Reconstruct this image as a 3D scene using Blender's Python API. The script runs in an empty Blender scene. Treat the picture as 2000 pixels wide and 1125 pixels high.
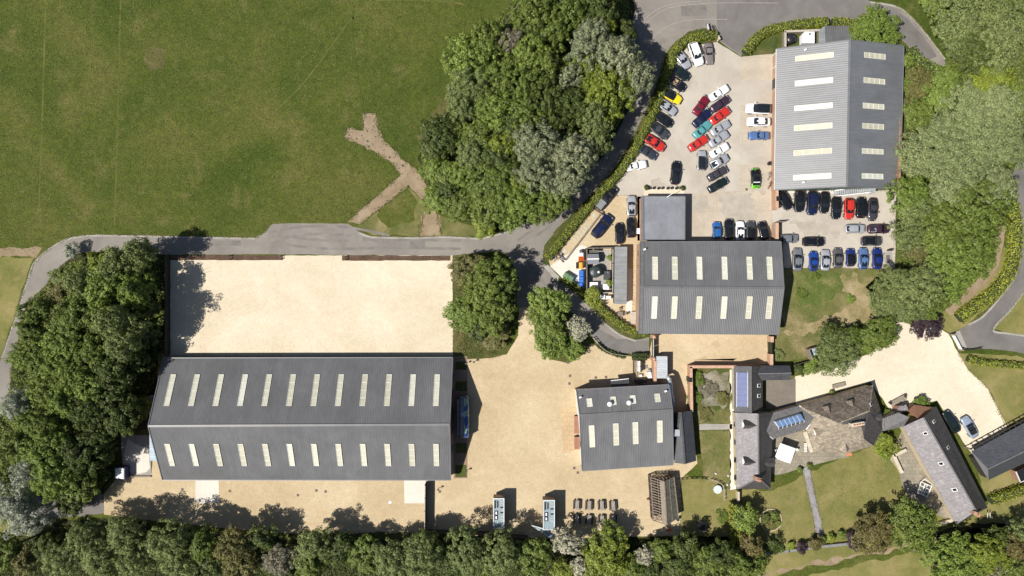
import bpy, math, random
import numpy as np
from mathutils import Vector, Matrix

random.seed(11)
RNG = np.random.default_rng(11)
D = bpy.data
SC = bpy.context.scene
COL = SC.collection
R = math.radians

# ------------------------------------------------------------------ camera, sky, sun, exposure
HC = 133.0                      # flying height of the drone in metres; 10 photo pixels = 1 m on the ground
cam_d = D.cameras.new("camera")
cam_d.sensor_width = 36.0
cam_d.sensor_fit = 'HORIZONTAL'
cam_d.lens = 18.0 / (100.0 / HC)
cam_d.clip_start = 0.5
cam_d.clip_end = 2000.0
cam = D.objects.new("camera", cam_d)
cam.location = (0, 0, HC)
COL.objects.link(cam)
SC.camera = cam

SUN_TO = Vector((-0.69, -0.29, 1.0)).normalized()        # direction towards the sun
SUN_EL = math.asin(SUN_TO.z)
SUN_AZ = math.atan2(SUN_TO.x, SUN_TO.y)                  # clockwise from +Y
world = D.worlds.new("World")
SC.world = world
world.use_nodes = True
wn = world.node_tree
sky = wn.nodes.new("ShaderNodeTexSky")
sky.sky_type = 'NISHITA'
sky.sun_disc = False
sky.sun_elevation = SUN_EL
sky.sun_rotation = SUN_AZ
wn.links.new(sky.outputs[0], wn.nodes["Background"].inputs[0])
wn.nodes["Background"].inputs[1].default_value = 0.052
sun_d = D.lights.new("sun", 'SUN')
sun_d.energy = 4.5
sun_d.angle = R(0.5)
sun_d.color = (1.0, 0.955, 0.88)
sun = D.objects.new("sun", sun_d)
sun.rotation_euler = SUN_TO.to_track_quat('Z', 'Y').to_euler()
sun.location = (-60, -30, 120)
COL.objects.link(sun)
SC.view_settings.view_transform = 'Standard'
SC.view_settings.look = 'None'
SC.view_settings.exposure = 0.45
SC.view_settings.gamma = 1.0

# ------------------------------------------------------------------ helpers
def P(px, py, z=0.0):
    """survey point: photo coordinates at height z -> metres"""
    s = 0.1 * (1.0 - z / HC)
    return Vector(((px - 1000.0) * s, (562.5 - py) * s, z))

def on_plane(px, py, a, b, c):
    o = Vector((0, 0, HC))
    d = P(px, py, 0) - o
    n = (b - a).cross(c - a)
    return o + d * ((a - o).dot(n) / d.dot(n))

WLOC = {}

def thing(name, label, cat, loc=(0, 0, 0), group=None, rz=0.0):
    o = D.objects.new(name, None)
    o.empty_display_size = 0.3
    o.location = loc
    o.rotation_euler = (0, 0, rz)
    COL.objects.link(o)
    o['label'] = label
    o['category'] = cat
    if group:
        o['group'] = group
    WLOC[o.name] = Vector(loc)
    return o

def tag(o, label, cat, group=None, kind=None):
    o['label'] = label
    o['category'] = cat
    if group:
        o['group'] = group
    if kind:
        o['kind'] = kind
    return o

class MB:
    def __init__(s):
        s.v = []; s.f = []; s.m = []
    def add(s, vs, fs, mi=0):
        n = len(s.v)
        s.v.extend([tuple(p) for p in vs])
        for f in fs:
            s.f.append(tuple(i + n for i in f)); s.m.append(mi)
        return s
    def box(s, cx, cy, z0, z1, sx, sy, rz=0.0, mi=0):
        c, sn = math.cos(rz), math.sin(rz)
        pts = []
        for z in (z0, z1):
            for dx, dy in ((-1, -1), (1, -1), (1, 1), (-1, 1)):
                x, y = dx * sx / 2, dy * sy / 2
                pts.append((cx + x * c - y * sn, cy + x * sn + y * c, z))
        return s.add(pts, [(3, 2, 1, 0), (4, 5, 6, 7), (0, 1, 5, 4), (1, 2, 6, 5), (2, 3, 7, 6), (3, 0, 4, 7)], mi)
    def prism(s, poly, z0, z1, mi=0):
        poly = ccw(poly)
        n = len(poly)
        vs = [(p[0], p[1], z0) for p in poly] + [(p[0], p[1], z1) for p in poly]
        fs = [tuple(range(n - 1, -1, -1)), tuple(range(n, 2 * n))]
        fs += [(i, (i + 1) % n, n + (i + 1) % n, n + i) for i in range(n)]
        return s.add(vs, fs, mi)
    def hexa(s, b, t, mi=0):
        """8 corner points: bottom four, top four, same order"""
        return s.add(list(b) + list(t), [(3, 2, 1, 0), (4, 5, 6, 7), (0, 1, 5, 4), (1, 2, 6, 5), (2, 3, 7, 6), (3, 0, 4, 7)], mi)
    def slab(s, poly3, th, mi=0):
        """polygon in 3D given thickness straight down"""
        n = len(poly3)
        vs = [tuple(p) for p in poly3] + [(p[0], p[1], p[2] - th) for p in poly3]
        fs = [tuple(range(n)), tuple(range(2 * n - 1, n - 1, -1))]
        fs += [(i, n + i, n + (i + 1) % n, (i + 1) % n) for i in range(n)]
        return s.add(vs, fs, mi)
    def bar(s, p, q, w, h=None, mi=0, up=(0, 0, 1)):
        p, q = Vector(p), Vector(q)
        h = h or w
        d = (q - p)
        if d.length < 1e-6:
            return s
        d.normalize()
        u = Vector(up)
        if abs(d.dot(u)) > 0.98:
            u = Vector((1, 0, 0))
        a = d.cross(u).normalized() * (w / 2)
        b = a.cross(d).normalized() * (h / 2)
        vs = [p - a - b, p + a - b, p + a + b, p - a + b, q - a - b, q + a - b, q + a + b, q - a + b]
        return s.add(vs, [(3, 2, 1, 0), (4, 5, 6, 7), (0, 1, 5, 4), (1, 2, 6, 5), (2, 3, 7, 6), (3, 0, 4, 7)], mi)
    def cyl(s, p, q, r0, r1=None, n=12, mi=0, cap=True):
        p, q = Vector(p), Vector(q)
        r1 = r0 if r1 is None else r1
        d = (q - p).normalized()
        u = Vector((0, 0, 1)) if abs(d.z) < 0.95 else Vector((1, 0, 0))
        a = d.cross(u).normalized(); b = d.cross(a).normalized()
        vs = []
        for c, r in ((p, r0), (q, r1)):
            for i in range(n):
                t = 2 * math.pi * i / n
                vs.append(c + (a * math.cos(t) + b * math.sin(t)) * r)
        fs = [(i, i + n, (i + 1) % n + n, (i + 1) % n) for i in range(n)]
        if cap:
            fs += [tuple(range(n)), tuple(range(2 * n - 1, n - 1, -1))]
        return s.add(vs, fs, mi)
    def dome(s, c, r, h, n=16, m=5, mi=0):
        c = Vector(c)
        vs = []
        for j in range(m):
            t = (math.pi / 2) * j / m
            for i in range(n):
                a = 2 * math.pi * i / n
                vs.append(c + Vector((math.cos(a) * r * math.cos(t), math.sin(a) * r * math.cos(t), h * math.sin(t))))
        vs.append(c + Vector((0, 0, h)))
        fs = []
        for j in range(m - 1):
            for i in range(n):
                fs.append((j * n + i, j * n + (i + 1) % n, (j + 1) * n + (i + 1) % n, (j + 1) * n + i))
        for i in range(n):
            fs.append(((m - 1) * n + i, (m - 1) * n + (i + 1) % n, m * n))
        return s.add(vs, fs, mi)
    def build(s, name, mats, parent=None, smooth=False, local=False):
        me = D.meshes.new(name)
        o = D.objects.new(name, me)
        off = Vector((0, 0, 0))
        if parent is not None:
            o.parent = parent
            if not local:
                off = WLOC.get(parent.name, Vector((0, 0, 0)))
            WLOC[o.name] = off
        me.from_pydata([(v[0] - off.x, v[1] - off.y, v[2] - off.z) for v in s.v], [], s.f)
        if not isinstance(mats, (list, tuple)):
            mats = [mats]
        for m in mats:
            me.materials.append(m)
        if len(mats) > 1:
            me.polygons.foreach_set("material_index", s.m)
        if smooth:
            me.polygons.foreach_set("use_smooth", [True] * len(me.polygons))
        me.update()
        COL.objects.link(o)
        return o

def ccw(poly):
    a = 0
    for i in range(len(poly)):
        x0, y0 = poly[i][0], poly[i][1]; x1, y1 = poly[(i + 1) % len(poly)][0], poly[(i + 1) % len(poly)][1]
        a += x0 * y1 - x1 * y0
    return list(poly) if a > 0 else list(poly)[::-1]

def wobble(poly, step=1.5, amp=0.18, seed=1):
    """break straight outlines into short uneven lengths"""
    rr = random.Random(seed)
    out = []
    n = len(poly)
    for i in range(n):
        a, b = Vector(poly[i][:2]), Vector(poly[(i + 1) % n][:2])
        L = (b - a).length
        k = max(1, int(L / step))
        d = (b - a).normalized() if L > 0 else Vector((1, 0))
        nrm = Vector((-d.y, d.x))
        for j in range(k):
            p = a.lerp(b, j / k)
            if j:
                p = p + nrm * rr.uniform(-amp, amp)
            out.append((p.x, p.y))
    return out

def smooth_line(pts, k=6):
    """Catmull-Rom through 2D points"""
    pts = [Vector(p[:2]) for p in pts]
    out = []
    for i in range(len(pts) - 1):
        p0 = pts[max(i - 1, 0)]; p1 = pts[i]; p2 = pts[i + 1]; p3 = pts[min(i + 2, len(pts) - 1)]
        for j in range(k):
            t = j / k
            out.append(0.5 * ((2 * p1) + (p2 - p0) * t + (2 * p0 - 5 * p1 + 4 * p2 - p3) * t * t + (3 * p1 - p0 - 3 * p2 + p3) * t ** 3))
    out.append(pts[-1])
    return out

def G(*pts):
    return [tuple(P(x, y)[:2]) for x, y in pts]

# ------------------------------------------------------------------ materials
def _nodes(name):
    m = D.materials.new(name)
    m.use_nodes = True
    nt = m.node_tree
    b = nt.nodes["Principled BSDF"]
    return m, nt, b

def _noise(nt, co, scale, detail=4, rough=0.6, dist=0.0):
    n = nt.nodes.new("ShaderNodeTexNoise")
    n.inputs["Scale"].default_value = scale
    n.inputs["Detail"].default_value = detail
    n.inputs["Roughness"].default_value = rough
    n.inputs["Distortion"].default_value = dist
    nt.links.new(co, n.inputs["Vector"])
    return n.outputs["Fac"]

def _ramp(nt, fac, stops):
    r = nt.nodes.new("ShaderNodeValToRGB")
    while len(r.color_ramp.elements) < len(stops):
        r.color_ramp.elements.new(0.5)
    for e, (p, c) in zip(r.color_ramp.elements, stops):
        e.position = p
        e.color = (c[0], c[1], c[2], 1) if not isinstance(c, (int, float)) else (c, c, c, 1)
    nt.links.new(fac, r.inputs[0])
    return r.outputs[0]

def _mix(nt, fac, a, b, mode='MIX'):
    m = nt.nodes.new("ShaderNodeMix")
    m.data_type = 'RGBA'
    m.blend_type = mode
    for s, v in ((m.inputs[0], fac), (m.inputs[6], a), (m.inputs[7], b)):
        if isinstance(v, (int, float)):
            s.default_value = v
        elif isinstance(v, (tuple, list)):
            s.default_value = (v[0], v[1], v[2], 1)
        else:
            nt.links.new(v, s)
    return m.outputs[2]

def _bump(nt, b, h, strength=0.5, dist=0.05):
    n = nt.nodes.new("ShaderNodeBump")
    n.inputs["Strength"].default_value = strength
    n.inputs["Distance"].default_value = dist
    nt.links.new(h, n.inputs["Height"])
    nt.links.new(n.outputs[0], b.inputs["Normal"])

def _obj(nt):
    return nt.nodes.new("ShaderNodeTexCoord").outputs["Object"]

def sc(c, k):
    return tuple(min(1.0, x * k) for x in c)

def plain(name, col, rough=0.7, metal=0.0, var=0.12, scale=2.0, coat=0.0, spec=0.5):
    m, nt, b = _nodes(name)
    b.inputs["Roughness"].default_value = rough
    b.inputs["Metallic"].default_value = metal
    b.inputs["Coat Weight"].default_value = coat
    b.inputs["Coat Roughness"].default_value = 0.05
    b.inputs["Specular IOR Level"].default_value = spec
    if var:
        f = _noise(nt, _obj(nt), scale, 5)
        c = _ramp(nt, f, [(0.3, sc(col, 1 - var)), (0.7, sc(col, 1 + var))])
        nt.links.new(c, b.inputs["Base Color"])
    else:
        b.inputs["Base Color"].default_value = (*col, 1)
    return m

def ground_mat(name, dark, mid, light, fine=6.0, patch=0.09, speck=None, bump=0.6, contrast=1.0, dryness=None, stretch=None):
    """three-scale ground: broad patches, clumps and grain"""
    m, nt, b = _nodes(name)
    b.inputs["Roughness"].default_value = 0.95
    b.inputs["Specular IOR Level"].default_value = 0.15
    co = _obj(nt)
    if stretch:
        mp = nt.nodes.new("ShaderNodeMapping")
        mp.inputs["Scale"].default_value = stretch
        nt.links.new(co, mp.inputs[0]); co = mp.outputs[0]
    f1 = _noise(nt, co, patch, 5, 0.62, 0.6)
    f2 = _noise(nt, co, 0.9, 6, 0.7)
    f3 = _noise(nt, co, fine, 3, 0.75)
    c = _ramp(nt, f1, [(0.32, dark), (0.5, mid), (0.68, light)])
    c2 = _ramp(nt, f2, [(0.25, 1 - 0.45 * contrast), (0.75, 1 + 0.0)])
    c = _mix(nt, 0.8, c, c2, 'MULTIPLY')
    c3 = _ramp(nt, f3, [(0.28, 1 - 0.5 * contrast), (0.7, 1.0)])
    c = _mix(nt, 0.85, c, c3, 'MULTIPLY')
    if dryness:
        f4 = _noise(nt, co, dryness[1], 6, 0.68, 0.4)
        k = _ramp(nt, f4, [(dryness[2], 0.0), (dryness[3], 1.0)])
        c = _mix(nt, k, c, _mix(nt, 1.0, dryness[0], c3, 'MULTIPLY'))
    if speck:
        f5 = _noise(nt, co, speck[1], 2, 0.5)
        k = _ramp(nt, f5, [(speck[2], 0.0), (speck[2] + 0.05, 1.0)])
        c = _mix(nt, k, c, speck[0])
    nt.links.new(c, b.inputs["Base Color"])
    _bump(nt, b, f3, bump, 0.08)
    return m

MAT = {}
MAT['field'] = ground_mat("field grass", (0.078, 0.120, 0.018), (0.124, 0.157, 0.027), (0.19, 0.194, 0.048), fine=3.2, patch=0.05,
                          dryness=((0.225, 0.20, 0.07), 0.20, 0.54, 0.82), contrast=1.4)
MAT['lawn'] = ground_mat("dry lawn", (0.175, 0.185, 0.05), (0.26, 0.24, 0.082), (0.345, 0.29, 0.125), fine=5.0, patch=0.12, contrast=0.75,
                         dryness=((0.30, 0.235, 0.115), 0.35, 0.55, 0.75))
MAT['rough'] = ground_mat("rough grass", (0.11, 0.145, 0.036), (0.21, 0.20, 0.072), (0.38, 0.30, 0.16), fine=5.0, patch=0.16, contrast=0.9)
MAT['verge'] = ground_mat("verge grass", (0.06, 0.085, 0.02), (0.10, 0.115, 0.03), (0.20, 0.165, 0.07), fine=5.0, patch=0.25, contrast=0.9)
MAT['bed'] = ground_mat("green bed", (0.07, 0.10, 0.025), (0.11, 0.135, 0.035), (0.19, 0.17, 0.07), fine=4.0, patch=0.3, contrast=1.0)
MAT['soil'] = ground_mat("woodland soil", (0.035, 0.04, 0.015), (0.06, 0.06, 0.025), (0.11, 0.09, 0.045), fine=4.0, patch=0.2)
MAT['bare'] = ground_mat("bare earth", (0.27, 0.20, 0.125), (0.34, 0.255, 0.165), (0.40, 0.31, 0.21), fine=5.0, patch=0.3, contrast=0.6)
MAT['bareclod'] = ground_mat("cloddy bare earth", (0.28, 0.215, 0.14), (0.35, 0.27, 0.18), (0.40, 0.31, 0.21), fine=5.0, patch=0.3, contrast=0.6,
                             speck=((0.045, 0.045, 0.02), 1.9, 0.62))
MAT['tarmac'] = ground_mat("tarmac", (0.205, 0.186, 0.166), (0.25, 0.226, 0.202), (0.30, 0.270, 0.238), fine=9.0, patch=0.12, contrast=0.28, bump=0.2)
MAT['tarmac2'] = ground_mat("tarmac dark", (0.145, 0.135, 0.128), (0.18, 0.168, 0.158), (0.215, 0.20, 0.188), fine=9.0, patch=0.15, contrast=0.28, bump=0.2)
MAT['gravel'] = ground_mat("sandy gravel", (0.53, 0.41, 0.25), (0.59, 0.468, 0.298), (0.67, 0.55, 0.37), fine=2.6, patch=0.08, contrast=0.52, bump=0.5)
MAT['gravelpale'] = ground_mat("pale gravel", (0.655, 0.555, 0.40), (0.71, 0.612, 0.455), (0.765, 0.675, 0.52), fine=2.6, patch=0.09, contrast=0.44, bump=0.5)
MAT['gravelcream'] = ground_mat("cream gravel", (0.68, 0.595, 0.455), (0.73, 0.645, 0.50), (0.77, 0.69, 0.55), fine=2.8, patch=0.1, contrast=0.40, bump=0.5)
MAT['carpark'] = ground_mat("worn car park surface", (0.43, 0.38, 0.32), (0.49, 0.44, 0.375), (0.55, 0.50, 0.43), fine=6.0, patch=0.11, contrast=0.3, bump=0.3)
MAT['mulch'] = ground_mat("brown mulch", (0.10, 0.062, 0.042), (0.15, 0.095, 0.065), (0.21, 0.14, 0.10), fine=5.0, patch=0.5, contrast=0.9)
MAT['whitebed'] = ground_mat("pale weedy bed", (0.13, 0.14, 0.06), (0.33, 0.30, 0.22), (0.46, 0.41, 0.33), fine=4.0, patch=0.25, contrast=0.9)
MAT['slate_path'] = ground_mat("slate chippings", (0.22, 0.205, 0.215), (0.29, 0.27, 0.28), (0.37, 0.35, 0.36), fine=7.0, patch=0.3, contrast=0.4)

def slab_mat(name, c1, c2, mortar, w=2.0, h=2.0, msize=0.03, stain=0.35):
    m, nt, b = _nodes(name)
    b.inputs["Roughness"].default_value = 0.9
    b.inputs["Specular IOR Level"].default_value = 0.2
    co = _obj(nt)
    t = nt.nodes.new("ShaderNodeTexBrick")
    t.offset = 0.5
    t.inputs["Color1"].default_value = (*c1, 1)
    t.inputs["Color2"].default_value = (*c2, 1)
    t.inputs["Mortar"].default_value = (*mortar, 1)
    t.inputs["Scale"].default_value = 1.0
    t.inputs["Mortar Size"].default_value = msize
    t.inputs["Brick Width"].default_value = w
    t.inputs["Row Height"].default_value = h
    nt.links.new(co, t.inputs["Vector"])
    f = _noise(nt, co, 0.35, 6, 0.7)
    g = _noise(nt, co, 5.0, 3, 0.7)
    c = _mix(nt, 0.9, t.outputs["Color"], _ramp(nt, f, [(0.3, 1 - stain), (0.65, 1.0)]), 'MULTIPLY')
    c = _mix(nt, 0.9, c, _ramp(nt, g, [(0.3, 0.8), (0.65, 1.0)]), 'MULTIPLY')
    nt.links.new(c, b.inputs["Base Color"])
    return m

MAT['slabs'] = slab_mat("concrete slabs", (0.53, 0.455, 0.36), (0.505, 0.435, 0.345), (0.45, 0.385, 0.30), 5.0, 5.0, 0.05, 0.22)
MAT['concrete'] = slab_mat("pale concrete", (0.74, 0.68, 0.60), (0.72, 0.66, 0.58), (0.62, 0.56, 0.49), 4.0, 4.0, 0.02, 0.15)
MAT['concrete2'] = slab_mat("grey concrete", (0.40, 0.375, 0.34), (0.38, 0.355, 0.32), (0.3, 0.28, 0.25), 3.0, 3.0, 0.03, 0.25)
MAT['patio'] = slab_mat("weathered stone paving", (0.40, 0.35, 0.27), (0.33, 0.295, 0.23), (0.24, 0.215, 0.16), 0.9, 0.7, 0.03, 0.5)
MAT['court'] = slab_mat("grey brown setts", (0.235, 0.205, 0.17), (0.215, 0.185, 0.155), (0.18, 0.155, 0.13), 0.4, 0.25, 0.02, 0.25)
MAT['paver'] = slab_mat("brown pavers", (0.36, 0.25, 0.18), (0.33, 0.23, 0.17), (0.24, 0.17, 0.12), 0.45, 0.3, 0.02, 0.3)

def brick_mat(name, c1, c2, mortar, sc_=4.0):
    m, nt, b = _nodes(name)
    b.inputs["Roughness"].default_value = 0.9
    co = _obj(nt)
    t = nt.nodes.new("ShaderNodeTexBrick")
    t.inputs["Color1"].default_value = (*c1, 1)
    t.inputs["Color2"].default_value = (*c2, 1)
    t.inputs["Mortar"].default_value = (*mortar, 1)
    t.inputs["Scale"].default_value = sc_
    t.inputs["Mortar Size"].default_value = 0.03
    mp = nt.nodes.new("ShaderNodeMapping")
    mp.inputs["Rotation"].default_value = (R(90), 0, 0)
    nt.links.new(co, mp.inputs[0])
    nt.links.new(mp.outputs[0], t.inputs["Vector"])
    f = _noise(nt, co, 1.2, 5, 0.7)
    c = _mix(nt, 0.8, t.outputs["Color"], _ramp(nt, f, [(0.3, 0.7), (0.7, 1.0)]), 'MULTIPLY')
    nt.links.new(c, b.inputs["Base Color"])
    return m

MAT['brick'] = brick_mat("orange brick", (0.43, 0.23, 0.135), (0.48, 0.28, 0.175), (0.45, 0.35, 0.26))
MAT['brickred'] = brick_mat("red brown brick", (0.27, 0.11, 0.07), (0.34, 0.16, 0.10), (0.34, 0.26, 0.2))
MAT['coping'] = plain("brick coping", (0.50, 0.31, 0.21), 0.9, var=0.25, scale=3)
MAT['stonewall'] = brick_mat("cream rubble stone", (0.46, 0.37, 0.24), (0.54, 0.44, 0.30), (0.5, 0.43, 0.31), 1.6)

def sheet_mat(name, col, rough=0.5, spec=0.5, stain=0.25, along=(0.25, 1.6, 1.0)):
    """painted steel cladding: single sheets differ a little, rain streaks, chalky bloom, dirt spots"""
    m, nt, b = _nodes(name)
    b.inputs["Roughness"].default_value = rough
    b.inputs["Specular IOR Level"].default_value = spec
    co = _obj(nt)
    def mapped(s_):
        mp = nt.nodes.new("ShaderNodeMapping")
        mp.inputs["Scale"].default_value = s_
        nt.links.new(co, mp.inputs[0])
        return mp.outputs[0]
    f = _noise(nt, mapped(along), 0.9, 6, 0.7)
    g = _noise(nt, co, 0.14, 6, 0.65, 0.5)
    c = _ramp(nt, f, [(0.3, sc(col, 1 - stain)), (0.7, sc(col, 1 + stain))])
    vr = nt.nodes.new("ShaderNodeTexVoronoi"); vr.feature = 'F1'
    vr.inputs["Scale"].default_value = 1.0
    k = 0.95 if along[0] > along[1] else 0.16
    nt.links.new(mapped((k, 1.11 - k, 0.0)), vr.inputs["Vector"])
    c = _mix(nt, 0.2, c, _ramp(nt, vr.outputs["Color"], [(0.2, 0.80), (0.8, 1.14)]), 'MULTIPLY')
    c = _mix(nt, 0.9, c, _ramp(nt, g, [(0.32, 0.80), (0.55, 1.0), (0.72, 1.16)]), 'MULTIPLY')
    sp = _noise(nt, co, 1.6, 5, 0.75)
    c = _mix(nt, _ramp(nt, sp, [(0.66, 0.0), (0.78, 0.45)]), c, sc(col, 1.7))
    sd = _noise(nt, mapped((along[0] * 1.5, along[1] * .5, 1)), 2.4, 4, 0.7)
    c = _mix(nt, _ramp(nt, sd, [(0.62, 0.0), (0.75, 0.55)]), c, sc(col, 0.5))
    nt.links.new(c, b.inputs["Base Color"])
    return m

MAT['roof'] = sheet_mat("slate grey steel roof", (0.132, 0.132, 0.136), 0.48, 0.6, 0.10, (1.6, 0.25, 1))
MAT['roofx'] = sheet_mat("slate grey steel roof, north block", (0.145, 0.147, 0.153), 0.56, 1.0, 0.14, (0.25, 1.6, 1))
_b = MAT['roofx'].node_tree.nodes["Principled BSDF"]
_b.inputs["Coat Weight"].default_value = 0.8; _b.inputs["Coat Roughness"].default_value = 0.52; _b.inputs["Coat IOR"].default_value = 2.1
MAT['roofflat'] = sheet_mat("grey felt roof", (0.215, 0.225, 0.25), 0.8, 0.3, 0.12, (0.6, 0.6, 1))
MAT['roofshed'] = sheet_mat("grey shed roof", (0.24, 0.25, 0.255), 0.55, 0.5, 0.2, (0.3, 1.2, 1))
MAT['trim'] = plain("grey flashing", (0.15, 0.155, 0.17), 0.45)
m_, nt_, b_ = _nodes("cream translucent sheet")
b_.inputs["Roughness"].default_value = 0.5
_c = _ramp(nt_, nt_.nodes.new("ShaderNodeObjectInfo").outputs["Random"], [(0.0, (0.50, 0.475, 0.36)), (0.6, (0.60, 0.585, 0.47)), (1.0, (0.66, 0.655, 0.57))])
_c = _mix(nt_, 0.8, _c, _ramp(nt_, _noise(nt_, _obj(nt_), 1.1, 5, .7), [(0.3, 0.80), (0.6, 1.0)]), 'MULTIPLY')
nt_.links.new(_c, b_.inputs["Base Color"])
MAT['skylight'] = m_
MAT['skybar'] = plain("skylight joint", (0.72, 0.71, 0.62), 0.5)
MAT['greenclad'] = plain("green cladding", (0.105, 0.15, 0.10), 0.5, var=0.1)
MAT['timberdark'] = plain("dark stained timber", (0.035, 0.028, 0.023), 0.8, var=0.3)
MAT['timber'] = plain("weathered timber", (0.22, 0.18, 0.14), 0.85, var=0.3, scale=4)
MAT['timberpale'] = plain("silvered timber", (0.42, 0.37, 0.31), 0.85, var=0.25, scale=4)
MAT['oak'] = plain("oak", (0.36, 0.26, 0.17), 0.8, var=0.25, scale=4)
MAT['steel'] = plain("galvanised steel", (0.55, 0.57, 0.59), 0.4, 0.5, var=0.1)
MAT['white'] = plain("white paint", (0.80, 0.80, 0.79), 0.5, var=0.05)
MAT['offwhite'] = plain("off white", (0.66, 0.66, 0.64), 0.6, var=0.1)
MAT['black'] = plain("black", (0.012, 0.012, 0.014), 0.5, var=0.0)
MAT['blackpl'] = plain("black plastic", (0.02, 0.02, 0.023), 0.35, var=0.1)
MAT['dkgrey'] = plain("dark grey", (0.05, 0.052, 0.056), 0.6, var=0.15)
MAT['grey'] = plain("mid grey", (0.2, 0.205, 0.21), 0.6, var=0.12)
MAT['lead'] = plain("lead", (0.135, 0.13, 0.13), 0.6, var=0.2, scale=1.5)
MAT['iron'] = plain("black iron", (0.02, 0.019, 0.018), 0.6, var=0.1)
MAT['rust'] = plain("rusty iron", (0.20, 0.10, 0.06), 0.85, var=0.4, scale=5)
MAT['manhole'] = plain("cast cover", (0.13, 0.105, 0.085), 0.8, var=0.25, scale=6)
MAT['pot'] = plain("dark pot", (0.07, 0.06, 0.055), 0.8)
MAT['terracotta'] = plain("terracotta", (0.5, 0.2, 0.1), 0.85)
MAT['orange'] = plain("orange plastic", (0.66, 0.15, 0.02), 0.5)
MAT['amber'] = plain("amber plastic", (0.72, 0.36, 0.03), 0.5)
MAT['yellow'] = plain("yellow plastic", (0.75, 0.58, 0.05), 0.5)
MAT['binblue'] = plain("blue plastic", (0.02, 0.13, 0.50), 0.45)
MAT['bingreen'] = plain("green plastic", (0.10, 0.19, 0.09), 0.5)
MAT['tank'] = plain("dark green tank", (0.035, 0.045, 0.045), 0.4)
MAT['glass'] = plain("dark glass", (0.014, 0.017, 0.022), 0.06, var=0.0, spec=0.7)
MAT['glassblue'] = plain("glass with painted sky blue", (0.12, 0.20, 0.36), 0.12, var=0.2, scale=1.5, spec=0.7)  # blue base colour painted in for the reflected sky
MAT['panel'] = plain("solar panel", (0.155, 0.175, 0.30), 0.16, var=0.08, spec=0.6)
MAT['glaze_dirty'] = plain("dirty glass", (0.13, 0.13, 0.10), 0.35, var=0.4, scale=1.2)
MAT['chrome'] = plain("chrome", (0.75, 0.75, 0.77), 0.12, 1.0, var=0.0)
MAT['tyre'] = plain("tyre rubber", (0.018, 0.018, 0.018), 0.85, var=0.0)
MAT['rim'] = plain("alloy", (0.45, 0.45, 0.47), 0.3, 0.8, var=0.0)
MAT['lamp'] = plain("headlamp", (0.34, 0.35, 0.37), 0.1, var=0.0)
MAT['taillamp'] = plain("tail lamp", (0.22, 0.012, 0.012), 0.2, var=0.0)
MAT['tan'] = plain("tan leather", (0.45, 0.31, 0.17), 0.7, var=0.1)
MAT['canvas'] = plain("white canvas", (0.90, 0.90, 0.90), 0.85, var=0.02)
MAT['bark'] = plain("bark", (0.085, 0.065, 0.048), 0.95, var=0.35, scale=3)
MAT['stonechip'] = plain("dressed stone", (0.52, 0.46, 0.35), 0.9, var=0.2)

def slate_mat(name, col, w=0.35, h=0.25, lichen=(0.3, 0.3, 0.28), lich=0.62, var=0.35, rough=0.6, rot=0.0, patch=0.5):
    m, nt, b = _nodes(name)
    b.inputs["Roughness"].default_value = rough
    b.inputs["Specular IOR Level"].default_value = 0.4
    co = _obj(nt)
    mp = nt.nodes.new("ShaderNodeMapping")
    mp.inputs["Rotation"].default_value = (0, 0, rot)
    nt.links.new(co, mp.inputs[0])
    t = nt.nodes.new("ShaderNodeTexBrick")
    t.inputs["Color1"].default_value = (*sc(col, 1 + var), 1)
    t.inputs["Color2"].default_value = (*sc(col, 1 - var), 1)
    t.inputs["Mortar"].default_value = (*sc(col, 0.45), 1)
    t.inputs["Scale"].default_value = 1.0
    t.inputs["Mortar Size"].default_value = 0.02
    t.inputs["Brick Width"].default_value = w
    t.inputs["Row Height"].default_value = h
    nt.links.new(mp.outputs[0], t.inputs["Vector"])
    f = _noise(nt, co, patch, 6, 0.72, 0.5)
    g = _noise(nt, co, 2.2, 5, 0.7)
    c = _mix(nt, 0.9, t.outputs["Color"], _ramp(nt, f, [(0.3, 0.72), (0.65, 1.0)]), 'MULTIPLY')
    c = _mix(nt, _ramp(nt, g, [(lich, 0.0), (lich + 0.1, 0.8)]), c, lichen)
    nt.links.new(c, b.inputs["Base Color"])
    _bump(nt, b, t.outputs["Fac"], 0.4, -0.02)
    return m

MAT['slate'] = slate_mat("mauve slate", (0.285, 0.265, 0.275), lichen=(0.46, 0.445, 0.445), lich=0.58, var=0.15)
MAT['slatedk_shade'] = slate_mat("dark slate with roof shade", (0.085, 0.078, 0.075), lichen=(0.14, 0.13, 0.12), lich=0.68, var=0.22)  # darker slate copy; puts the shade of east slopes into the colour
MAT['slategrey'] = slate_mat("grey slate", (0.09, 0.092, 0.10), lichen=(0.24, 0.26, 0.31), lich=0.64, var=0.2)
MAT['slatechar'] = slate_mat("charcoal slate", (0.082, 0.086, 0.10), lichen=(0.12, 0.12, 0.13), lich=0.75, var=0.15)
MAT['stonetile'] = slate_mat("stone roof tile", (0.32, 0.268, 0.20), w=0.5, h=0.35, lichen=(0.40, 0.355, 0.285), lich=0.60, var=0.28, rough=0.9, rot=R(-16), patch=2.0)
MAT['stonetile_shade'] = slate_mat("stone roof tile with shade", (0.155, 0.125, 0.10), w=0.5, h=0.35, lichen=(0.38, 0.34, 0.28), lich=0.62, var=0.35, rough=0.9, rot=R(-16), patch=2.0)  # darker copy of the stone tile, shade of north and east slopes painted in

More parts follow.
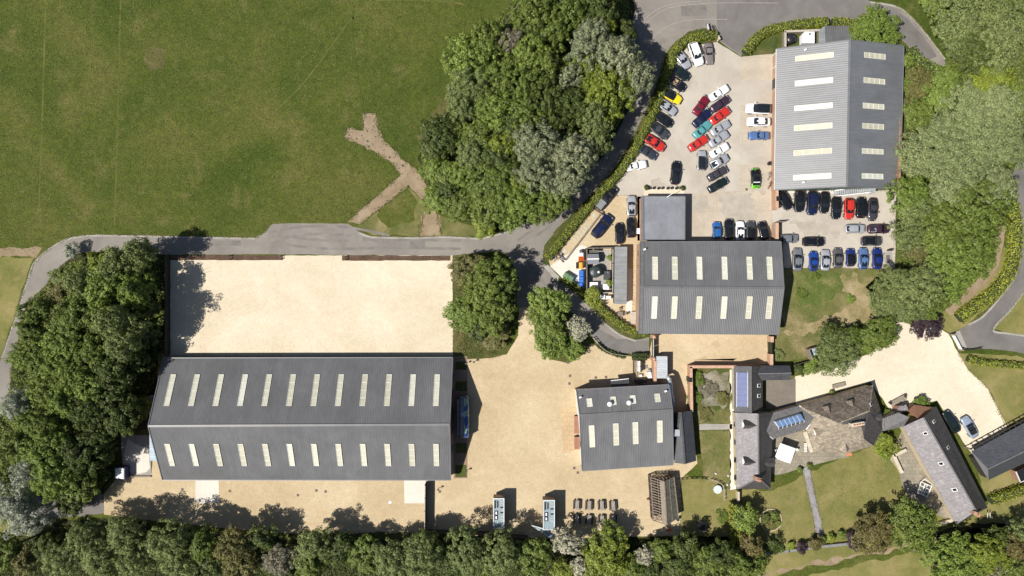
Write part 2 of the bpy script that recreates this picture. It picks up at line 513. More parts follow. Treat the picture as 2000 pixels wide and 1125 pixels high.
def leaf_mat(name, dark, light, trans=0.27, odd=None):
    m = D.materials.new(name)
    m.use_nodes = True
    nt = m.node_tree
    nt.nodes.remove(nt.nodes["Principled BSDF"])
    out = nt.nodes["Material Output"]
    geo = nt.nodes.new("ShaderNodeNewGeometry")
    oi = nt.nodes.new("ShaderNodeObjectInfo")
    co = _obj(nt)
    f = _noise(nt, co, 0.55, 3, 0.6)
    c = _ramp(nt, geo.outputs["Random Per Island"], [(0.0, dark), (1.0, light)])
    if odd:
        k = _ramp(nt, geo.outputs["Random Per Island"], [(odd[1], 0.0), (odd[1] + 0.02, 1.0)])
        c = _mix(nt, k, c, odd[0])
    c = _mix(nt, 0.7, c, _ramp(nt, f, [(0.3, 0.72), (0.7, 1.15)]), 'MULTIPLY')
    c = _mix(nt, 0.6, c, _ramp(nt, oi.outputs["Random"], [(0.0, (0.78, 0.80, 0.72)), (1.0, (1.15, 1.1, 1.05))]), 'MULTIPLY')
    d = nt.nodes.new("ShaderNodeBsdfDiffuse"); nt.links.new(c, d.inputs[0])
    t = nt.nodes.new("ShaderNodeBsdfTranslucent"); nt.links.new(c, t.inputs[0])
    g = nt.nodes.new("ShaderNodeBsdfGlossy"); g.inputs["Roughness"].default_value = 0.5
    g.inputs[0].default_value = (0.5, 0.5, 0.5, 1)
    mx = nt.nodes.new("ShaderNodeMixShader"); mx.inputs[0].default_value = trans
    nt.links.new(d.outputs[0], mx.inputs[1]); nt.links.new(t.outputs[0], mx.inputs[2])
    m2 = nt.nodes.new("ShaderNodeMixShader"); m2.inputs[0].default_value = 0.04
    nt.links.new(mx.outputs[0], m2.inputs[1]); nt.links.new(g.outputs[0], m2.inputs[2])
    nt.links.new(m2.outputs[0], out.inputs[0])
    return m

LEAF = {
    'dk': leaf_mat("dark leaves", (0.035, 0.052, 0.011), (0.144, 0.189, 0.041)),
    'md': leaf_mat("green leaves", (0.062, 0.092, 0.015), (0.250, 0.320, 0.063)),
    'lt': leaf_mat("fresh green leaves", (0.081, 0.121, 0.019), (0.305, 0.403, 0.081)),
    'yl': leaf_mat("yellow green leaves", (0.099, 0.130, 0.014), (0.354, 0.421, 0.061)),
    'sv': leaf_mat("silver grey leaves", (0.112, 0.133, 0.065), (0.476, 0.518, 0.317)),
    'ps': leaf_mat("pale silver leaves", (0.167, 0.192, 0.136), (0.671, 0.708, 0.573)),
    'gg': leaf_mat("grey green leaves", (0.081, 0.112, 0.031), (0.336, 0.397, 0.144)),
    'wh': leaf_mat("white blossom", (0.40, 0.38, 0.28), (0.86, 0.81, 0.72), odd=((0.14, 0.18, 0.05), 0.70)),
    'pu': leaf_mat("purple leaves", (0.019, 0.011, 0.015), (0.083, 0.051, 0.066), trans=0.1),
    'ol': leaf_mat("olive leaves", (0.077, 0.079, 0.022), (0.287, 0.268, 0.091)),
    'gy': leaf_mat("bare grey twigs", (0.105, 0.096, 0.065), (0.403, 0.366, 0.262)),
    'bd': leaf_mat("bronze leaves", (0.074, 0.063, 0.020), (0.281, 0.238, 0.083)),
    'hg': leaf_mat("hedge leaves", (0.130, 0.158, 0.015), (0.439, 0.488, 0.067)),
    'hy': leaf_mat("golden hedge leaves", (0.180, 0.208, 0.019), (0.573, 0.622, 0.073)),
    'sg': leaf_mat("pale feathery leaves", (0.115, 0.155, 0.052), (0.40, 0.455, 0.215)),
    'gr': leaf_mat("grass blades", (0.051, 0.069, 0.012), (0.213, 0.229, 0.068), trans=0.15),
    'st': leaf_mat("straw", (0.20, 0.17, 0.075), (0.36, 0.30, 0.16), trans=0.1),
    'lit': leaf_mat("fallen brown leaves", (0.30, 0.15, 0.07), (0.48, 0.27, 0.13), trans=0.0),
}

# ------------------------------------------------------------------ ground sheets
MAT['strawy'] = ground_mat('bleached grass', (0.24, 0.20, 0.085), (0.36, 0.29, 0.15), (0.46, 0.37, 0.22), fine=4.5, patch=.3, contrast=.8)
MAT['strawy2'] = ground_mat('green bank grass', (0.09, 0.135, 0.03), (0.14, 0.175, 0.045), (0.25, 0.23, 0.09), fine=4.5, patch=.3, contrast=.9)
LV = [0]
def nxt():
    LV[0] += 1
    return .02 * (LV[0] % 40)

def sheet(name, poly, level, mat, wob=0.15, seed=1, step=1.2):
    poly = ccw(wobble(poly, step, wob, seed)) if wob else ccw(poly)
    z = 0.004 * level
    o = MB().add([(x, y, z) for x, y in poly], [tuple(range(len(poly)))]).build(name, mat)
    o['kind'] = 'structure'
    return o

def ribbon(name, pts, w, level, mat, k=6):
    """pts in photo pixels, width in metres"""
    c = smooth_line([P(*p)[:2] for p in pts], k)
    L = []; Rr = []
    for i, p in enumerate(c):
        d = (c[min(i + 1, len(c) - 1)] - c[max(i - 1, 0)]).normalized()
        n = Vector((-d.y, d.x))
        j = random.uniform(0.85, 1.15)
        L.append(p + n * w / 2 * j); Rr.append(p - n * w / 2 * j)
    z = 0.004 * level
    mb = MB()
    vs = [(p.x, p.y, z) for p in L] + [(p.x, p.y, z) for p in Rr]
    n = len(L)
    mb.add(vs, [(i, n + i, n + i + 1, i + 1) for i in range(n - 1)])
    o = mb.build(name, mat)
    o['kind'] = 'structure'
    return o

sheet("ground", [(-320, -260), (320, -260), (320, 260), (-320, 260)], 0, MAT['field'], 0)

road = G((-60, 870), (0, 815), (20, 757), (22, 720), (53, 590), (88, 560), (107, 530), (128, 511), (149, 496), (181, 492), (330, 497), (556, 497),
         (668, 498), (880, 499), (905, 497), (968, 492), (985, 492), (1000, 510), (1010, 540), (1010, 604), (1040, 600), (1060, 580), (1100, 600), (1130, 620),
         (1150, 650), (1175, 679), (1200, 692), (1268, 690), (1268, 656), (1240, 664), (1210, 653), (1180, 630), (1160, 608), (1140, 588), (1110, 562),
         (1092, 550), (1066, 520), (1060, 500), (1063, 480), (1085, 450), (1120, 415), (1160, 375), (1195, 335), (1225, 290), (1255, 230),
         (1280, 170), (1290, 140), (1300, 105), (1320, 80), (1345, 62), (1375, 55), (1400, 60), (1405, 80), (1447, 110), (1452, 100), (1470, 75),
         (1495, 55), (1540, 40), (1615, 38), (1660, 40), (1720, 42), (1750, 60), (1757, 75), (1770, 85), (1790, 110), (1815, 124), (1850, 130), (1842, 112),
         (1830, 95), (1805, 62), (1775, 30), (1750, 12), (1720, 5), (1680, 0), (1600, -40), (1240, -40), (1240, 20), (1235, 50), (1232, 90), (1240, 130),
         (1245, 170), (1235, 210), (1215, 250), (1190, 290), (1150, 340), (1110, 385), (1075, 410), (1035, 430), (1000, 447), (966, 458),
         (930, 464), (870, 461), (800, 463), (725, 461), (700, 452), (680, 437), (650, 437), (590, 436), (530, 438), (518, 453), (500, 464),
         (300, 460), (187, 458), (139, 463), (107, 477), (69, 509), (53, 547), (27, 627), (0, 706), (-60, 800))
sheet("road", road, 3, MAT['tarmac'], 0.1, 3)
sheet("road", G((1400, -40), (1680, -40), (1700, 8), (1740, 14), (1772, 36), (1803, 70), (1830, 110), (1810, 118), (1780, 96), (1752, 62), (1715, 46), (1610, 40), (1530, 42), (1490, 58), (1456, 100), (1447, 108), (1404, 78), (1400, 40)), 4, MAT['tarmac2'], 0.06, 4)
sheet("road", G((1130, 622), (1165, 640), (1205, 662), (1266, 666), (1266, 688), (1202, 690), (1176, 677), (1152, 650)), 4, MAT['tarmac2'], 0.1, 5)
sheet("road", G((1874, 644), (1892, 633), (1918, 618), (1950, 583), (1978, 545), (1990, 506), (1981, 436), (1969, 378), (1975, 350), (1985, 320), (1992, 280),
               (2045, 190), (2080, -60), (2150, -300), (2200, -300), (2120, -40), (2085, 220), (2040, 430), (2000, 570), (1972, 606), (1938, 644), (1965, 652), (2060, 664), (2300, 690), (2300, 730), (2060, 700), (1960, 684), (1908, 680), (1889, 681)), 3, MAT['tarmac2'], 0.06, 6)
sheet("road", G((-60, 970), (60, 968), (125, 975), (203, 965), (203, 1002), (120, 1012), (-60, 1016)), 3, MAT['tarmac2'], 0.08, 7)
# pale worn edges along the lanes
for k, pts in enumerate([[(2, 703), (28, 627), (54, 547), (70, 510), (108, 478), (140, 465), (188, 460), (300, 462), (498, 466)],
                         [(1700, 4), (1750, 13), (1776, 31), (1806, 64), (1832, 98), (1846, 116)],
                         [(1892, 634), (1919, 619), (1951, 584), (1979, 546), (1990, 506), (1981, 436), (1970, 380)],
                         [(1096, 552), (1142, 591), (1182, 632), (1212, 655), (1242, 666)],
                         [(1457, 98), (1472, 76), (1497, 56), (1541, 42)],
                         [(700, 454), (726, 463), (800, 465), (870, 463), (930, 466), (966, 460), (1001, 449), (1036, 432)],
                         [(2000, 571), (1973, 606), (1940, 644), (1965, 651), (2010, 657)]]):
    ribbon("verge", pts, 0.34, 5, MAT['concrete2'])
# faint tyre sweeps on the tarmac
MAT['tread'] = plain("tyre polished tarmac", (0.275, 0.25, 0.225), 0.85, var=0.2)
for pts in ([(1238, 78), (1262, 35), (1305, 10), (1370, 2)], [(1243, 80), (1268, 40), (1312, 14), (1400, 6), (1520, 6)], [(1262, 96), (1290, 60), (1340, 40), (1420, 38)]):
    ribbon("road_marking", pts, 0.13, 5, MAT['tread'])

# soil under the woods, verges, lawns
sheet("ground_cover", G((905, 100), (960, 60), (1020, -30), (1240, -30), (1236, 60), (1244, 160), (1225, 230), (1180, 300), (1120, 375), (1060, 420), (1000, 446), (950, 452), (880, 420), (835, 400), (836, 350), (815, 310), (830, 250), (880, 225), (900, 180)), 1, MAT['soil'], 0.5, 8)
sheet("ground_cover", G((181, 492), (330, 497), (330, 692), (296, 840), (232, 850), (203, 965), (120, 975), (-60, 968), (-60, 860), (20, 757), (22, 720), (53, 590), (88, 560), (128, 511)), 1, MAT['soil'], 0.4, 9)
sheet("ground_cover", G((-60, 1030), (200, 1012), (520, 1050), (840, 1052), (1080, 1048), (1330, 1046), (1420, 1048), (1480, 1080), (1470, 1180), (-60, 1180)), 1, MAT['soil'], 0.4, 10)
sheet("ground_cover", G((1765, 90), (1850, 128), (1850, 60), (1780, -30), (2060, -30), (2060, 225), (1990, 280), (1965, 378), (1955, 400), (1940, 520), (1860, 600), (1830, 620), (1745, 620), (1690, 560), (1745, 520), (1745, 370), (1762, 358)), 1, MAT['bed'], 0.5, 11)
sheet("ground_cover", G((1830, 1040), (1900, 1020), (2060, 1030), (2060, 1180), (1820, 1180)), 2, MAT['soil'], 0.4, 12)
sheet("ground_cover", G((884, 500), (985, 492), (1008, 520), (1008, 610), (995, 680), (975, 697), (890, 700), (886, 690)), 2, MAT['verge'], 0.2, 13)
sheet("ground_cover", G((1040, 590), (1100, 600), (1130, 622), (1155, 655), (1150, 680), (1100, 708), (1062, 690), (1046, 650)), 4, MAT['verge'], 0.2, 14)

sheet("lawn", G((1330, 930), (1420, 940), (1437, 958), (1510, 958), (1640, 895), (1720, 865), (1760, 880), (1800, 960), (1870, 1010), (1930, 985), (1900, 890), (1970, 838), (2060, 800), (2060, 1180), (1460, 1180), (1470, 1070), (1400, 1050), (1328, 1046)), 1, MAT['lawn'], 0.3, 15)
sheet("lawn", G((1870, 690), (1900, 690), (2060, 700), (2060, 850), (1966, 840), (1950, 800), (1930, 760), (1893, 725)), 1, MAT['lawn'], 0.3, 16)
sheet("lawn", G((1940, 642), (1975, 606), (2003, 572), (2060, 565), (2060, 662), (1965, 650)), 1, MAT['lawn'], 0.15, 17)
sheet("lawn", G((1835, 600), (1860, 605), (1930, 545), (1956, 470), (1968, 500), (1962, 540), (1930, 600), (1880, 640), (1855, 650), (1828, 640)), 2, MAT['lawn'], 0.3, 18)
sheet("lawn", G((-60, 502), (66, 503), (50, 547), (27, 624), (0, 702), (-60, 780)), 1, MAT['lawn'], 0.3, 19)
sheet("lawn", G((-60, 1017), (60, 1014), (120, 1030), (60, 1050), (-60, 1060)), 2, MAT['lawn'], 0.3, 20)
sheet("lawn", G((1518, 520), (1750, 520), (1750, 640), (1650, 662), (1560, 702), (1508, 712), (1510, 640), (1532, 640)), 1, MAT['rough'], 0.4, 21)
sheet("lawn", G((1640, 540), (1675, 535), (1700, 590), (1720, 622), (1640, 640), (1545, 655), (1530, 648), (1600, 625), (1660, 600)), 2, MAT['strawy'], 0.6, 22, .7)
sheet('lawn', G((1556, 530), (1640, 535), (1632, 575), (1596, 600), (1560, 590)), 2, MAT['strawy2'], .7, 91, .7)
sheet("lawn", G((700, 440), (800, 366), (826, 392), (860, 420), (950, 452), (930, 462), (725, 459)), 1, MAT['rough'], 0.3, 23)
sheet("lawn", G((735, 420), (797, 370), (815, 395), (810, 430), (760, 445)), 2, MAT['field'], 0.5, 24)
sheet("verge", G((1060, 505), (1064, 482), (1088, 450), (1124, 415), (1164, 372), (1200, 330), (1232, 280), (1262, 215), (1284, 170), (1300, 120), (1305, 100), (1320, 82), (1345, 64), (1378, 55), (1400, 62), (1397, 84), (1345, 92), (1318, 118), (1300, 170), (1268, 240), (1225, 325), (1180, 382), (1100, 478), (1072, 515)), 4, MAT['verge'], 0.15, 25)
sheet("verge", G((1450, 112), (1462, 92), (1478, 74), (1500, 57), (1545, 44), (1720, 44), (1752, 64), (1766, 90), (1530, 100), (1512, 104)), 5, MAT['bed'], 0.15, 26)
sheet("verge", G((1094, 541), (1140, 570), (1210, 626), (1268, 645), (1268, 658), (1240, 664), (1208, 652), (1160, 606), (1110, 560)), 4, MAT['verge'], 0.15, 27)
sheet("verge", G((-60, 480), (82, 484), (70, 504), (-60, 503)), 2, MAT['bare'], 0.5, 28)
sheet("path", G((1660, 1085), (1760, 1065), (1850, 1045), (2060, 1000), (2060, 1015), (1900, 1052), (1760, 1078), (1500, 1125), (1440, 1125)), 2, MAT['bare'], 0.6, 29)
sheet("verge", G((1440, 1140), (1600, 1105), (1760, 1072), (1825, 1052), (1825, 1064), (1760, 1084), (1600, 1120), (1520, 1140)), 3, MAT['field'], 0.5, 30)
ribbon("path", [(1955, 440), (1948, 480), (1935, 525), (1905, 560), (1875, 585), (1850, 610)], 2.0, 3, MAT['bare'])

# worn lines in the field
MAT['wornline'] = ground_mat("worn grass", (0.115, 0.142, 0.03), (0.155, 0.165, 0.042), (0.20, 0.19, 0.06), fine=5, patch=0.3)
MAT['darkline'] = ground_mat("lush grass", (0.065, 0.098, 0.016), (0.085, 0.118, 0.02), (0.11, 0.135, 0.026), fine=5, patch=0.3)
for pts, m in (([(90, -20), (84, 180), (79, 330), (75, 430)], 'wornline'), ([(236, -20), (231, 180), (227, 330), (224, 440)], 'wornline'),
               ([(540, 215), (590, 165), (640, 100), (675, 50), (700, 25), (735, -10)], 'wornline'), ([(735, 0), (850, 2), (905, 8)], 'wornline'),
               ([(690, 20), (690, 70), (697, 130), (705, 180), (714, 222)], 'darkline'), ([(950, 60), (930, 85), (900, 130)], 'wornline')):
    ribbon("path", pts, 0.3, 1, MAT[m])
# broad paler and darker areas of the pasture
MAT['scuffed'] = ground_mat("straw patch", (0.105, 0.115, 0.033), (0.16, 0.145, 0.052), (0.21, 0.175, 0.08), fine=5, patch=0.3)
sheet("ground_cover", G((285, 95), (300, 88), (318, 96), (326, 120), (318, 138), (290, 134), (280, 116)), 1, MAT['scuffed'], 0.6, 31, 0.6)
sheet("ground_cover", G((820, 250), (850, 215), (878, 175), (890, 190), (868, 225), (835, 262), (822, 290), (812, 300)), 2, MAT['scuffed'], 0.5, 32, 0.8)

# Y of bare earth
ypoly = G((708, 221), (734, 221), (738, 251), (748, 271), (779, 302), (782, 311), (799, 319), (822, 342), (836, 368), (828, 392), (815, 380), (799, 362),
          (703, 438), (677, 433), (782, 342), (765, 319), (731, 297), (671, 268), (681, 248), (710, 255))
sheet("path", ypoly, 3, MAT['bareclod'], 0.22, 33, 0.7)
sheet("path", G((790, 318), (800, 322), (822, 345), (836, 369), (826, 388), (812, 372), (800, 352)), 4, MAT['bare'], 0.2, 34, 0.7)
sheet("path", G((782, 345), (800, 360), (703, 437), (680, 432)), 4, MAT['bare'], 0.2, 35, 0.7)
sheet("path", G((828, 414), (853, 416), (862, 458), (818, 461), (824, 440)), 3, MAT['bare'], 0.5, 36, 0.7)

# yards
yard = G((884, 700), (912, 702), (960, 699), (990, 692), (1012, 655), (1014, 602), (1040, 598), (1045, 660), (1060, 690), (1080, 703), (1110, 710), (1140, 692), (1155, 670),
         (1175, 681), (1200, 693), (1232, 696), (1268, 692), (1276, 652), (1502, 652), (1502, 712), (1348, 712), (1345, 800), (1362, 905), (1330, 935), (1330, 1046),
         (1080, 1052), (830, 1042), (560, 1042), (420, 1030), (203, 1005), (203, 965), (232, 928), (296, 928), (310, 690), (884, 690))
sheet("gravel_yard", yard, 5, MAT['gravel'], 0.06, 40)
sheet("gravel_yard", G((333, 499), (884, 499), (885, 694), (333, 694)), 6, MAT['gravelpale'], 0.05, 41)
MAT['grav_light'] = ground_mat("bleached gravel", (0.60, 0.47, 0.30), (0.64, 0.50, 0.33), (0.67, 0.54, 0.36), fine=3.2, patch=0.2, contrast=0.3)
MAT['paver2'] = slab_mat("sandy block paving", (0.58, 0.42, 0.25), (0.53, 0.39, 0.235), (0.45, 0.33, 0.2), 0.9, 0.9, 0.05, 0.15)
sheet("path", G((1095, 800), (1130, 795), (1134, 880), (1098, 885)), 6, MAT['paver2'], 0.3, 42)
sheet("car_park", G((1400, 82), (1447, 111), (1512, 105), (1512, 372), (1750, 372), (1748, 524), (1530, 524), (1530, 470), (1245, 470), (1245, 382), (1190, 380), (1182, 378), (1215, 332),
                    (1240, 295), (1268, 240), (1296, 175), (1310, 125), (1345, 90)), 6, MAT['carpark'], 0.06, 43)
sheet("car_park", G((1447, 112), (1506, 106), (1506, 400), (1516, 470), (1340, 470), (1340, 380), (1443, 372)), 7, MAT['slabs'], 0.03, 44)
sheet("car_park", G((1445, 155), (1506, 157), (1506, 202), (1445, 205)), 8, MAT['carpark'], 0.05, 45)
sheet("car_park", G((1443, 280), (1506, 276), (1506, 322), (1443, 322)), 8, MAT['carpark'], 0.05, 46)
sheet("gravel_yard", G((1190, 380), (1252, 384), (1252, 655), (1228, 645), (1205, 625), (1160, 590), (1075, 522), (1072, 508), (1100, 478), (1150, 420), (1178, 384)), 6, MAT['gravel'], 0.06, 47)
sheet("pavement", G((1075, 519), (1136, 478), (1146, 482), (1143, 572), (1098, 543)), 7, MAT['concrete'], 0.03, 48)
sheet("pavement", G((1062, 521), (1070, 517), (1092, 540), (1088, 551)), 7, MAT['concrete2'], 0.02, 49)
sheet("pavement", G((1221, 525), (1234, 525), (1234, 610), (1222, 610)), 7, MAT['concrete'], 0.02, 50)
sheet("driveway", G((1545, 795), (1553, 735), (1600, 722), (1660, 706), (1700, 690), (1738, 650), (1756, 628), (1800, 640), (1830, 638), (1852, 652), (1872, 690), (1893, 725), (1930, 760), (1950, 800), (1968, 838),
                    (1900, 888), (1880, 862), (1830, 782), (1745, 812), (1700, 745), (1640, 762)), 5, MAT['gravelcream'], 0.15, 51)
sheet("pavement", G((1496, 740), (1554, 740), (1554, 797), (1496, 800)), 6, MAT['court'], 0.0)
sheet("pavement", G((1858, 652), (1874, 645), (1889, 680), (1872, 682)), 6, MAT['concrete2'], 0.0)
sheet("patio", G((1508, 925), (1508, 850), (1530, 835), (1575, 830), (1660, 880), (1655, 893), (1590, 908), (1516, 928)), 6, MAT['patio'], 0.1, 52)
sheet("patio", G((1735, 895), (1765, 835), (1776, 845), (1862, 1000), (1852, 1015), (1785, 985), (1768, 962), (1752, 915)), 6, MAT['patio'], 0.1, 53)
sheet("path", G((1566, 912), (1581, 912), (1590, 960), (1600, 1000), (1612, 1062), (1596, 1062), (1588, 1010), (1576, 955)), 6, MAT['slate_path'], 0.05, 54)
sheet("path", G((1425, 722), (1436, 722), (1438, 955), (1426, 957)), 7, MAT['concrete'], 0.08, 55)
sheet("path", G((1366, 828), (1430, 828), (1430, 838), (1366, 840)), 7, MAT['concrete2'], 0.05, 56)
sheet("garden_bed", G((1366, 842), (1426, 842), (1427, 954), (1400, 947), (1373, 928)), 7, MAT['rough'], .2, 90, .7)
sheet("garden_bed", G((1346, 718), (1428, 718), (1428, 956), (1400, 948), (1372, 930), (1366, 840), (1350, 800)), 6, MAT['bed'], 0.1, 57)
sheet("garden_bed", G((1362, 728), (1424, 726), (1424, 775), (1412, 800), (1396, 792), (1374, 795), (1364, 780)), 7, MAT['whitebed'], 0.5, 58, 0.8)
sheet("garden_bed", G((1362, 800), (1426, 800), (1428, 826), (1366, 826)), 8, MAT['rough'], 0.3, 59, 0.8)
sheet("pavement", G((382, 930), (427, 930), (428, 982), (382, 983)), 6, MAT['concrete'], 0.0)
sheet("pavement", G((789, 930), (831, 930), (831, 983), (790, 983)), 6, MAT['concrete'], 0.0)
sheet("pavement", G((236, 850), (292, 850), (296, 928), (240, 928)), 6, MAT['concrete2'], 0.0)
sheet("pavement", G((250, 858), (291, 880), (293, 914), (286, 922), (258, 926), (240, 905)), 7, MAT['concrete'], 0.2, 60)
sheet("pavement", G((886, 696), (913, 696), (913, 934), (886, 934)), 7, MAT['paver'], 0.0)
for k, (a, b_) in enumerate(((706, 722), (745, 763.5), (865, 884.5), (908, 932))):
    sheet("lawn", G((890, a), (911.5, a), (911.5, b_), (889, b_)), 8, MAT['bed'], 0.05, 61 + k)
sheet("garden_bed", G((333, 498.5), (553, 498.5), (553, 508), (333, 508)), 8, MAT['mulch'], 0.06, 66)
sheet("garden_bed", G((668, 499), (880, 499), (880, 509), (668, 509)), 8, MAT['mulch'], 0.06, 67)
sheet("garden_bed", G((1257, 366), (1336, 366), (1336, 381), (1257, 381)), 8, MAT['gravelcream'], 0.03, 68)
sheet("pavement", G((1516, 368), (1700, 368), (1700, 379), (1525, 377)), 7, MAT['concrete'], 0.05, 69)
sheet("pavement", G((1725, 492), (1742, 490), (1744, 516), (1728, 518)), 7, MAT['concrete2'], 0.05, 70)
sheet("verge", G((560, 1042), (830, 1040), (830, 1056), (560, 1056)), 7, MAT['verge'], 0.3, 71, 0.7)
sheet("garden_bed", G((1498, 655), (1512, 700), (1500, 712)), 7, MAT['bed'], 0.1, 72)

MAT['track'] = ground_mat("wheel worn gravel", (0.52, 0.40, 0.262), (0.585, 0.46, 0.312), (0.65, 0.525, 0.37), fine=3.2, patch=0.35, contrast=0.34)
MAT['track2'] = ground_mat("damp gravel", (0.47, 0.35, 0.22), (0.52, 0.395, 0.255), (0.56, 0.43, 0.29), fine=3.2, patch=0.5, contrast=0.35)
MAT['patch'] = ground_mat("tarmac repair", (0.17, 0.156, 0.142), (0.205, 0.188, 0.172), (0.24, 0.22, 0.20), fine=9, patch=0.6, contrast=0.3)
MAT['track3'] = ground_mat('wheel worn tarmac', (0.185, 0.168, 0.152), (0.225, 0.204, 0.184), (0.275, 0.248, 0.22), fine=9, patch=0.35, contrast=0.3)
MAT['oil'] = ground_mat("stained concrete", (0.40, 0.352, 0.29), (0.45, 0.40, 0.333), (0.50, 0.447, 0.375), fine=6, patch=0.6, contrast=0.35)
for pts in ([(560, 470), (640, 478), (760, 476), (900, 478)], [(525, 462), (600, 450), (680, 452), (760, 468)], [(1060, 560), (1010, 500), (960, 478)], [(1240, 60), (1252, 150), (1222, 240), (1160, 345), (1090, 420), (1010, 478)]):
    for d_ in (-8, 8):
        ribbon("path", [(x, y + d_) if abs(pts[0][0] - pts[-1][0]) > 150 else (x + d_, y) for x, y in pts], 0.5, 4.05 + nxt(), MAT['track3'])
sheet("path", G((1352, 700), (1440, 700), (1430, 710), (1360, 708)), 6, MAT['track2'], .5, 80, .6)
sheet("path", G((1390, 668), (1402, 664), (1408, 676), (1396, 682)), 6, MAT['track2'], .5, 81, .5)
sheet("path", G((1470, 690), (1496, 686), (1498, 710), (1474, 706)), 6, MAT['track2'], .6, 82, .5)
for q, lv in (([(1400, 380), (1470, 378), (1480, 440), (1420, 460)], 8), ([(1350, 385), (1380, 380), (1385, 410), (1352, 415)], 8), ([(1540, 425), (1620, 432), (1640, 460), (1560, 455)], 7), ([(1280, 350), (1330, 365), (1260, 372)], 7), ([(1330, 150), (1350, 140), (1360, 170), (1338, 180)], 7), ([(1460, 330), (1500, 335), (1495, 380), (1465, 372)], 8)):
    sheet("path", G(*q), lv, MAT['oil'], .7, int(q[0][0]), .6)
for q in ([(800, 470), (830, 470), (830, 486), (800, 486)], [(1100, 395), (1118, 380), (1126, 388), (1108, 404)], [(1035, 520), (1052, 516), (1058, 545), (1040, 550)], [(1330, 12), (1380, 10), (1380, 30), (1330, 32)], [(420, 470), (470, 470), (470, 480), (420, 480)]):
    sheet("path", G(*q), 5.1 + nxt(), MAT['patch'], .04, 7)

# ------------------------------------------------------------------ steel barns
def corrug(mb, e0, e1, r0, r1, pitch=0.33, depth=0.028, mi=0, lift=0.0):
    """ribbed sheet between an eave line and a ridge line"""
    e0, e1, r0, r1 = Vector(e0), Vector(e1), Vector(r0), Vector(r1)
    n = max(2, int(round((e1 - e0).length / pitch)))
    N = (e1 - e0).cross(r0 - e0).normalized()
    if N.z < 0:
        N = -N
    us = []
    for i in range(n):
        us += [((i + 0.0) / n, 0), ((i + 0.50) / n, 0), ((i + 0.62) / n, 1), ((i + 0.88) / n, 1)]
    us.append((1.0, 0))
    vs = []
    for u, h in us:
        o = N * (lift + depth * h)
        vs.append(e0.lerp(e1, u) + o); vs.append(r0.lerp(r1, u) + o)
    fs = [(2 * i, 2 * i + 2, 2 * i + 3, 2 * i + 1) for i in range(len(us) - 1)]
    mb.add(vs, fs, mi)
    return N

def skylight(root, px, py, plane, along, wid, length, bars=3):
    """translucent sheet lying in a roof slope; along = up-slope direction"""
    a, b, c = plane
    p = on_plane(px, py, a, b, c)
    N = (b - a).cross(c - a).normalized()
    if N.z < 0:
        N = -N
    up = along.normalized()
    sd = up.cross(N).normalized()
    e0 = p - up * length / 2 - sd * wid / 2
    e1 = p - up * length / 2 + sd * wid / 2
    mb = MB()
    corrug(mb, e0, e1, e0 + up * length, e1 + up * length, wid / 3.0, 0.012, 0, 0.075)
    for k in range(bars + 2):
        t = k / (bars + 1)
        q = p + up * (t - 0.5) * length + N * 0.112
        mb.bar(q - sd * wid * 0.5, q + sd * wid * 0.5, 0.11, 0.03, 1, N)
    for s in (-1, 1):
        q0 = p - up * length / 2 + sd * s * wid / 2 + N * 0.10
        mb.bar(q0, q0 + up * length, 0.05, 0.05, 1, N)
    return mb.build('skylight', [MAT['skylight'], MAT['skybar']], root)

def mast(root, px, py, plane, h=0.7):
    p = on_plane(px, py, *plane)
    mb = MB().cyl(p + Vector((0, 0, -0.05)), p + Vector((0, 0, h)), 0.05, n=8, mi=0)
    mb.box(p.x - 0.2, p.y - 0.12, p.z + h * 0.5, p.z + h * 0.5 + 0.25, 0.45, 0.3, 0.4, 1)
    mb.bar(p + Vector((-0.5, -0.3, 0.06)), p + Vector((0, 0, h * 0.7)), 0.05, mi=0)
    return mb.build('aerial', [MAT['grey'], MAT['white']], root)

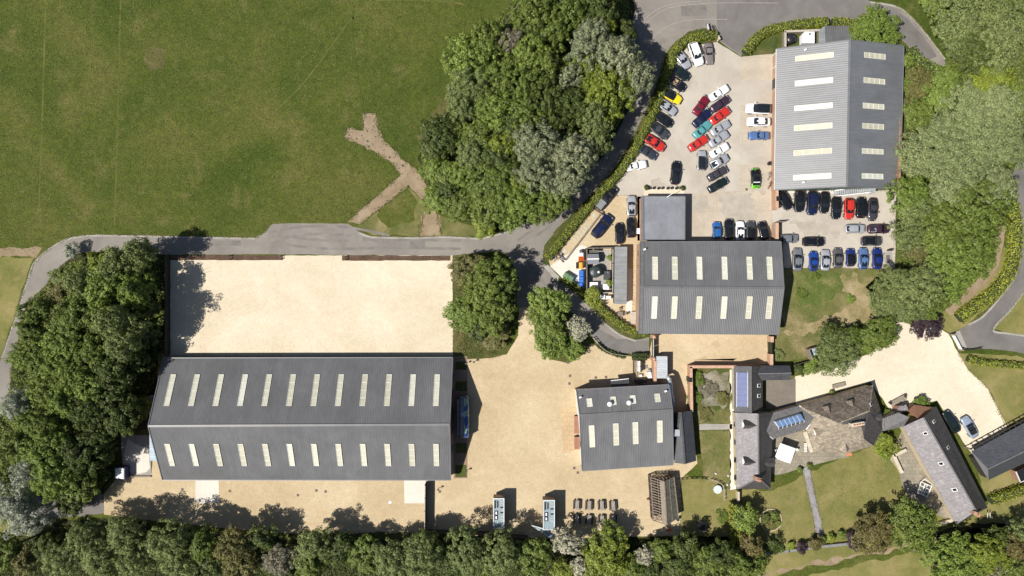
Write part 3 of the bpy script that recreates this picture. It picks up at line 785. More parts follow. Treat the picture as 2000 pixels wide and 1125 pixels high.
def barn(name, label, TL, TR, RL, RR, BL, BR, roofmat, wallmats, rib=0.33, inset=0.25, group=None, verge=0.07):
    base = (TL + TR + BL + BR) / 4
    root = thing(name, label, 'barn', (base.x, base.y, 0), group)
    along = (RR - RL).normalized()
    for e0, e1, r0, r1 in ((TL, TR, RL, RR), (BL, BR, RL, RR)):
        mb = MB()
        corrug(mb, e0, e1, r0, r1, rib, 0.017)
        # underside and edge
        mb.slab([e0 - Vector((0, 0, .02)), e1 - Vector((0, 0, .02)), r1 - Vector((0, 0, .02)), r0 - Vector((0, 0, .02))], 0.10)
        mb.build('roof', roofmat, root)
        out = (e0 - r0); out.z = 0; out.normalize()
        g = MB().bar(e0 + out * 0.08 - Vector((0, 0, 0.05)), e1 + out * 0.08 - Vector((0, 0, 0.05)), 0.16, 0.12)
        g.build('gutter', MAT['trim'], root)
        for q0, q1, s in ((e0, r0, -1), (e1, r1, 1)):
            MB().bar(q0 + along * s * 0.05 + Vector((0, 0, .04)), q1 + along * s * 0.05 + Vector((0, 0, .04)), 0.14, 0.16).build('verge_trim', MAT['trim'], root)
    MB().bar(RL + Vector((0, 0, .06)), RR + Vector((0, 0, .06)), 0.42, 0.08).build('ridge_cap', roofmat, root)
    # walls
    def ins(e, r, end):
        d = (r - e); d.z = 0; d.normalize()
        return e + d * inset + along * (verge if end == 0 else -verge)
    tl, tr, bl, br = ins(TL, RL, 0), ins(TR, RR, 1), ins(BL, RL, 0), ins(BR, RR, 1)
    rl, rr = RL + along * verge, RR - along * verge
    dz = Vector((0, 0, 0.16))
    t = 0.2
    def wall(pts, m):
        n = (pts[-1] - pts[0]); n.z = 0; n = n.cross(Vector((0, 0, 1))); n.normalize()
        poly = [Vector((pts[0].x, pts[0].y, 0)), Vector((pts[-1].x, pts[-1].y, 0))] + [p - dz for p in pts[::-1]]
        mb = MB()
        k = len(poly)
        ctr = Vector((base.x, base.y, 0))
        if n.dot(ctr - poly[0]) < 0:
            n = -n
        vs = poly + [p + n * t for p in poly]
        mb.add(vs, [tuple(range(k)), tuple(range(2 * k - 1, k - 1, -1))] + [(i, k + i, k + (i + 1) % k, (i + 1) % k) for i in range(k)])
        return mb.build('wall', m, root)
    wall([tl, tr], wallmats[0]); wall([bl, br], wallmats[1])
    dl, dr = (bl - tl).normalized() * .205, (br - tr).normalized() * .205
    wall([tl + dl, rl, bl - dl], wallmats[2])
    wall([tr + dr, rr, br - dr], wallmats[3])
    return root

def plane_mid_up(e0, e1, r0, r1):
    return ((r0 + r1) - (e0 + e1)).normalized()

def wall_panel(root, name, p, q, z0, z1, out, mat, th=0.06, proud=0.03):
    """door or window leaf laid on the outside of a wall between ground points p and q"""
    p, q = Vector((p[0], p[1], 0)), Vector((q[0], q[1], 0))
    o = Vector((out[0], out[1], 0)).normalized()
    a, b = p + o * proud, q + o * proud
    c, d = b + o * th, a + o * th
    mb = MB().hexa([(v.x, v.y, z0) for v in (a, b, c, d)], [(v.x, v.y, z1) for v in (a, b, c, d)])
    return mb.build(name, mat, root)

# --- the long barn
TL, TR, RL, RR, BL, BR = P(320, 700, 2.4), P(884, 699, 2.4), P(290, 832, 8.0), P(878, 829, 8.0), P(318, 937, 2.4), P(880, 937, 2.4)
b1 = barn('steel_barn', 'longest grey ribbed steel barn with two rows of twelve skylights between two gravel yards', TL, TR, RL, RR, BL, BR, MAT['roof'],
          [MAT['timberdark']] * 2 + [MAT['brickred']] * 2)
up = plane_mid_up(TL, TR, RL, RR)
for i in range(12):
    skylight(b1, 332.3 + i * 47.3, 762, (TL, TR, RL), up, 0.98, 6.0)
up = plane_mid_up(BL, BR, RL, RR)
for i in range(12):
    skylight(b1, 331.8 + i * 47.3, 888, (BL, BR, RL), up, 0.96, 5.1)
for x0, x1 in ((384, 426), (791, 829)):
    wall_panel(b1, 'roller_door', P(x0, 905), P(x1, 905), 0.05, 2.1, (0, -1), MAT['grey'])
yS = BL.y + 0.25
for o in list(b1.children):
    if o.name.startswith('roller_door'):
        o.location.y += (yS - 0.0) - P(384, 905).y
for zy in (735, 765, 800, 835, 872):
    q = P(884, zy)
    wall_panel(b1, 'window', (TR.x - 0.07, q.y - 0.7), (TR.x - 0.07, q.y + 0.7), 0.8, 2.0, (1, 0), MAT['glass'])
q = P(884, 815)
wall_panel(b1, 'door', (TR.x - 0.07, q.y - 1.3), (TR.x - 0.07, q.y + 1.3), 0.05, 2.3, (1, 0), MAT['timber'])
# blue grey canopy along the west gable
can = MB()
w0, w1 = P(292, 772, 2.0), P(292, 900, 2.0)
corrug(can, w0 + Vector((2.2, 0, .45)), w1 + Vector((2.2, 0, .45)), w0, w1, 0.3, 0.04)
can.slab([w0 - Vector((0, 0, .02)), w0 + Vector((2.2, 0, .43)), w1 + Vector((2.2, 0, .43)), w1 - Vector((0, 0, .02))], 0.06)
MAT['bluesheet'] = sheet_mat("blue grey sheet", (0.30, 0.37, 0.43), 0.5, 0.4, 0.2)
can.build('canopy', MAT['bluesheet'], b1)
for yy in (w0.y - .2, (w0.y + w1.y) / 2, w1.y + .2):
    MB().box(w0.x + 0.12, yy, 0, 1.95, 0.12, 0.12).build('post', MAT['timber'], b1)

# --- the middle barn
TL, TR, RL, RR, BL, BR = P(1250.5, 473, 4.2), P(1524.8, 472.5, 4.2), P(1250, 560.5, 6.3), P(1530.5, 562.5, 6.3), P(1247.5, 650, 4.2), P(1520, 652.5, 4.2)
b2 = barn('steel_barn', 'grey ribbed steel barn with two rows of six skylights, joined to the flat roofed block', TL, TR, RL, RR, BL, BR, MAT['roof'],
          [MAT['brick'], MAT['brick'], MAT['brick'], MAT['greenclad']])
up = plane_mid_up(TL, TR, RL, RR)
for x in (1279.3, 1317.8, 1366, 1415, 1463.8, 1503.1):
    skylight(b2, x, 523.9, (TL, TR, RL), up, 0.98, 4.3, 2)
upb = plane_mid_up(BL, BR, RL, RR)
for x in (1278, 1316.8, 1364.9, 1413.6, 1462.5, 1502):
    skylight(b2, x, 600.5, (BL, BR, RL), upb, 0.98, 4.2, 2)
mast(b2, 1260, 486, (TL, TR, RL), 0.8)
for p0, p1 in ((TL, RL), (RL, BL)):
    MB().bar(p0 + Vector((0.38, 0, 0.10)), p1 + Vector((0.38, 0, 0.10)), 0.62, 0.06).build('verge_flashing', MAT['lead'], b2)
for k in range(6):
    y = TL.y - 2.0 - k * 2.6
    wall_panel(b2, 'window', (TL.x + 0.07, y - 0.5), (TL.x + 0.07, y + 0.5), 1.1, 2.3, (-1, 0), MAT['glass'])
for x in (1390, 1430, 1470):
    q = P(x, 470, 0)
    wall_panel(b2, 'roller_door', (q.x * .97 - 1.3, TL.y - 0.25), (q.x * .97 + 1.3, TL.y - 0.25), 0.05, 2.8, (0, 1), MAT['dkgrey'])
for k in range(4):
    y = BR.y + 2 + k * 4
    wall_panel(b2, 'window', (BR.x - 0.05, y - 0.6), (BR.x - 0.05, y + 0.6), 1.2, 2.4, (1, 0), MAT['glass'])

# --- the flat roofed block
A, B, C_, Dd = P(1252.8, 383.5, 2.9), P(1338, 383.5, 2.9), P(1337.5, 468.5, 2.9), P(1253.2, 468.5, 2.9)
fb = thing('flat_roofed_block', 'low square block with a pale grey flat roof beside the middle barn', 'building', ((A.x + B.x) / 2, (A.y + C_.y) / 2, 0))
MB().prism([(p.x + dx, p.y + dy) for p, dx, dy in ((A, .15, -.15), (B, -.15, -.15), (C_, -.15, .15), (Dd, .15, .15))], 0, 2.7).build('wall', MAT['brick'], fb)
mb = MB().prism([A, B, C_, Dd], 2.7, 2.86)
for k in range(8):
    x = A.x + (B.x - A.x) * (k + 0.5) / 8
    mb.bar((x, A.y - .1, 2.868), (x, Dd.y + .1, 2.868), 0.05, 0.02)
mb.build('roof', MAT['roofflat'], fb)
mb = MB()
for p, q in ((A, B), (B, C_), (C_, Dd)):
    mb.bar(Vector(p) + Vector((0, 0, -.04)), Vector(q) + Vector((0, 0, -.04)), 0.14, 0.26)
mb.build('parapet', MAT['lead'], fb)
MB().bar(Dd + Vector((.2, 0, 0)), A + Vector((.2, 0, 0)), 0.4, 0.3).build('gutter', MAT['trim'], fb)
for x in (1275, 1300):
    q = P(x, 390)
    wall_panel(fb, 'window', (q.x - .5, A.y - .15), (q.x + .5, A.y - .15), 1.0, 2.1, (0, 1), MAT['glass'])
q = P(1318, 390)
wall_panel(fb, 'door', (q.x - .5, A.y - .15), (q.x + .5, A.y - .15), 0.03, 2.1, (0, 1), MAT['dkgrey'])
q = A.lerp(B, 0.62)
mb = MB()
for a_, b_ in (((q.x - .3, q.y - .2, 2.9), (q.x + .7, q.y + .55, 3.3)),):
    mb.bar(a_, b_, 0.07)
mb.build('pipe', MAT['steel'], fb)

# --- the north barn
TL, TR, RL, RR, BL, BR = P(1517.3, 95.8, 2.8), P(1513.8, 370.5, 2.8), P(1659.6, 78.4, 6.8), P(1654.2, 364, 6.8), P(1764.6, 90.2, 2.8), P(1757.5, 367, 2.8)
b3 = barn('steel_barn', 'grey steel barn with one sunlit pale slope and one dark slope, six skylights on each', TL, TR, RL, RR, BL, BR, MAT['roofx'],
          [MAT['brick'], MAT['brick'], MAT['timberdark'], MAT['greenclad']], rib=0.40)
up = plane_mid_up(TL, TR, RL, RR)
for x, y in ((1590.4, 111.2), (1589.3, 160), (1588.4, 209), (1587.9, 247.9), (1587, 296.8), (1586, 345.3)):
    skylight(b3, x, y, (TL, TR, RL), up, 0.98, 6.5)
up = plane_mid_up(BL, BR, RL, RR)
for x, y in ((1708, 109.5), (1707, 158.5), (1705.4, 207.8), (1704.7, 247), (1703.8, 295.9), (1703.5, 344.4)):
    skylight(b3, x, y, (BL, BR, RL), up, 0.98, 5.0)
mast(b3, 1573, 97.5, (TL, TR, RL), 0.7)
mast(b3, 1569, 355.5, (TL, TR, RL), 0.7)
wx = TL.x + 0.25
for y0, y1, m, z1 in ((157, 190, 'dkgrey', 2.5), (285, 318, 'timberpale', 2.4)):
    wall_panel(b3, 'roller_door', (wx, P(1510, y0).y), (wx, P(1510, y1).y), 0.05, z1, (-1, 0), MAT[m])
for yy in (110, 135, 210, 235, 260, 335, 352):
    wall_panel(b3, 'downpipe', (wx, P(1510, yy).y - .06), (wx, P(1510, yy).y + .06), 0.0, 2.6, (-1, 0), MAT['offwhite'], 0.1)
MB().bar(TL + Vector((-.12, 0, -.02)), TR + Vector((-.12, 0, -.02)), 0.12, 0.14).build('gutter', MAT['offwhite'], b3)
# steel stair climbing the south gable
st = thing('steel_staircase', 'galvanised outside staircase climbing along the green gable above the parked cars', 'staircase', tuple(P(1655, 378)))
s0, s1 = P(1627, 378.5), P(1684, 374.5)
n = 17
tr = MB()
for i in range(n):
    t = (i + 0.5) / n
    c = s0.lerp(s1, t)
    tr.box(c.x, c.y, 0.05 + t * 2.6, 0.11 + t * 2.6, 0.27, 1.05, 0.06)
tr.build('tread', MAT['steel'], st)
for s in (-0.56, 0.56):
    MB().bar(s0 + Vector((0, s, 0.05)), s1 + Vector((0, s, 2.65)), 0.06, 0.24).build('stringer', MAT['white'], st)
    h = MB().bar(s0 + Vector((0, s, 1.0)), s1 + Vector((0, s, 3.6)), 0.05)
    for i in range(6):
        c = s0.lerp(s1, i / 5) + Vector((0, s, 0.05 + 2.6 * i / 5))
        h.bar(c, c + Vector((0, 0, 0.95)), 0.04)
    h.build('handrail', MAT['steel'], st)
MB().box(s1.x + 0.6, s1.y, 2.6, 2.7, 1.2, 1.2).box(s1.x + 1.1, s1.y - .5, 0, 2.6, .08, .08).box(s1.x + .2, s1.y - .5, 0, 2.6, .08, .08).build('landing', MAT['steel'], st)

# --- north lean-to and walled plant yard
an = thing('lean_to_store', 'dark grey ribbed lean-to store tucked against the north gable of the pale and dark barn', 'shed', tuple(P(1635, 70)))
a0, a1, a2, a3 = P(1610.7, 50.6, 2.2), P(1662, 50.2, 2.2), P(1664, 86, 3.0), P(1612, 86, 3.0)
mb = MB(); corrug(mb, a0, a1, a3, a2, 0.33, 0.05)
mb.slab([p - Vector((0, 0, .02)) for p in (a0, a1, a2, a3)], 0.1)
mb.build('roof', MAT['roof'], an)
h0, h1 = P(1599, 60, 1.9), P(1599.5, 86, 2.7)
mb = MB().slab([a0 - Vector((.02, 0, 0)), a3 - Vector((.02, 0, 0)), h1, h0], 0.08)
for k in range(5):
    t = k / 4
    mb.bar(h0.lerp(a0, t * .98) + Vector((0, 0, .03)), h1.lerp(a3, t * .98) + Vector((0, 0, .03)), .05, .05)
mb.build('roof', MAT['roofshed'], an)
MB().prism([a0 + Vector((.1, -.15, 0)), a1 + Vector((-.1, -.15, 0)), a2 + Vector((-.1, -.1, 0)), a3 + Vector((.1, -.1, 0))], 0, 2.05).build('wall', MAT['timberdark'], an)

def garden_wall(name, label, pts, h, w, wm, cm, cat='wall', group=None, pillars=None):
    """pts photo pixels at ground level; a continuous wall with a coping"""
    c = [P(*p) for p in pts]
    root = thing(name, label, cat, tuple(c[0]), group)
    a = MB(); b = MB()
    for i in range(len(c) - 1):
        p, q = c[i], c[i + 1]
        d = (q - p).normalized() * (w * 0.5 if i else 0)
        up_ = Vector((0, 0, 1))
        a.bar(p - d + up_ * h / 2, q + up_ * h / 2, w, h)
        b.bar(p - d + up_ * (h + 0.04), q + up_ * (h + 0.04), w + 0.1, 0.08)
    a.build('wall_body', wm, root); b.build('coping', cm, root)
    for px, py in pillars or ():
        q = P(px, py)
        MB().box(q.x, q.y, 0, h + 0.25, w + 0.35, w + 0.35).build('pier', wm, root)
    return root

garden_wall('plant_yard_wall', 'low grey wall around the black tank and white cooling unit behind the north barn', [(1529, 96), (1529, 66), (1598, 63.5), (1598, 90)], 1.2, 0.3, MAT['timber'], MAT['timberpale'])
tk = thing('heating_oil_tank', 'shiny black domed tank beside the white cooling unit', 'tank', tuple(P(1541, 79)))
c = P(1541, 79)
MB().cyl(c, c + Vector((0, 0, 1.0)), 1.0, n=24).dome(c + Vector((0, 0, 1.0)), 1.0, 0.5, 24).build('tank_body', MAT['blackpl'], tk, True)
MB().cyl(c + Vector((.35, .2, 1.3)), c + Vector((.35, .2, 1.55)), 0.16).build('filler_cap', MAT['dkgrey'], tk)
c = P(1553, 79)
tag(MB().cyl(c, c + Vector((0, 0, .55)), .36, n=14).build('water_butt', MAT['dkgrey']), 'short grey drum standing between the shiny black tank and the white cooling unit', 'drum')
ac = thing('cooling_unit', 'white cooling unit with a round fan in its top, inside the small walled yard', 'cooling unit', tuple(P(1572, 79)))
c = P(1573, 78)
MB().prism([(c.x - 1.2, c.y - 1.1), (c.x + 1.2, c.y - 1.1), (c.x + 1.2, c.y + 1.1), (c.x - .7, c.y + 1.1), (c.x - 1.2, c.y + .6)], 0.1, 1.35).build('casing', MAT['white'], ac)
MB().cyl(c + Vector((.25, .65, 1.35)), c + Vector((.25, .65, 1.42)), .24, n=16).build('fan_guard', MAT['grey'], ac)
MB().box(c.x - .4, c.y - .8, 1.35, 1.38, .05, .4).box(c.x + .6, c.y - .4, 1.35, 1.38, .05, .4).build('louvre', MAT['grey'], ac)

# --- the small barn by the gravel court
TL, TR, RL, RR, BL, BR = P(1126, 762, 4.3), P(1306.6, 752, 4.3), P(1132.4, 811, 5.8), P(1313, 800.6, 5.8), P(1137.3, 919, 2.9), P(1314.6, 907, 2.9)
b4 = barn('steel_barn', 'smallest grey steel barn with two white cowls on its short slope', TL, TR, RL, RR, BL, BR, MAT['roof'],
          [MAT['brickred'], MAT['timberdark'], MAT['offwhite'], MAT['timberdark']])
up = plane_mid_up(TL, TR, RL, RR)
for x, y in ((1151.3, 786.5), (1197.9, 783), (1236.2, 780.5), (1284, 777.3)):
    skylight(b4, x, y, (TL, TR, RL), up, 0.98, 1.45, 1)
upb = plane_mid_up(BL, BR, RL, RR)
for x, y in ((1156, 851.7), (1203, 848), (1241, 845.5), (1288.5, 842.5)):
    skylight(b4, x, y, (BL, BR, RL), upb, 0.98, 4.4, 2)
mast(b4, 1134.9, 774, (TL, TR, RL), 0.7); mast(b4, 1301, 762, (TL, TR, RL), 0.7)
for x, y in ((1189.6, 788), (1227, 785.5)):
    p = on_plane(x, y, TL, TR, RL)
    f = MB().cyl(p, p + Vector((0, 0, .8)), .30, n=14)
    f.build('flue', MAT['steel'], b4)
    MB().cyl(p + Vector((0, 0, .85)), p + Vector((0, 0, 1.05)), .46, .12, n=14).build('cowl', MAT['white'], b4)
    q0 = on_plane(x + 1, y + 5, TL, TR, RL) + Vector((0, 0, .1)); q1 = on_plane(x + 2, y + 15, TL, TR, RL) + Vector((0, 0, .1))
    MB().bar(q0, q1, .75, .03).build('flashing', MAT['lead'], b4)
wx = (TL + BL) / 2
for y0, y1 in ((812, 838), (852, 868)):
    a_, b_ = P(1133, y0), P(1134, y1)
    xo = wx.x + 0.15
    MB().box(xo - .45, (a_.y + b_.y) / 2, 2.2, 2.32, 1.1, abs(a_.y - b_.y) + .7).build('door_hood', MAT['brickred'], b4)
    for yy in (a_.y, b_.y):
        MB().box(xo - .42, yy, 0, 2.2, .8, .18).build('door_cheek', MAT['timberdark'], b4)
    wall_panel(b4, 'door', (xo - 0.02, b_.y + .1), (xo - 0.02, a_.y - .1), 0.03, 2.15, (-1, 0), MAT['offwhite'])
# open awning frame on the north wall
p0, p1 = P(1193, 744, 2.6), P(1228, 740, 2.6)
mb = MB()
corrug(mb, p0, p1, p0 + Vector((.1, -1.1, .35)), p1 + Vector((.1, -1.1, .35)), .35, .04)
mb.slab([p0 - Vector((0, 0, .02)), p1 - Vector((0, 0, .02)), p1 + Vector((.1, -1.1, .33)), p0 + Vector((.1, -1.1, .33))], .05)
mb.build('awning', MAT['dkgrey'], b4)
MB().bar(p0 + Vector((0, .05, .03)), p1 + Vector((0, .05, .03)), .12, .1).build('awning_rail', MAT['white'], b4)
# ducts at the east gable
def duct(pts, r, root, m):
    mb = MB()
    for a_, b_ in zip(pts, pts[1:]):
        mb.cyl(a_, b_, r, n=14)
        mb.dome(b_, r, r * .9, 14, 4)
    return mb.build('duct', m, root, True)
duct([P(1303, 735, 2.5), P(1308, 742, 3.0), P(1310, 752, 3.2), P(1311, 775, 3.2)], .38, b4, MAT['steel'])
duct([P(1313, 772, 2.6), P(1315.5, 790, 2.6)], .3, b4, MAT['steel'])

# --- slate outbuilding at its east side
def roof_face(root, pts, mat, th=0.14, name='roof'):
    return MB().slab(pts, th).build(name, mat, root)

ob = thing('slate_outbuilding', 'narrow slate roofed outbuilding squeezed between the smallest barn and the walled garden', 'outbuilding', tuple(P(1338, 855)))
NL, NR, R0, R1, SL, SR = P(1319, 806, 2.6), P(1352, 802, 2.3), P(1330, 805, 4.2), P(1338, 906.5, 4.2), P(1317.5, 904, 3.0), P(1360, 900, 2.3)
roof_face(ob, [NL, SL, R1, R0], MAT['slategrey']); roof_face(ob, [R0, R1, SR, NR], MAT['slatechar'])
MB().bar(R0 + Vector((0, 0, .03)), R1 + Vector((0, 0, .03)), .3, .12).build('ridge_tiles', MAT['slategrey'], ob)
MB().prism([NL + Vector((.2, -.2, 0)), NR + Vector((-.2, -.2, 0)), SR + Vector((-.2, .2, 0)), SL + Vector((.2, .2, 0))], 0, 2.1).build('wall', MAT['brickred'], ob)
for (e, r, f) in ((NL, R0, NR), (SL, R1, SR)):
    s = -0.25 if r is R0 else 0.25
    o = Vector((0, s, -0.16))
    MB().add([e + o + Vector((.2, 0, 0)), r + o, f + o + Vector((-.2, 0, 0)), Vector((f.x - .2, f.y + s, 2.1)), Vector((e.x + .2, e.y + s, 2.1))], [(0, 1, 2, 3, 4)]).build('gable', MAT['brickred'], ob)
MB().hexa([P(1317, 852, 3.4), P(1328, 852, 3.4), P(1328, 839, 3.4), P(1317, 839, 3.4)], [P(1317, 852, 4.0), P(1328, 852, 4.0), P(1328, 839, 4.0), P(1317, 839, 4.0)]).build('vent_box', MAT['steel'], ob)

# ------------------------------------------------------------------ stone and slate houses
def zp(plane, x, y):
    a, b, c = plane
    n = (b - a).cross(c - a)
    return a.z - (n.x * (x - a.x) + n.y * (y - a.y)) / n.z

def dormer(root, plane, px, py, back, w, ln, roofm, frontm, win=True):
    F = on_plane(px, py, *plane)
    b = Vector((back[0], back[1], 0)).normalized()
    s = Vector((-b.y, b.x, 0))
    z0 = F.z
    slope = zp(plane, F.x + b.x, F.y + b.y) - z0
    rz = z0 + slope * ln
    ez = z0 + slope * ln * 0.5
    A_ = Vector((F.x, F.y, rz)) - b * .12; B_ = Vector((F.x, F.y, rz)) + b * ln
    e = [Vector((F.x, F.y, ez)) + s * k * w / 2 - b * .12 for k in (-1, 1)]
    e2 = [Vector((F.x, F.y, ez)) + s * k * w / 2 + b * ln * .5 for k in (-1, 1)]
    base = [Vector((F.x, F.y, z0 - .15)) + s * k * w * .44 for k in (-1, 1)]
    topb = [Vector((F.x, F.y, ez - .05)) + s * k * w * .44 for k in (-1, 1)]
    deep = [t + b * ln * .48 for t in topb]
    body = MB().add(base + topb + [Vector((F.x, F.y, rz - .1))] + deep, [(0, 1, 3, 4, 2), (0, 2, 5), (1, 6, 3)])
    d = body.build('dormer', frontm, root)
    mb = MB().slab([A_, B_, e2[0], e[0]], .07).slab([A_, e[1], e2[1], B_], .07)
    mb.build('dormer_roof', roofm, d)
    if win:
        c = Vector((F.x, F.y, 0)) - b * .02
        mb = MB()
        q = [c + s * k * w * .3 for k in (-1, 1)]
        mb.hexa([Vector((v.x, v.y, z0 + .15)) for v in (q[0], q[1], q[1] - b * .05, q[0] - b * .05)], [Vector((v.x, v.y, ez - .1)) for v in (q[0], q[1], q[1] - b * .05, q[0] - b * .05)])
        mb.build('window', MAT['white'], d)
    return d

def rooflight(root, plane, px, py, w=0.6, l=0.8, upv=None):
    p = on_plane(px, py, *plane)
    a, b, c = plane
    N = (b - a).cross(c - a).normalized()
    if N.z < 0: N = -N
    u = Vector((N.x, N.y, 0)).normalized()
    u = (u - N * u.dot(N)).normalized()
    s = u.cross(N)
    mb = MB().bar(p - u * l / 2 + N * .05, p + u * l / 2 + N * .05, w, .09, 0, N)
    o = mb.build('rooflight', MAT['offwhite'], root)
    MB().bar(p - u * l * .36 + N * .10, p + u * l * .36 + N * .10, w * .66, .03, 0, N).build('pane', MAT['glass'], o)
    return o

def chimney(root, px, py, z0, z1, sx, sy, rz, mat, pots=1):
    c = P(px, py, z1)
    o = MB().box(c.x, c.y, z0, z1, sx, sy, rz).box(c.x, c.y, z1 - .18, z1 - .02, sx + .12, sy + .12, rz).build('chimney', mat, root)
    m = MB()
    for k in range(pots):
        t = (k + .5) / pots - .5
        q = Vector((c.x + math.cos(rz) * sx * t * .9, c.y + math.sin(rz) * sx * t * .9, z1))
        m.cyl(q, q + Vector((0, 0, .35)), .13, .11, n=10)
    m.build('chimney_pot', MAT['terracotta'], o)
    return o

def skirt(root, pts, z1, mat, inset=0.2, z0=0.0):
    """walls standing under an eaves outline (world 2D points)"""
    poly = ccw([(p[0], p[1]) for p in pts])
    n = len(poly)
    out = []
    for i in range(n):
        a, b, c = Vector(poly[i - 1]), Vector(poly[i]), Vector(poly[(i + 1) % n])
        d1 = (b - a).normalized(); d2 = (c - b).normalized()
        n1 = Vector((-d1.y, d1.x)); n2 = Vector((-d2.y, d2.x))
        m = (n1 + n2)
        m = m / max(0.3, m.dot(n1)) if m.length > 1e-4 else n1
        out.append(b + m * inset)
    return MB().prism([(p.x, p.y) for p in out], z0, z1).build('wall', mat, root)

fh = thing('farmhouse', 'rambling stone and slate farmhouse with dormers, a glazed lantern and a row of chimney pots', 'house', tuple(P(1560, 840)))
# west wing
ez, rz = 2.4, 5.2
NW, SW_, SE_, NE = P(1435.5, 806, ez), P(1440, 955, ez), P(1505, 955, ez), P(1511, 806, ez)
RN, RS = P(1481, 808, rz), P(1481.5, 933, rz)
PW = (NW, SW_, RN); PE = (NE, SE_, RN)
roof_face(fh, [NW, SW_, RS, RN], MAT['slate']); roof_face(fh, [RN, RS, SE_, NE], MAT['slatedk_shade']); roof_face(fh, [SW_, SE_, RS], MAT['slatedk_shade'])
MB().bar(RN + Vector((0, 0, .03)), RS + Vector((0, 0, .03)), .26, .12).bar(RS + Vector((0, 0, .02)), SW_ + Vector((0, 0, .04)), .22, .1).bar(RS + Vector((0, 0, .02)), SE_ + Vector((0, 0, .04)), .22, .1).build('ridge_tiles', MAT['lead'], fh)
skirt(fh, [NW, SW_, SE_, NE], ez - .1, MAT['stonewall'])
MB().add([RN + Vector((0, -.2, -.16)), NW + Vector((.3, -.2, -.16)), NE + Vector((-.3, -.2, -.16))], [(0, 1, 2)]).build('gable', MAT['stonewall'], fh)
dormer(fh, PW, 1449, 827.5, (1, 0), 1.5, 2.3, MAT['slatedk_shade'], MAT['white'])
dormer(fh, PW, 1449.5, 898.5, (1, 0), 1.5, 2.3, MAT['slatedk_shade'], MAT['white'])
dormer(fh, PE, 1508, 901, (-1, 0), 1.7, 2.2, MAT['slatedk_shade'], MAT['stonewall'])
chimney(fh, 1481.5, 937, 3.6, 6.3, .95, .6, -.3, MAT['brick'], 2)
for y in (830, 865, 900, 935):
    q = P(1440, y)
    wall_panel(fh, 'window', (NW.x + .35, q.y * .985 - .45), (NW.x + .35, q.y * .985 + .45), .9, 1.9, (-1, 0), MAT['glass'])
# link with lead roof and lantern (zoom frame 1400,790 scale .1867)
def Z5(x, y, z): return P(1400 + x * .18665, 790 + y * .18665, z)
e1, e2, e3, e4, e5, e6 = Z5(582, 85, 2.4), Z5(862, 12, 2.4), Z5(1045, 128, 3.6), Z5(930, 262, 2.4), Z5(590, 362, 2.4), Z5(490, 288, 3.6)
roof_face(fh, [e1, e6, e3, e2], MAT['lead']); roof_face(fh, [e6, e5, e4, e3], MAT['lead'])
mbv = MB()
for p, q in ((e1, e6), (e6, e5), (e3, e4), (e2, e3)):
    mbv.bar(p + Vector((0, 0, .06)), q + Vector((0, 0, .06)), .16, .06)
mbv.build('valley_lead', MAT['offwhite'], fh)
skirt(fh, [e1, e2, e4, e5], 2.3, MAT['stonewall'], .25)
mb = MB()
for t in (0.12, 0.24, 0.36, .48, .6, .72, .84):
    mb.bar(e1.lerp(e2, t) + Vector((0, 0, .03)), e6.lerp(e3, t) + Vector((0, 0, .03)), .06, .06)
    mb.bar(e5.lerp(e4, t) + Vector((0, 0, .03)), e6.lerp(e3, t) + Vector((0, 0, .03)), .06, .06)
mb.build('lead_rolls', MAT['lead'], fh)
l0, l1, l2, l3 = Z5(612, 182, 4.1), Z5(880, 100, 4.1), Z5(918, 168, 4.1), Z5(650, 243, 4.1)
l4, l5 = Z5(652, 275, 3.4), Z5(918, 205, 3.4)
lan = MB().hexa([Vector((p.x, p.y, 2.9)) for p in (l3, l2, l1, l0)], [Vector((p.x, p.y, 4.02)) for p in (l3, l2, l1, l0)]).build('lantern', MAT['offwhite'], fh)
for k in range(6):
    a_, b_, c_, d_ = l0.lerp(l1, (k + .06) / 6), l0.lerp(l1, (k + .94) / 6), l3.lerp(l2, (k + .94) / 6), l3.lerp(l2, (k + .06) / 6)
    MB().hexa([Vector((p.x, p.y, 4.03)) for p in (d_, c_, b_, a_)], [Vector((p.x, p.y, 4.07)) for p in (d_, c_, b_, a_)]).build('pane', MAT['glassblue'], lan)
    dn = (l4 - l3); dn.z = 0
    f0, f1 = l3.lerp(l2, (k + .12) / 6), l3.lerp(l2, (k + .88) / 6)
    MB().slab([Vector((f0.x, f0.y, 3.9)), Vector((f1.x, f1.y, 3.9)), Vector((f1.x, f1.y, 3.1)) + dn * .9, Vector((f0.x, f0.y, 3.1)) + dn * .9], .03).build('pane', MAT['glass'], lan)
f = MB()
for k in range(7):
    q = l3.lerp(l2, k / 6)
    f.bar(Vector((q.x, q.y, 4.0)), Vector((q.x, q.y, 3.1)) + dn * .95, .08)
f.bar(Vector((l3.x, l3.y, 3.1)) + dn * .95, Vector((l2.x, l2.y, 3.1)) + dn * .95, .08)
f.build('lantern_frame', MAT['white'], lan)
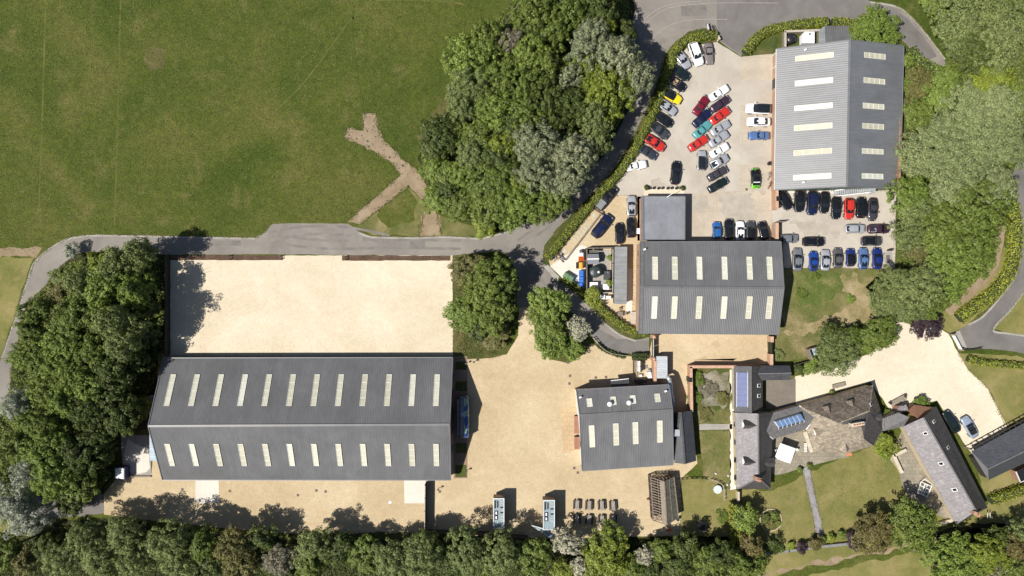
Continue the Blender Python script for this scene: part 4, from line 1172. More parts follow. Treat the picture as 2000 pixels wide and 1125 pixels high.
# main stone house (zoom frame 1400,680 scale .249)
def Z2(x, y, z): return P(1400 + x * .24896, 680 + y * .24896, z)
a, b = Z2(640, 452, 2.4), Z2(1222, 290, 2.4)
c, d = Z2(958, 588, 5.8), Z2(1196, 492, 5.8)
e, f_, g = Z2(1300, 530, 2.4), Z2(1302, 642, 2.4), Z2(1230, 766, 2.4)
h, i_, j, k_ = Z2(1150, 708, 5.0), Z2(1032, 822, 2.4), Z2(756, 815, 2.4), Z2(704, 648, 2.4)
l = Z2(1128, 612, 5.4)
roof_face(fh, [a, c, d, b], MAT['stonetile_shade']); roof_face(fh, [b, d, e], MAT['stonetile_shade'])
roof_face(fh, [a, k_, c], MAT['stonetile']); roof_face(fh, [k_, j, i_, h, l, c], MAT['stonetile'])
roof_face(fh, [i_, g, h], MAT['stonetile']); roof_face(fh, [h, g, f_, e, d, l], MAT['slatedk_shade'])  # east slope takes the dark copy, its shade painted in
roof_face(fh, [c, l, d], MAT['slatedk_shade'])  # dark face; the chimney's cast shadow is put into its colour
MB().bar(c + Vector((0, 0, .03)), d + Vector((0, 0, .03)), .22, .1).bar(l + Vector((0, 0, .03)), h + Vector((0, 0, .03)), .22, .1).bar(h + Vector((0, 0, .02)), i_ + Vector((0, 0, .02)), .18, .08).bar(d + Vector((0, 0, .02)), b + Vector((0, 0, .02)), .18, .08).build('ridge_tiles', MAT['stonetile'], fh)
skirt(fh, [a, b, e, f_, g, i_, j, k_], 2.25, MAT['stonewall'], .22)
MB().bar(Z2(690, 655, 2.5), Z2(745, 815, 2.5), .7, .25).build('parapet', MAT['stonechip'], fh)
nrm = (-.27, -.96)
dormer(fh, (a, b, c), 1611, 792, (.30, -.95), 1.5, 1.7, MAT['stonetile_shade'], MAT['stonechip'], False)
dormer(fh, (a, b, c), 1657, 781, (.30, -.95), 1.5, 1.7, MAT['stonetile_shade'], MAT['stonechip'], False)
dormer(fh, (k_, j, c), 1590, 844, (.95, .3), 1.5, 1.6, MAT['stonetile'], MAT['offwhite'])
dormer(fh, (i_, j, h), 1648, 878, (-.2, 1), 1.3, 1.6, MAT['stonetile'], MAT['offwhite'])
dormer(fh, (e, f_, d), 1717, 814, (-1, .1), 1.3, 1.3, MAT['slatedk_shade'], MAT['stonechip'], False)
rooflight(fh, (b, d, e), 1701, 789, .7, 1.0)
chimney(fh, 1676, 829, 4.2, 6.9, 2.3, .55, R(10), MAT['stonechip'], 4)
MB().box(*(P(1658, 887.5)[:2]), 0, .06, 1.2, .6, R(10)).build('door_step', MAT['terracotta'], fh)

# annexe with solar panels
ax = thing('annexe', 'slate annexe with blue solar panels on its west slope', 'house', tuple(P(1461, 760)))
ez, rz = 2.2, 4.1
NW, SW_, SE_, NE = P(1433.6, 715, ez), P(1434.5, 804, ez), P(1489.6, 801, ez), P(1489.6, 716, ez)
RN, RS = P(1466.7, 715.5, rz), P(1466.7, 807, rz)
roof_face(ax, [NW, SW_, RS, RN], MAT['slategrey']); roof_face(ax, [RN, RS, SE_, NE], MAT['slatedk_shade'])
MB().bar(RN + Vector((0, 0, .03)), RS + Vector((0, 0, .03)), .24, .1).build('ridge_tiles', MAT['lead'], ax)
skirt(ax, [NW, SW_, SE_, NE], ez - .1, MAT['stonewall'])
for q, s in ((RN, -.22), (RS, .22)):
    w_, e_ = (NW, NE) if q is RN else (SW_, SE_)
    MB().add([q + Vector((0, s, -.16)), w_ + Vector((.25, s, -.16)), e_ + Vector((-.25, s, -.16))], [(0, 1, 2)]).build('gable', MAT['stonewall'], ax)
upv = (RN - NW); upv.y = 0; upv.normalize()
N = upv.cross(Vector((0, 1, 0))).normalized()
if N.z < 0: N = -N
for r_ in range(6):
    for c_ in range(2):
        p = on_plane(1445 + c_ * 10, 733 + r_ * 11.1, NW, SW_, RN)
        o = MB().bar(p - upv * .53 + N * .09, p + upv * .53 + N * .09, 1.06, .05, 0, N).build('solar_panel', MAT['panel'], ax)
mb = MB()
p0, p1 = on_plane(1439, 727, NW, SW_, RN), on_plane(1439, 795, NW, SW_, RN)
mb.bar(p0 + N * .08, p1 + N * .08, .1, .06); q0, q1 = on_plane(1460.5, 727, NW, SW_, RN), on_plane(1460.5, 795, NW, SW_, RN)
mb.bar(q0 + N * .08, q1 + N * .08, .1, .06)
mb.build('panel_rail', MAT['offwhite'], ax)
rooflight(ax, (NE, SE_, RN), 1482, 753, .7, .9); rooflight(ax, (NE, SE_, RN), 1482, 773, .7, .9)
# porch building
pb = thing('garden_store', 'little slate roofed store across the paved court from the annexe', 'outbuilding', tuple(P(1515, 728)))
A, B, C_, Dd = P(1488, 714, 2.1), P(1543, 714, 2.1), P(1545, 742, 2.1), P(1489, 743, 2.1)
R0, R1 = P(1481, 729.5, 3.3), P(1545.5, 728.5, 3.3)
roof_face(pb, [A, R0, R1, B], MAT['slatechar']); roof_face(pb, [R0, Dd, C_, R1], MAT['slategrey'])
MB().bar(R0 + Vector((0, 0, .03)), R1 + Vector((0, 0, .03)), .2, .1).bar(A + Vector((0, 0, .03)), R0 + Vector((0, 0, .05)), .1, .08).bar(Dd + Vector((0, 0, .03)), R0 + Vector((0, 0, .05)), .1, .08).build('ridge_tiles', MAT['lead'], pb)
skirt(pb, [A, B, C_, Dd], 2.0, MAT['stonewall'])
MB().add([R1 + Vector((-.2, 0, -.15)), B + Vector((-.2, -.2, -.15)), C_ + Vector((-.2, .2, -.15))], [(0, 1, 2)]).build('gable', MAT['stonewall'], pb)

# long cottage range (zoom frame 1640,740 scale .2577)
def Z3(x, y, z): return P(1640 + x * .2577, 740 + y * .2577, z)
lc = thing('long_cottage', 'long low mauve slate cottage range set at a slant, rooflights along both slopes', 'house', tuple(P(1850, 900)))
ez, rz = 2.3, 5.0
NWe, SWe, SEe, NEe = Z3(482, 362, ez), Z3(886, 1102, ez), Z3(1122, 976, ez), Z3(732, 208, ez)
RNn, RSs = Z3(636, 292, rz), Z3(1036, 1002, rz)
roof_face(lc, [NWe, SWe, RSs, RNn], MAT['slate']); roof_face(lc, [RNn, RSs, SEe, NEe], MAT['slatedk_shade'])
roof_face(lc, [SWe, SEe, RSs], MAT['slategrey'])
MB().bar(RNn + Vector((0, 0, .03)), RSs + Vector((0, 0, .03)), .24, .1).build('ridge_tiles', MAT['lead'], lc)
skirt(lc, [NWe, SWe, SEe, NEe], ez - .1, MAT['stonewall'], .22)
iv = (NWe - SWe).normalized()
MB().add([RNn - iv * .3 + Vector((0, 0, -.16)), NWe - iv * .3 + Vector((.15, 0, -.16)), NEe - iv * .3 + Vector((-.15, 0, -.16))], [(0, 1, 2)]).build('gable', MAT['brickred'], lc)
rooflight(lc, (NWe, SWe, RNn), 1807.5, 846, .7, .8); rooflight(lc, (NWe, SWe, RNn), 1838, 905, .8, .9); rooflight(lc, (NWe, SWe, RNn), 1864.7, 956, .8, .9)
rooflight(lc, (NEe, SEe, RNn), 1823.5, 823, .6, .8); rooflight(lc, (NEe, SEe, RNn), 1851, 874, .6, .8)
chimney(lc, 1909, 1005, 2.0, 5.6, 1.2, .6, R(-25), MAT['brick'], 1)
q0, q1 = Z3(1098, 1000, 0), Z3(1128, 1060, 0)
mb = MB()
for s in (-.25, .25):
    mb.bar(q0 + Vector((s, 0, 1.2)), q1 + Vector((s, 0, .1)), .1)
mb.build('ladder', MAT['offwhite'], lc)
# link roof between house and cottage
k0, k1, k2, k3 = Z3(326, 300, 2.6), Z3(445, 255, 3.4), Z3(528, 292, 3.6), Z3(484, 360, 2.3)
k4 = Z3(320, 398, 2.3)
MB().slab([k0, k4, k3, k2, k1], .12).build('link_roof', MAT['lead'], lc)
mb = MB()
for t in (.1, .22, .34, .46, .58, .7, .82, .92):
    mb.bar(k0.lerp(k1, t) + Vector((0, 0, .1)), k4.lerp(k3, t) + Vector((0, 0, .05)), .08, .08)
mb.build('lead_rolls', MAT['lead'], lc)
skirt(lc, [k0, k4, k3, k2, k1], 2.2, MAT['stonewall'], .2)
m0, m1, m2, m3, m4 = Z3(520, 240, 2.6), Z3(565, 195, 2.2), Z3(690, 215, 2.2), Z3(662, 290, 3.6), Z3(590, 300, 3.4)
roof_face(lc, [m0, m4, m3, m2, m1], MAT['rust'], .12, 'mossy_roof')
skirt(lc, [m0, m4, m3, m2, m1], 2.1, MAT['brickred'], .2)
roof_face(lc, [Z3(450, 205, 2.4), Z3(440, 240, 2.4), Z3(520, 240, 2.5), Z3(510, 205, 2.4)], MAT['slate'], .12, 'porch_roof')
skirt(lc, [Z3(450, 205, 2.4), Z3(440, 240, 2.4), Z3(520, 240, 2.5), Z3(510, 205, 2.4)], 2.25, MAT['brickred'], .15)

# open fronted barn at the drive
cp = thing('cart_shed', 'dark grey roofed open fronted cart shed beside the drive', 'shed', tuple(P(1950, 885)))
ez, rz = 2.4, 4.4
F0, F1 = Z3(1000, 552, ez), Z3(1470, 295, ez)
r0, r1 = Z3(1124, 682, rz), Z3(1500, 500, rz)
s0, s1 = Z3(1130, 766, ez), Z3(1500, 592, ez)
roof_face(cp, [F0, r0, r1, F1], MAT['slatechar']); roof_face(cp, [r0, s0, s1, r1], MAT['dkgrey']); roof_face(cp, [F0, s0, r0], MAT['grey'])
MB().bar(r0 + Vector((0, 0, .03)), r1 + Vector((0, 0, .03)), .22, .1).build('ridge_tiles', MAT['lead'], cp)
dv = (F1 - F0).normalized()
nv = Vector((dv.y, -dv.x, 0)); nv = -nv if nv.y < 0 else nv
for t in (0.02, .2, .4, .6, .8, .98):
    q = F0.lerp(F1, t) + nv * .35
    MB().box(q.x, q.y, 0, 2.1, .18, .18, math.atan2(dv.y, dv.x)).build('post', MAT['timber'], cp)
mb = MB().bar(F0 + nv * .45 - Vector((0, 0, .2)), F1 + nv * .45 - Vector((0, 0, .2)), .2, .2)
for t in np.linspace(.02, .98, 12):
    q = F0.lerp(F1, float(t))
    mb.bar(q + nv * .42 - Vector((0, 0, .2)), q + Vector((0, 0, -.12)), .1, .1)
mb.build('eaves_frame', MAT['timberdark'], cp)
mid0, mid1 = (F0 + s0) / 2, (F1 + s1) / 2
skirt(cp, [F0 - nv * 1.5, s0, s1, F1 - nv * 1.5], 2.2, MAT['timberdark'], .15)
ks = thing('garden_shed', 'small black roofed shed beyond the cart shed, cut off by the picture edge', 'shed', tuple(P(1998, 928)))
A, B, C_, Dd = P(1984, 921, 2.2), P(2020, 903, 2.2), P(2030, 925, 2.2), P(1993, 942, 2.2)
roof_face(ks, [A, Dd, C_, B], MAT['black'])
skirt(ks, [A, B, C_, Dd], 2.05, MAT['brickred'], .12)
MB().bar(Dd + Vector((0, 0, 0)), A, .12, .2).bar(Dd, C_, .12, .2).build('fascia', MAT['offwhite'], ks)

# ------------------------------------------------------------------ cars
def loft(sections, close=True):
    """sections: list of rings (same count) -> verts, faces with capped ends"""
    n = len(sections[0]); vs = []; fs = []
    for s in sections:
        vs += s
    for k in range(len(sections) - 1):
        for i in range(n - 1):
            a = k * n + i
            fs.append((a, a + 1, a + n + 1, a + n))
    fs.append(tuple(range(n - 1, -1, -1)))
    fs.append(tuple((len(sections) - 1) * n + i for i in range(n)))
    return vs, fs

CARS = {
    # L, W, deck heights (rear, belt, nose), cabin base rear/front, roof rear/front, roof height
    'sports_coupe': dict(L=4.35, W=1.80, z=(0.78, 0.86, 0.60), base=(-1.72, 0.78), roof=(-0.55, 0.12), rz=1.26, taper=0.26, kind='sports car'),
    'classic_coupe': dict(L=4.30, W=1.62, z=(0.76, 0.84, 0.74), base=(-1.20, 0.42), roof=(-0.80, 0.06), rz=1.27, taper=0.12, kind='classic car', chrome=True),
    'saloon_car': dict(L=4.65, W=1.84, z=(0.92, 0.95, 0.72), base=(-1.72, 0.98), roof=(-0.92, 0.22), rz=1.42, taper=0.18, kind='car'),
    'off_roader': dict(L=4.80, W=1.96, z=(1.02, 1.06, 0.88), base=(-2.16, 1.00), roof=(-1.86, 0.34), rz=1.70, taper=0.14, kind='off-roader'),
    'hatchback_car': dict(L=3.80, W=1.70, z=(0.92, 0.94, 0.76), base=(-1.72, 0.76), roof=(-1.42, 0.22), rz=1.45, taper=0.16, kind='car'),
    'estate_car': dict(L=4.60, W=1.82, z=(0.92, 0.95, 0.74), base=(-2.08, 0.90), roof=(-1.78, 0.22), rz=1.45, taper=0.15, kind='car'),
    'open_top_car': dict(L=4.25, W=1.76, z=(0.80, 0.84, 0.62), base=(-1.15, 0.62), roof=None, rz=1.15, taper=0.22, kind='convertible'),
    'pickup_truck': dict(L=5.25, W=1.90, z=(1.05, 1.06, 0.92), base=(-0.60, 1.25), roof=(-0.42, 0.62), rz=1.72, taper=0.10, kind='pickup'),
}
PAINT0 = plain("car paint", (0.5, 0.5, 0.5), 0.25, coat=1.0, var=0)

def objmat(o, m):
    o.material_slots[0].link = 'OBJECT'
    o.material_slots[0].material = m

def make_car(kind):
    s = CARS[kind]
    L, W = s['L'], s['W']
    root = thing(kind, 'car', s['kind'])
    zr, zb, zn = s['z']
    hw = W / 2
    N = 15
    secs = []
    for i in range(N):
        t = -1 + 2 * i / (N - 1)
        x = t * L / 2
        w = hw * (1 - s['taper'] * max(0, abs(t) - 0.35) ** 2.2 / (0.65 ** 2.2))
        if abs(t) == 1:
            w *= 0.88
        if kind == 'sports_coupe' and -0.75 < t < -0.3:
            w = min(hw, w * 1.02)
        zt = zb + ((zn - zb) * max(0, t - 0.15) / 0.85 if t > 0 else (zr - zb) * max(0, -t - 0.3) / 0.7)
        if abs(t) == 1:
            zt -= 0.16
        bot = 0.24 + (0.12 if abs(t) == 1 else 0)
        ring = []
        half = [(w * .90, bot), (w, bot + .16), (w, zt - .16), (w * .965, zt - .05), (w * .86, zt), (w * .45, zt + .035), (0, zt + .045)]
        for y, z in half:
            ring.append((x, y, z))
        for y, z in half[-2::-1]:
            ring.append((x, -y, z))
        secs.append(ring)
    vs, fs = loft(secs)
    o = MB().add(vs, [f[::-1] for f in fs]).build('body', PAINT0, root, True); objmat(o, PAINT0)
    # bonnet shut lines
    x1 = s['base'][1]
    b0, b1 = s['base']
    wb = hw * 0.86
    def belt(x):
        t = x / (L / 2)
        return zb + ((zn - zb) * max(0, t - 0.15) / 0.85 if t > 0 else (zr - zb) * max(0, -t - 0.3) / 0.7)
    if s['roof']:
        r0, r1 = s['roof']; rz = s['rz']
        wr = hw * 0.70
        B = [(b0, wb * .90, belt(b0) - .02), (b1, wb * .92, belt(b1) - .02), (b1, -wb * .92, belt(b1) - .02), (b0, -wb * .90, belt(b0) - .02)]
        mbx = (b0 + b1) / 2
        T = [(r0, wr, rz - .04), (r1, wr, rz - .04), (r1, -wr, rz - .04), (r0, -wr, rz - .04)]
        bm = ((b0 + b1) / 2, wb, zb); bm2 = ((b0 + b1) / 2, -wb, zb)
        tm = ((r0 + r1) / 2, wr * 1.03, rz); tm2 = ((r0 + r1) / 2, -wr * 1.03, rz)
        xc = (r0 + r1) / 2
        vs = [B[0], bm, B[1], B[2], bm2, B[3], T[0], tm, T[1], T[2], tm2, T[3], (r0, 0, rz + .01), (xc, 0, rz + .05), (r1, 0, rz + .01), (b0 - .06, 0, belt(b0) - .02), (b1 + .10, 0, belt(b1) - .02)]
        fs = [(0, 1, 7, 6), (1, 2, 8, 7), (2, 16, 14, 8), (16, 3, 9, 14), (3, 4, 10, 9), (4, 5, 11, 10), (5, 15, 12, 11), (15, 0, 6, 12),
              (6, 7, 13, 12), (7, 8, 14, 13), (14, 9, 10, 13), (13, 10, 11, 12)]
        o = MB().add(vs, [f[::-1] for f in fs]).build('roof', PAINT0, root); objmat(o, PAINT0)
        def pane(name, q, inset, par=root, m=MAT['glass'], off=0.018):
            q = [Vector(v) for v in q]
            c = sum(q, Vector()) / len(q)
            n = (q[1] - q[0]).cross(q[2] - q[0]).normalized()
            if n.dot(c - Vector((mbx, 0, .7))) < 0: n = -n
            q = [v.lerp(c, inset) + n * off for v in q]
            return MB().add(q + [v - n * .012 for v in q], [tuple(range(len(q)))] + [(i, len(q) + i, len(q) + (i + 1) % len(q), (i + 1) % len(q)) for i in range(len(q))]).build(name, m, par)
        pane('windscreen', [vs[2], vs[16], vs[3], vs[9], vs[14], vs[8]], .09, off=.03)
        pane('rear_window', [vs[5], vs[15], vs[0], vs[6], vs[12], vs[11]], .16 if kind != 'sports_coupe' else .22, off=.03)
        for q in ([vs[0], vs[1], vs[7], vs[6]], [vs[1], vs[2], vs[8], vs[7]], [vs[3], vs[4], vs[10], vs[9]], [vs[4], vs[5], vs[11], vs[10]]):
            pane('side_window', q, .10)
    else:
        # open cockpit
        zc = zb + .05
        MB().box((b0 + b1) / 2, 0, zb - .10, zc, b1 - b0, wb * 1.7).build('cockpit', MAT['blackpl'], root)
        for y in (-.36, .36):
            MB().box(-.12, y, zc, zc + .07, .55, .46).box(-.50, y, zc, zc + .32, .16, .44).build('seat', MAT['tan'], root)
        q = [Vector((b1 + .04, wb * .85, zb)), Vector((b1 + .04, -wb * .85, zb)), Vector((b1 - .35, -wb * .75, s['rz'])), Vector((b1 - .35, wb * .75, s['rz']))]
        MB().slab(q, .02).build('windscreen', MAT['glass'], root)
        MB().bar(q[2] + Vector((0, -.02, 0)), q[3] + Vector((0, .02, 0)), .06).bar(q[1], q[2], .06).bar(q[0], q[3], .06).build('windscreen_frame', MAT['chrome'], root)
        MB().box(b0 - .12, 0, zb, zb + .10, .26, wb * 1.5).build('folded_hood', MAT['blackpl'], root)
    wx = L * 0.30
    wr_ = .33 if kind not in ('off_roader', 'pickup_truck') else .38
    for x in (-wx, wx):
        for y in (-1, 1):
            w = MB().cyl((x, y * (hw + .012), wr_), (x, y * (hw - .21), wr_), wr_, n=18).build('wheel', MAT['tyre'], root)
            MB().cyl((x, y * (hw + .018), wr_), (x, y * (hw - .02), wr_), wr_ * .64, n=14).build('rim', MAT['rim'], w)
    tf = hw * (1 - s['taper']) * .80
    for y in (-1, 1):
        MB().dome((L / 2 - .20, y * tf * .92, zn - .05), .13, .10, 10, 3).build('headlight', MAT['lamp'], root)
        MB().box(-L / 2 + .10, y * tf * .86, zr - .22, zr - .08, .10, .26).build('tail_light', MAT['taillamp'], root)
        mx = (b1 - .22) if s['roof'] else b1 - .1
        o = MB().box(mx, y * (hw + .10), zb - .02, zb + .13, .14, .20).build('wing_mirror', PAINT0, root); objmat(o, PAINT0)
    if s.get('chrome'):
        for x in (-L / 2 - .04, L / 2 + .04):
            MB().box(x, 0, .42, .54, .12, W * .86).build('bumper', MAT['chrome'], root)
        MB().box(b0 - .34, 0, zr + .035, zr + .055, .3, .62).build('engine_grille', MAT['blackpl'], root)
    else:
        MB().box(L / 2 - .03, 0, .36, .52, .10, W * .52).build('front_grille', MAT['blackpl'], root)
    if kind == 'pickup_truck':
        MB().box(-1.62, 0, 1.06, 1.135, 1.75, W * .72).build('load_bed', MAT['grey'], root)
    if kind == 'sports_coupe':
        MB().box(-L / 2 + .28, 0, zr + .02, zr + .10, .22, W * .62).build('spoiler', MAT['blackpl'], root)
    return root

def kids(o):
    return [c for c in D.objects if c.parent == o] if False else list(o.children)

def copy_tree(o, parent=None):
    c = o.copy()
    COL.objects.link(c)
    if parent is not None:
        c.parent = parent
    for ch in list(o.children):
        copy_tree(ch, c)
    return c

PAINTS = {}
def paint(key, col, metal=0.0, rough=0.28):
    if key not in PAINTS:
        PAINTS[key] = plain("paint " + key, col, rough, metal, 0.04, 1.5, coat=1.0)
    return PAINTS[key]

C_ = {
    'silver': ((0.46, 0.48, 0.51), 0.35), 'white': ((0.80, 0.80, 0.80), 0), 'taupe': ((0.27, 0.235, 0.22), 0.35), 'dkgreen': ((0.008, 0.016, 0.014), 0.0),
    'black': ((0.007, 0.0075, 0.009), 0), 'yellow': ((0.80, 0.62, 0.012), 0), 'red': ((0.50, 0.028, 0.018), 0), 'slate': ((0.035, 0.045, 0.06), 0.2),
    'dkgrey': ((0.065, 0.07, 0.08), 0.3), 'maroon': ((0.16, 0.008, 0.020), 0), 'navy': ((0.008, 0.012, 0.045), 0), 'teal': ((0.10, 0.33, 0.34), 0.15), 'plum': ((0.05, 0.026, 0.045), 0.2),
    'gunmetal': ((0.055, 0.05, 0.06), 0.2), 'midblue': ((0.02, 0.11, 0.34), 0), 'blue': ((0.012, 0.055, 0.27), 0.1), 'steelblue': ((0.11, 0.20, 0.42), 0.3), 'iceblue': ((0.33, 0.40, 0.50), 0.3),
    'grey': ((0.22, 0.235, 0.25), 0.35), 'mattegrey': ((0.075, 0.072, 0.072), 0), 'royal': ((0.012, 0.028, 0.16), 0.1), 'lime': ((0.18, 0.68, 0.03), 0),
}
PROTO = {}
def car(kind, px, py, ang, colour, label, group, roof=None, k=None, length=None):
    fresh = kind not in PROTO
    if fresh:
        PROTO[kind] = make_car(kind)
        r = PROTO[kind]
    else:
        r = copy_tree(PROTO[kind])
    z = 0.62
    p = P(px, py, z)
    r.location = (p.x, p.y, 0.034)
    r.rotation_euler = (0, 0, R(ang))
    s = (length / 10.0 / CARS[kind]['L']) if length else 1.0
    s = max(0.86, min(1.12, s))
    r.scale = (s, 0.5 + s * .5, 0.5 + s * .5)
    r['label'] = label; r['category'] = CARS[kind]['kind']; r['group'] = group
    col, met = C_[colour]
    m = paint(colour, col, met, 0.55 if colour == 'mattegrey' else 0.28)
    for c in r.children:
        n = c.name.split('.')[0]
        if n in ('body', 'wing_mirror') or (n == 'roof' and roof is None):
            objmat(c, m)
        elif n == 'roof':
            objmat(c, MAT['glass'] if roof == 'glass' else paint(roof, C_[roof][0], C_[roof][1]))
    return r

gH, gM, gN = 'cars nosed out along the hedge', 'cars in slanting rows on the car park', 'cars lined up under the green gable'
gS, gW, gT, gL = 'cars lined up along the grass bank', 'cars against the wall of the north barn', 'cars backed up to the middle barn', 'cars on the sandy gravel by the flat roofed block'
gD, gX = 'cars on the cream drive', 'cars standing loose on the car park'
car('sports_coupe', 1332.9, 115.6, -54, 'silver', 'silver sports coupe at the hedge bend, next to the white off-roader', gH, length=43)
car('off_roader', 1358.7, 105.8, -70, 'white', 'white off-roader with a big dark glass roof panel, under the yellow green hedge', gH, length=48)
car('classic_coupe', 1384.5, 104, -86, 'taupe', 'taupe grey classic car at the end of the row by the gateway', gH, length=42)
car('sports_coupe', 1328.5, 141.4, -33, 'dkgreen', 'blackish green sports car between the silver coupe and the black convertible', gH, length=43)
car('open_top_car', 1320.5, 162.7, -34, 'black', 'black convertible with tan seats parked beside the yellow sports car', gH, length=42)
car('sports_coupe', 1311.6, 187.6, -30, 'yellow', 'bright yellow sports car with a black roof', gH, roof='black', length=44)
car('sports_coupe', 1303.6, 209.3, -36, 'silver', 'silver sports coupe just below the yellow one at the hedge', gH, length=42)
car('sports_coupe', 1296.5, 233.3, -34, 'black', 'black sports car at the hedge between the silver coupe and the grey coupe', gH, length=40)
car('sports_coupe', 1287.6, 254.7, -37, 'dkgrey', 'dark grey coupe at the hedge directly above the red one', gH, length=44)
car('sports_coupe', 1278.7, 278.7, -33, 'red', 'red sports coupe in the hedge row, dark glass at its tail', gH, length=46)
car('classic_coupe', 1263.6, 296.5, -31, 'slate', 'slate blue grey car last in the hedge row below the red coupe', gH, length=42)
car('classic_coupe', 1243, 323.7, 11, 'white', 'white classic car alone at the foot of the hedge', gX, length=41)
car('sports_coupe', 1319.6, 337.4, 84, 'black', 'black sports car standing alone above the plant bed', gX, length=46)
car('estate_car', 1370.3, 313.4, 88, 'silver', 'silver car with a dark glass roof, square to the slanting row beside it', gX, roof='glass', length=39)
car('classic_coupe', 1369.4, 205.8, 54, 'maroon', 'maroon classic coupe at the head of the shorter slanting row', gM, length=42)
car('classic_coupe', 1371, 230.7, 43, 'navy', 'dark navy classic coupe between the maroon car and the teal car', gM, length=43)
car('classic_coupe', 1372, 252.9, 43, 'teal', 'teal green classic coupe next to a red one', gM, length=43)
car('classic_coupe', 1364, 279.6, 33, 'red', 'red classic car lying next to the teal coupe, foot of the shorter row', gM, length=43)
car('classic_coupe', 1404.4, 181.4, 33, 'white', 'white classic car at the head of the longer slanting row', gM, length=43)
car('classic_coupe', 1406.7, 203.1, 35, 'plum', 'plum coloured classic coupe second in the longer slanting row', gM, length=42)
car('classic_coupe', 1405.8, 226.2, 36, 'red', 'red classic car between the plum coupe and a silver one', gM, length=45)
car('classic_coupe', 1406.7, 250.2, 31, 'silver', 'silver classic car directly below the red one in the longer slanting row', gM, length=42)
car('classic_coupe', 1404, 271.6, 33, 'silver', 'silver classic car directly above a white one in the slanting row', gM, length=43)
car('classic_coupe', 1404.9, 293.8, 30, 'white', 'white classic car between two silver ones in the longer slanting row', gM, length=41)
car('sports_coupe', 1404, 316, 29, 'silver', 'silver sports coupe above the gunmetal classic in the slanting row', gM, length=43)
car('classic_coupe', 1401.4, 339.1, 29, 'gunmetal', 'gunmetal classic car second from the foot of the longer row', gM, length=42)
car('classic_coupe', 1402.2, 361.4, 30, 'dkgreen', 'near black classic car at the foot of the longer slanting row', gM, length=42)
car('off_roader', 1480.5, 212.9, 177, 'white', 'white car with a black glass roof backed to the brick wall', gW, roof='glass', length=49)
car('saloon_car', 1481.4, 237.8, 179, 'white', 'white saloon with a painted roof backed to the brick wall', gW, length=46)
car('classic_coupe', 1482.3, 265, 180, 'steelblue', 'blue classic coupe backed to the brick wall', gW, length=41)
race = car('sports_coupe', 1476, 348, 91, 'black', 'black race car with lime green splashes and a white stripe', gX, length=40)
car('pickup_truck', 1183.6, 386.5, 51, 'black', 'black pickup with a grey load bed beside the hedge', gL, length=54)
car('off_roader', 1175.6, 441.6, 52, 'navy', 'dark navy off-roader beside the low timber edging', gL, length=52)
car('sports_coupe', 1233.4, 402.5, 90, 'silver', 'silver sports coupe by the brick flank of the flat roofed block', gL, length=42)
car('saloon_car', 1232.5, 444.2, 90, 'black', 'black saloon tight behind the silver coupe by the flat roofed block', gL, length=40)
car('sports_coupe', 1210.2, 455.8, 91, 'black', 'black sports car in front of the long grey shed', gL, length=41)
car('hatchback_car', 1400, 449.5, 90, 'midblue', 'mid blue hatchback backed up to the middle barn', gT, length=33)
car('saloon_car', 1424, 448, 91, 'black', 'black saloon between the mid blue hatchback and the white coupe', gT, length=41)
car('sports_coupe', 1445.6, 451, 90, 'white', 'white sports coupe with dark tail glass backed up to the middle barn', gT, length=40)
car('hatchback_car', 1466, 450, 90, 'dkgrey', 'dark grey small car beside the white sports coupe', gT, length=37, roof='black')
car('hatchback_car', 1491, 450.5, 104, 'black', 'black hatchback standing askew by the brick gate pier', gT, length=37)
car('hatchback_car', 1532.4, 391.6, -57, 'black', 'black hatchback standing askew at the corner of the green gable', gN, length=40)
car('off_roader', 1560.6, 393, -92, 'black', 'black off-roader second under the green gable, between hatchback and navy car', gN, length=42)
car('off_roader', 1585.6, 397, -93, 'navy', 'navy off-roader under the green gable', gN, length=46)
car('saloon_car', 1610, 395.6, -93, 'black', 'black saloon between the navy off-roader and the foot of the steel stair', gN, length=42)
car('saloon_car', 1633, 406, -92, 'black', 'black saloon immediately beside the red hatchback, below the stair', gN, length=44)
car('hatchback_car', 1657.6, 408, -91, 'red', 'red hatchback in the row of black cars', gN, length=41)
car('off_roader', 1681.6, 405.6, 88, 'black', 'black off-roader between the red hatchback and the dark grey coupe', gN, length=41)
car('sports_coupe', 1704.4, 409, -92, 'gunmetal', 'dark grey coupe at the tree end of the row', gN, length=45)
car('hatchback_car', 1670, 447, 0, 'silver', 'silver hatchback lying crosswise behind the long dark saloon', gX, length=39)
car('saloon_car', 1716, 447, 1, 'plum', 'dark plum saloon lying crosswise near the trees', gX, length=44)
car('hatchback_car', 1702, 471, 0, 'dkgrey', 'grey hatchback with a black roof lying crosswise above the dark blue car', gX, roof='black', length=41)
car('hatchback_car', 1541, 466, 1, 'grey', 'pale grey hatchback at the corner of the middle barn, behind the gate pier', gX, length=36)
car('estate_car', 1589, 472, 0, 'black', 'black estate car lying crosswise in the middle of the yard', gX, length=44)
car('saloon_car', 1557, 507, 89, 'grey', 'grey saloon beside the shadow of the middle barn', gS, length=45)
car('sports_coupe', 1589, 510, 89, 'blue', 'vivid blue sports coupe between the grey saloon and the pale silver car', gS, length=39)
car('saloon_car', 1611.6, 508, 88, 'silver', 'pale silver car between the vivid blue coupe and the matt grey car', gS, length=41)
car('saloon_car', 1636.4, 504, 90, 'mattegrey', 'matt charcoal car in the grass bank row', gS, length=40)
car('hatchback_car', 1661, 503, 91, 'royal', 'small dark blue hatchback with a black roof', gS, roof='black', length=35)
car('sports_coupe', 1686.4, 505, 90, 'steelblue', 'light metallic blue coupe beside the small black roofed hatchback', gS, length=43)
car('saloon_car', 1713, 505, 90, 'royal', 'dark blue saloon at the tree end of the grass bank row', gS, length=42)
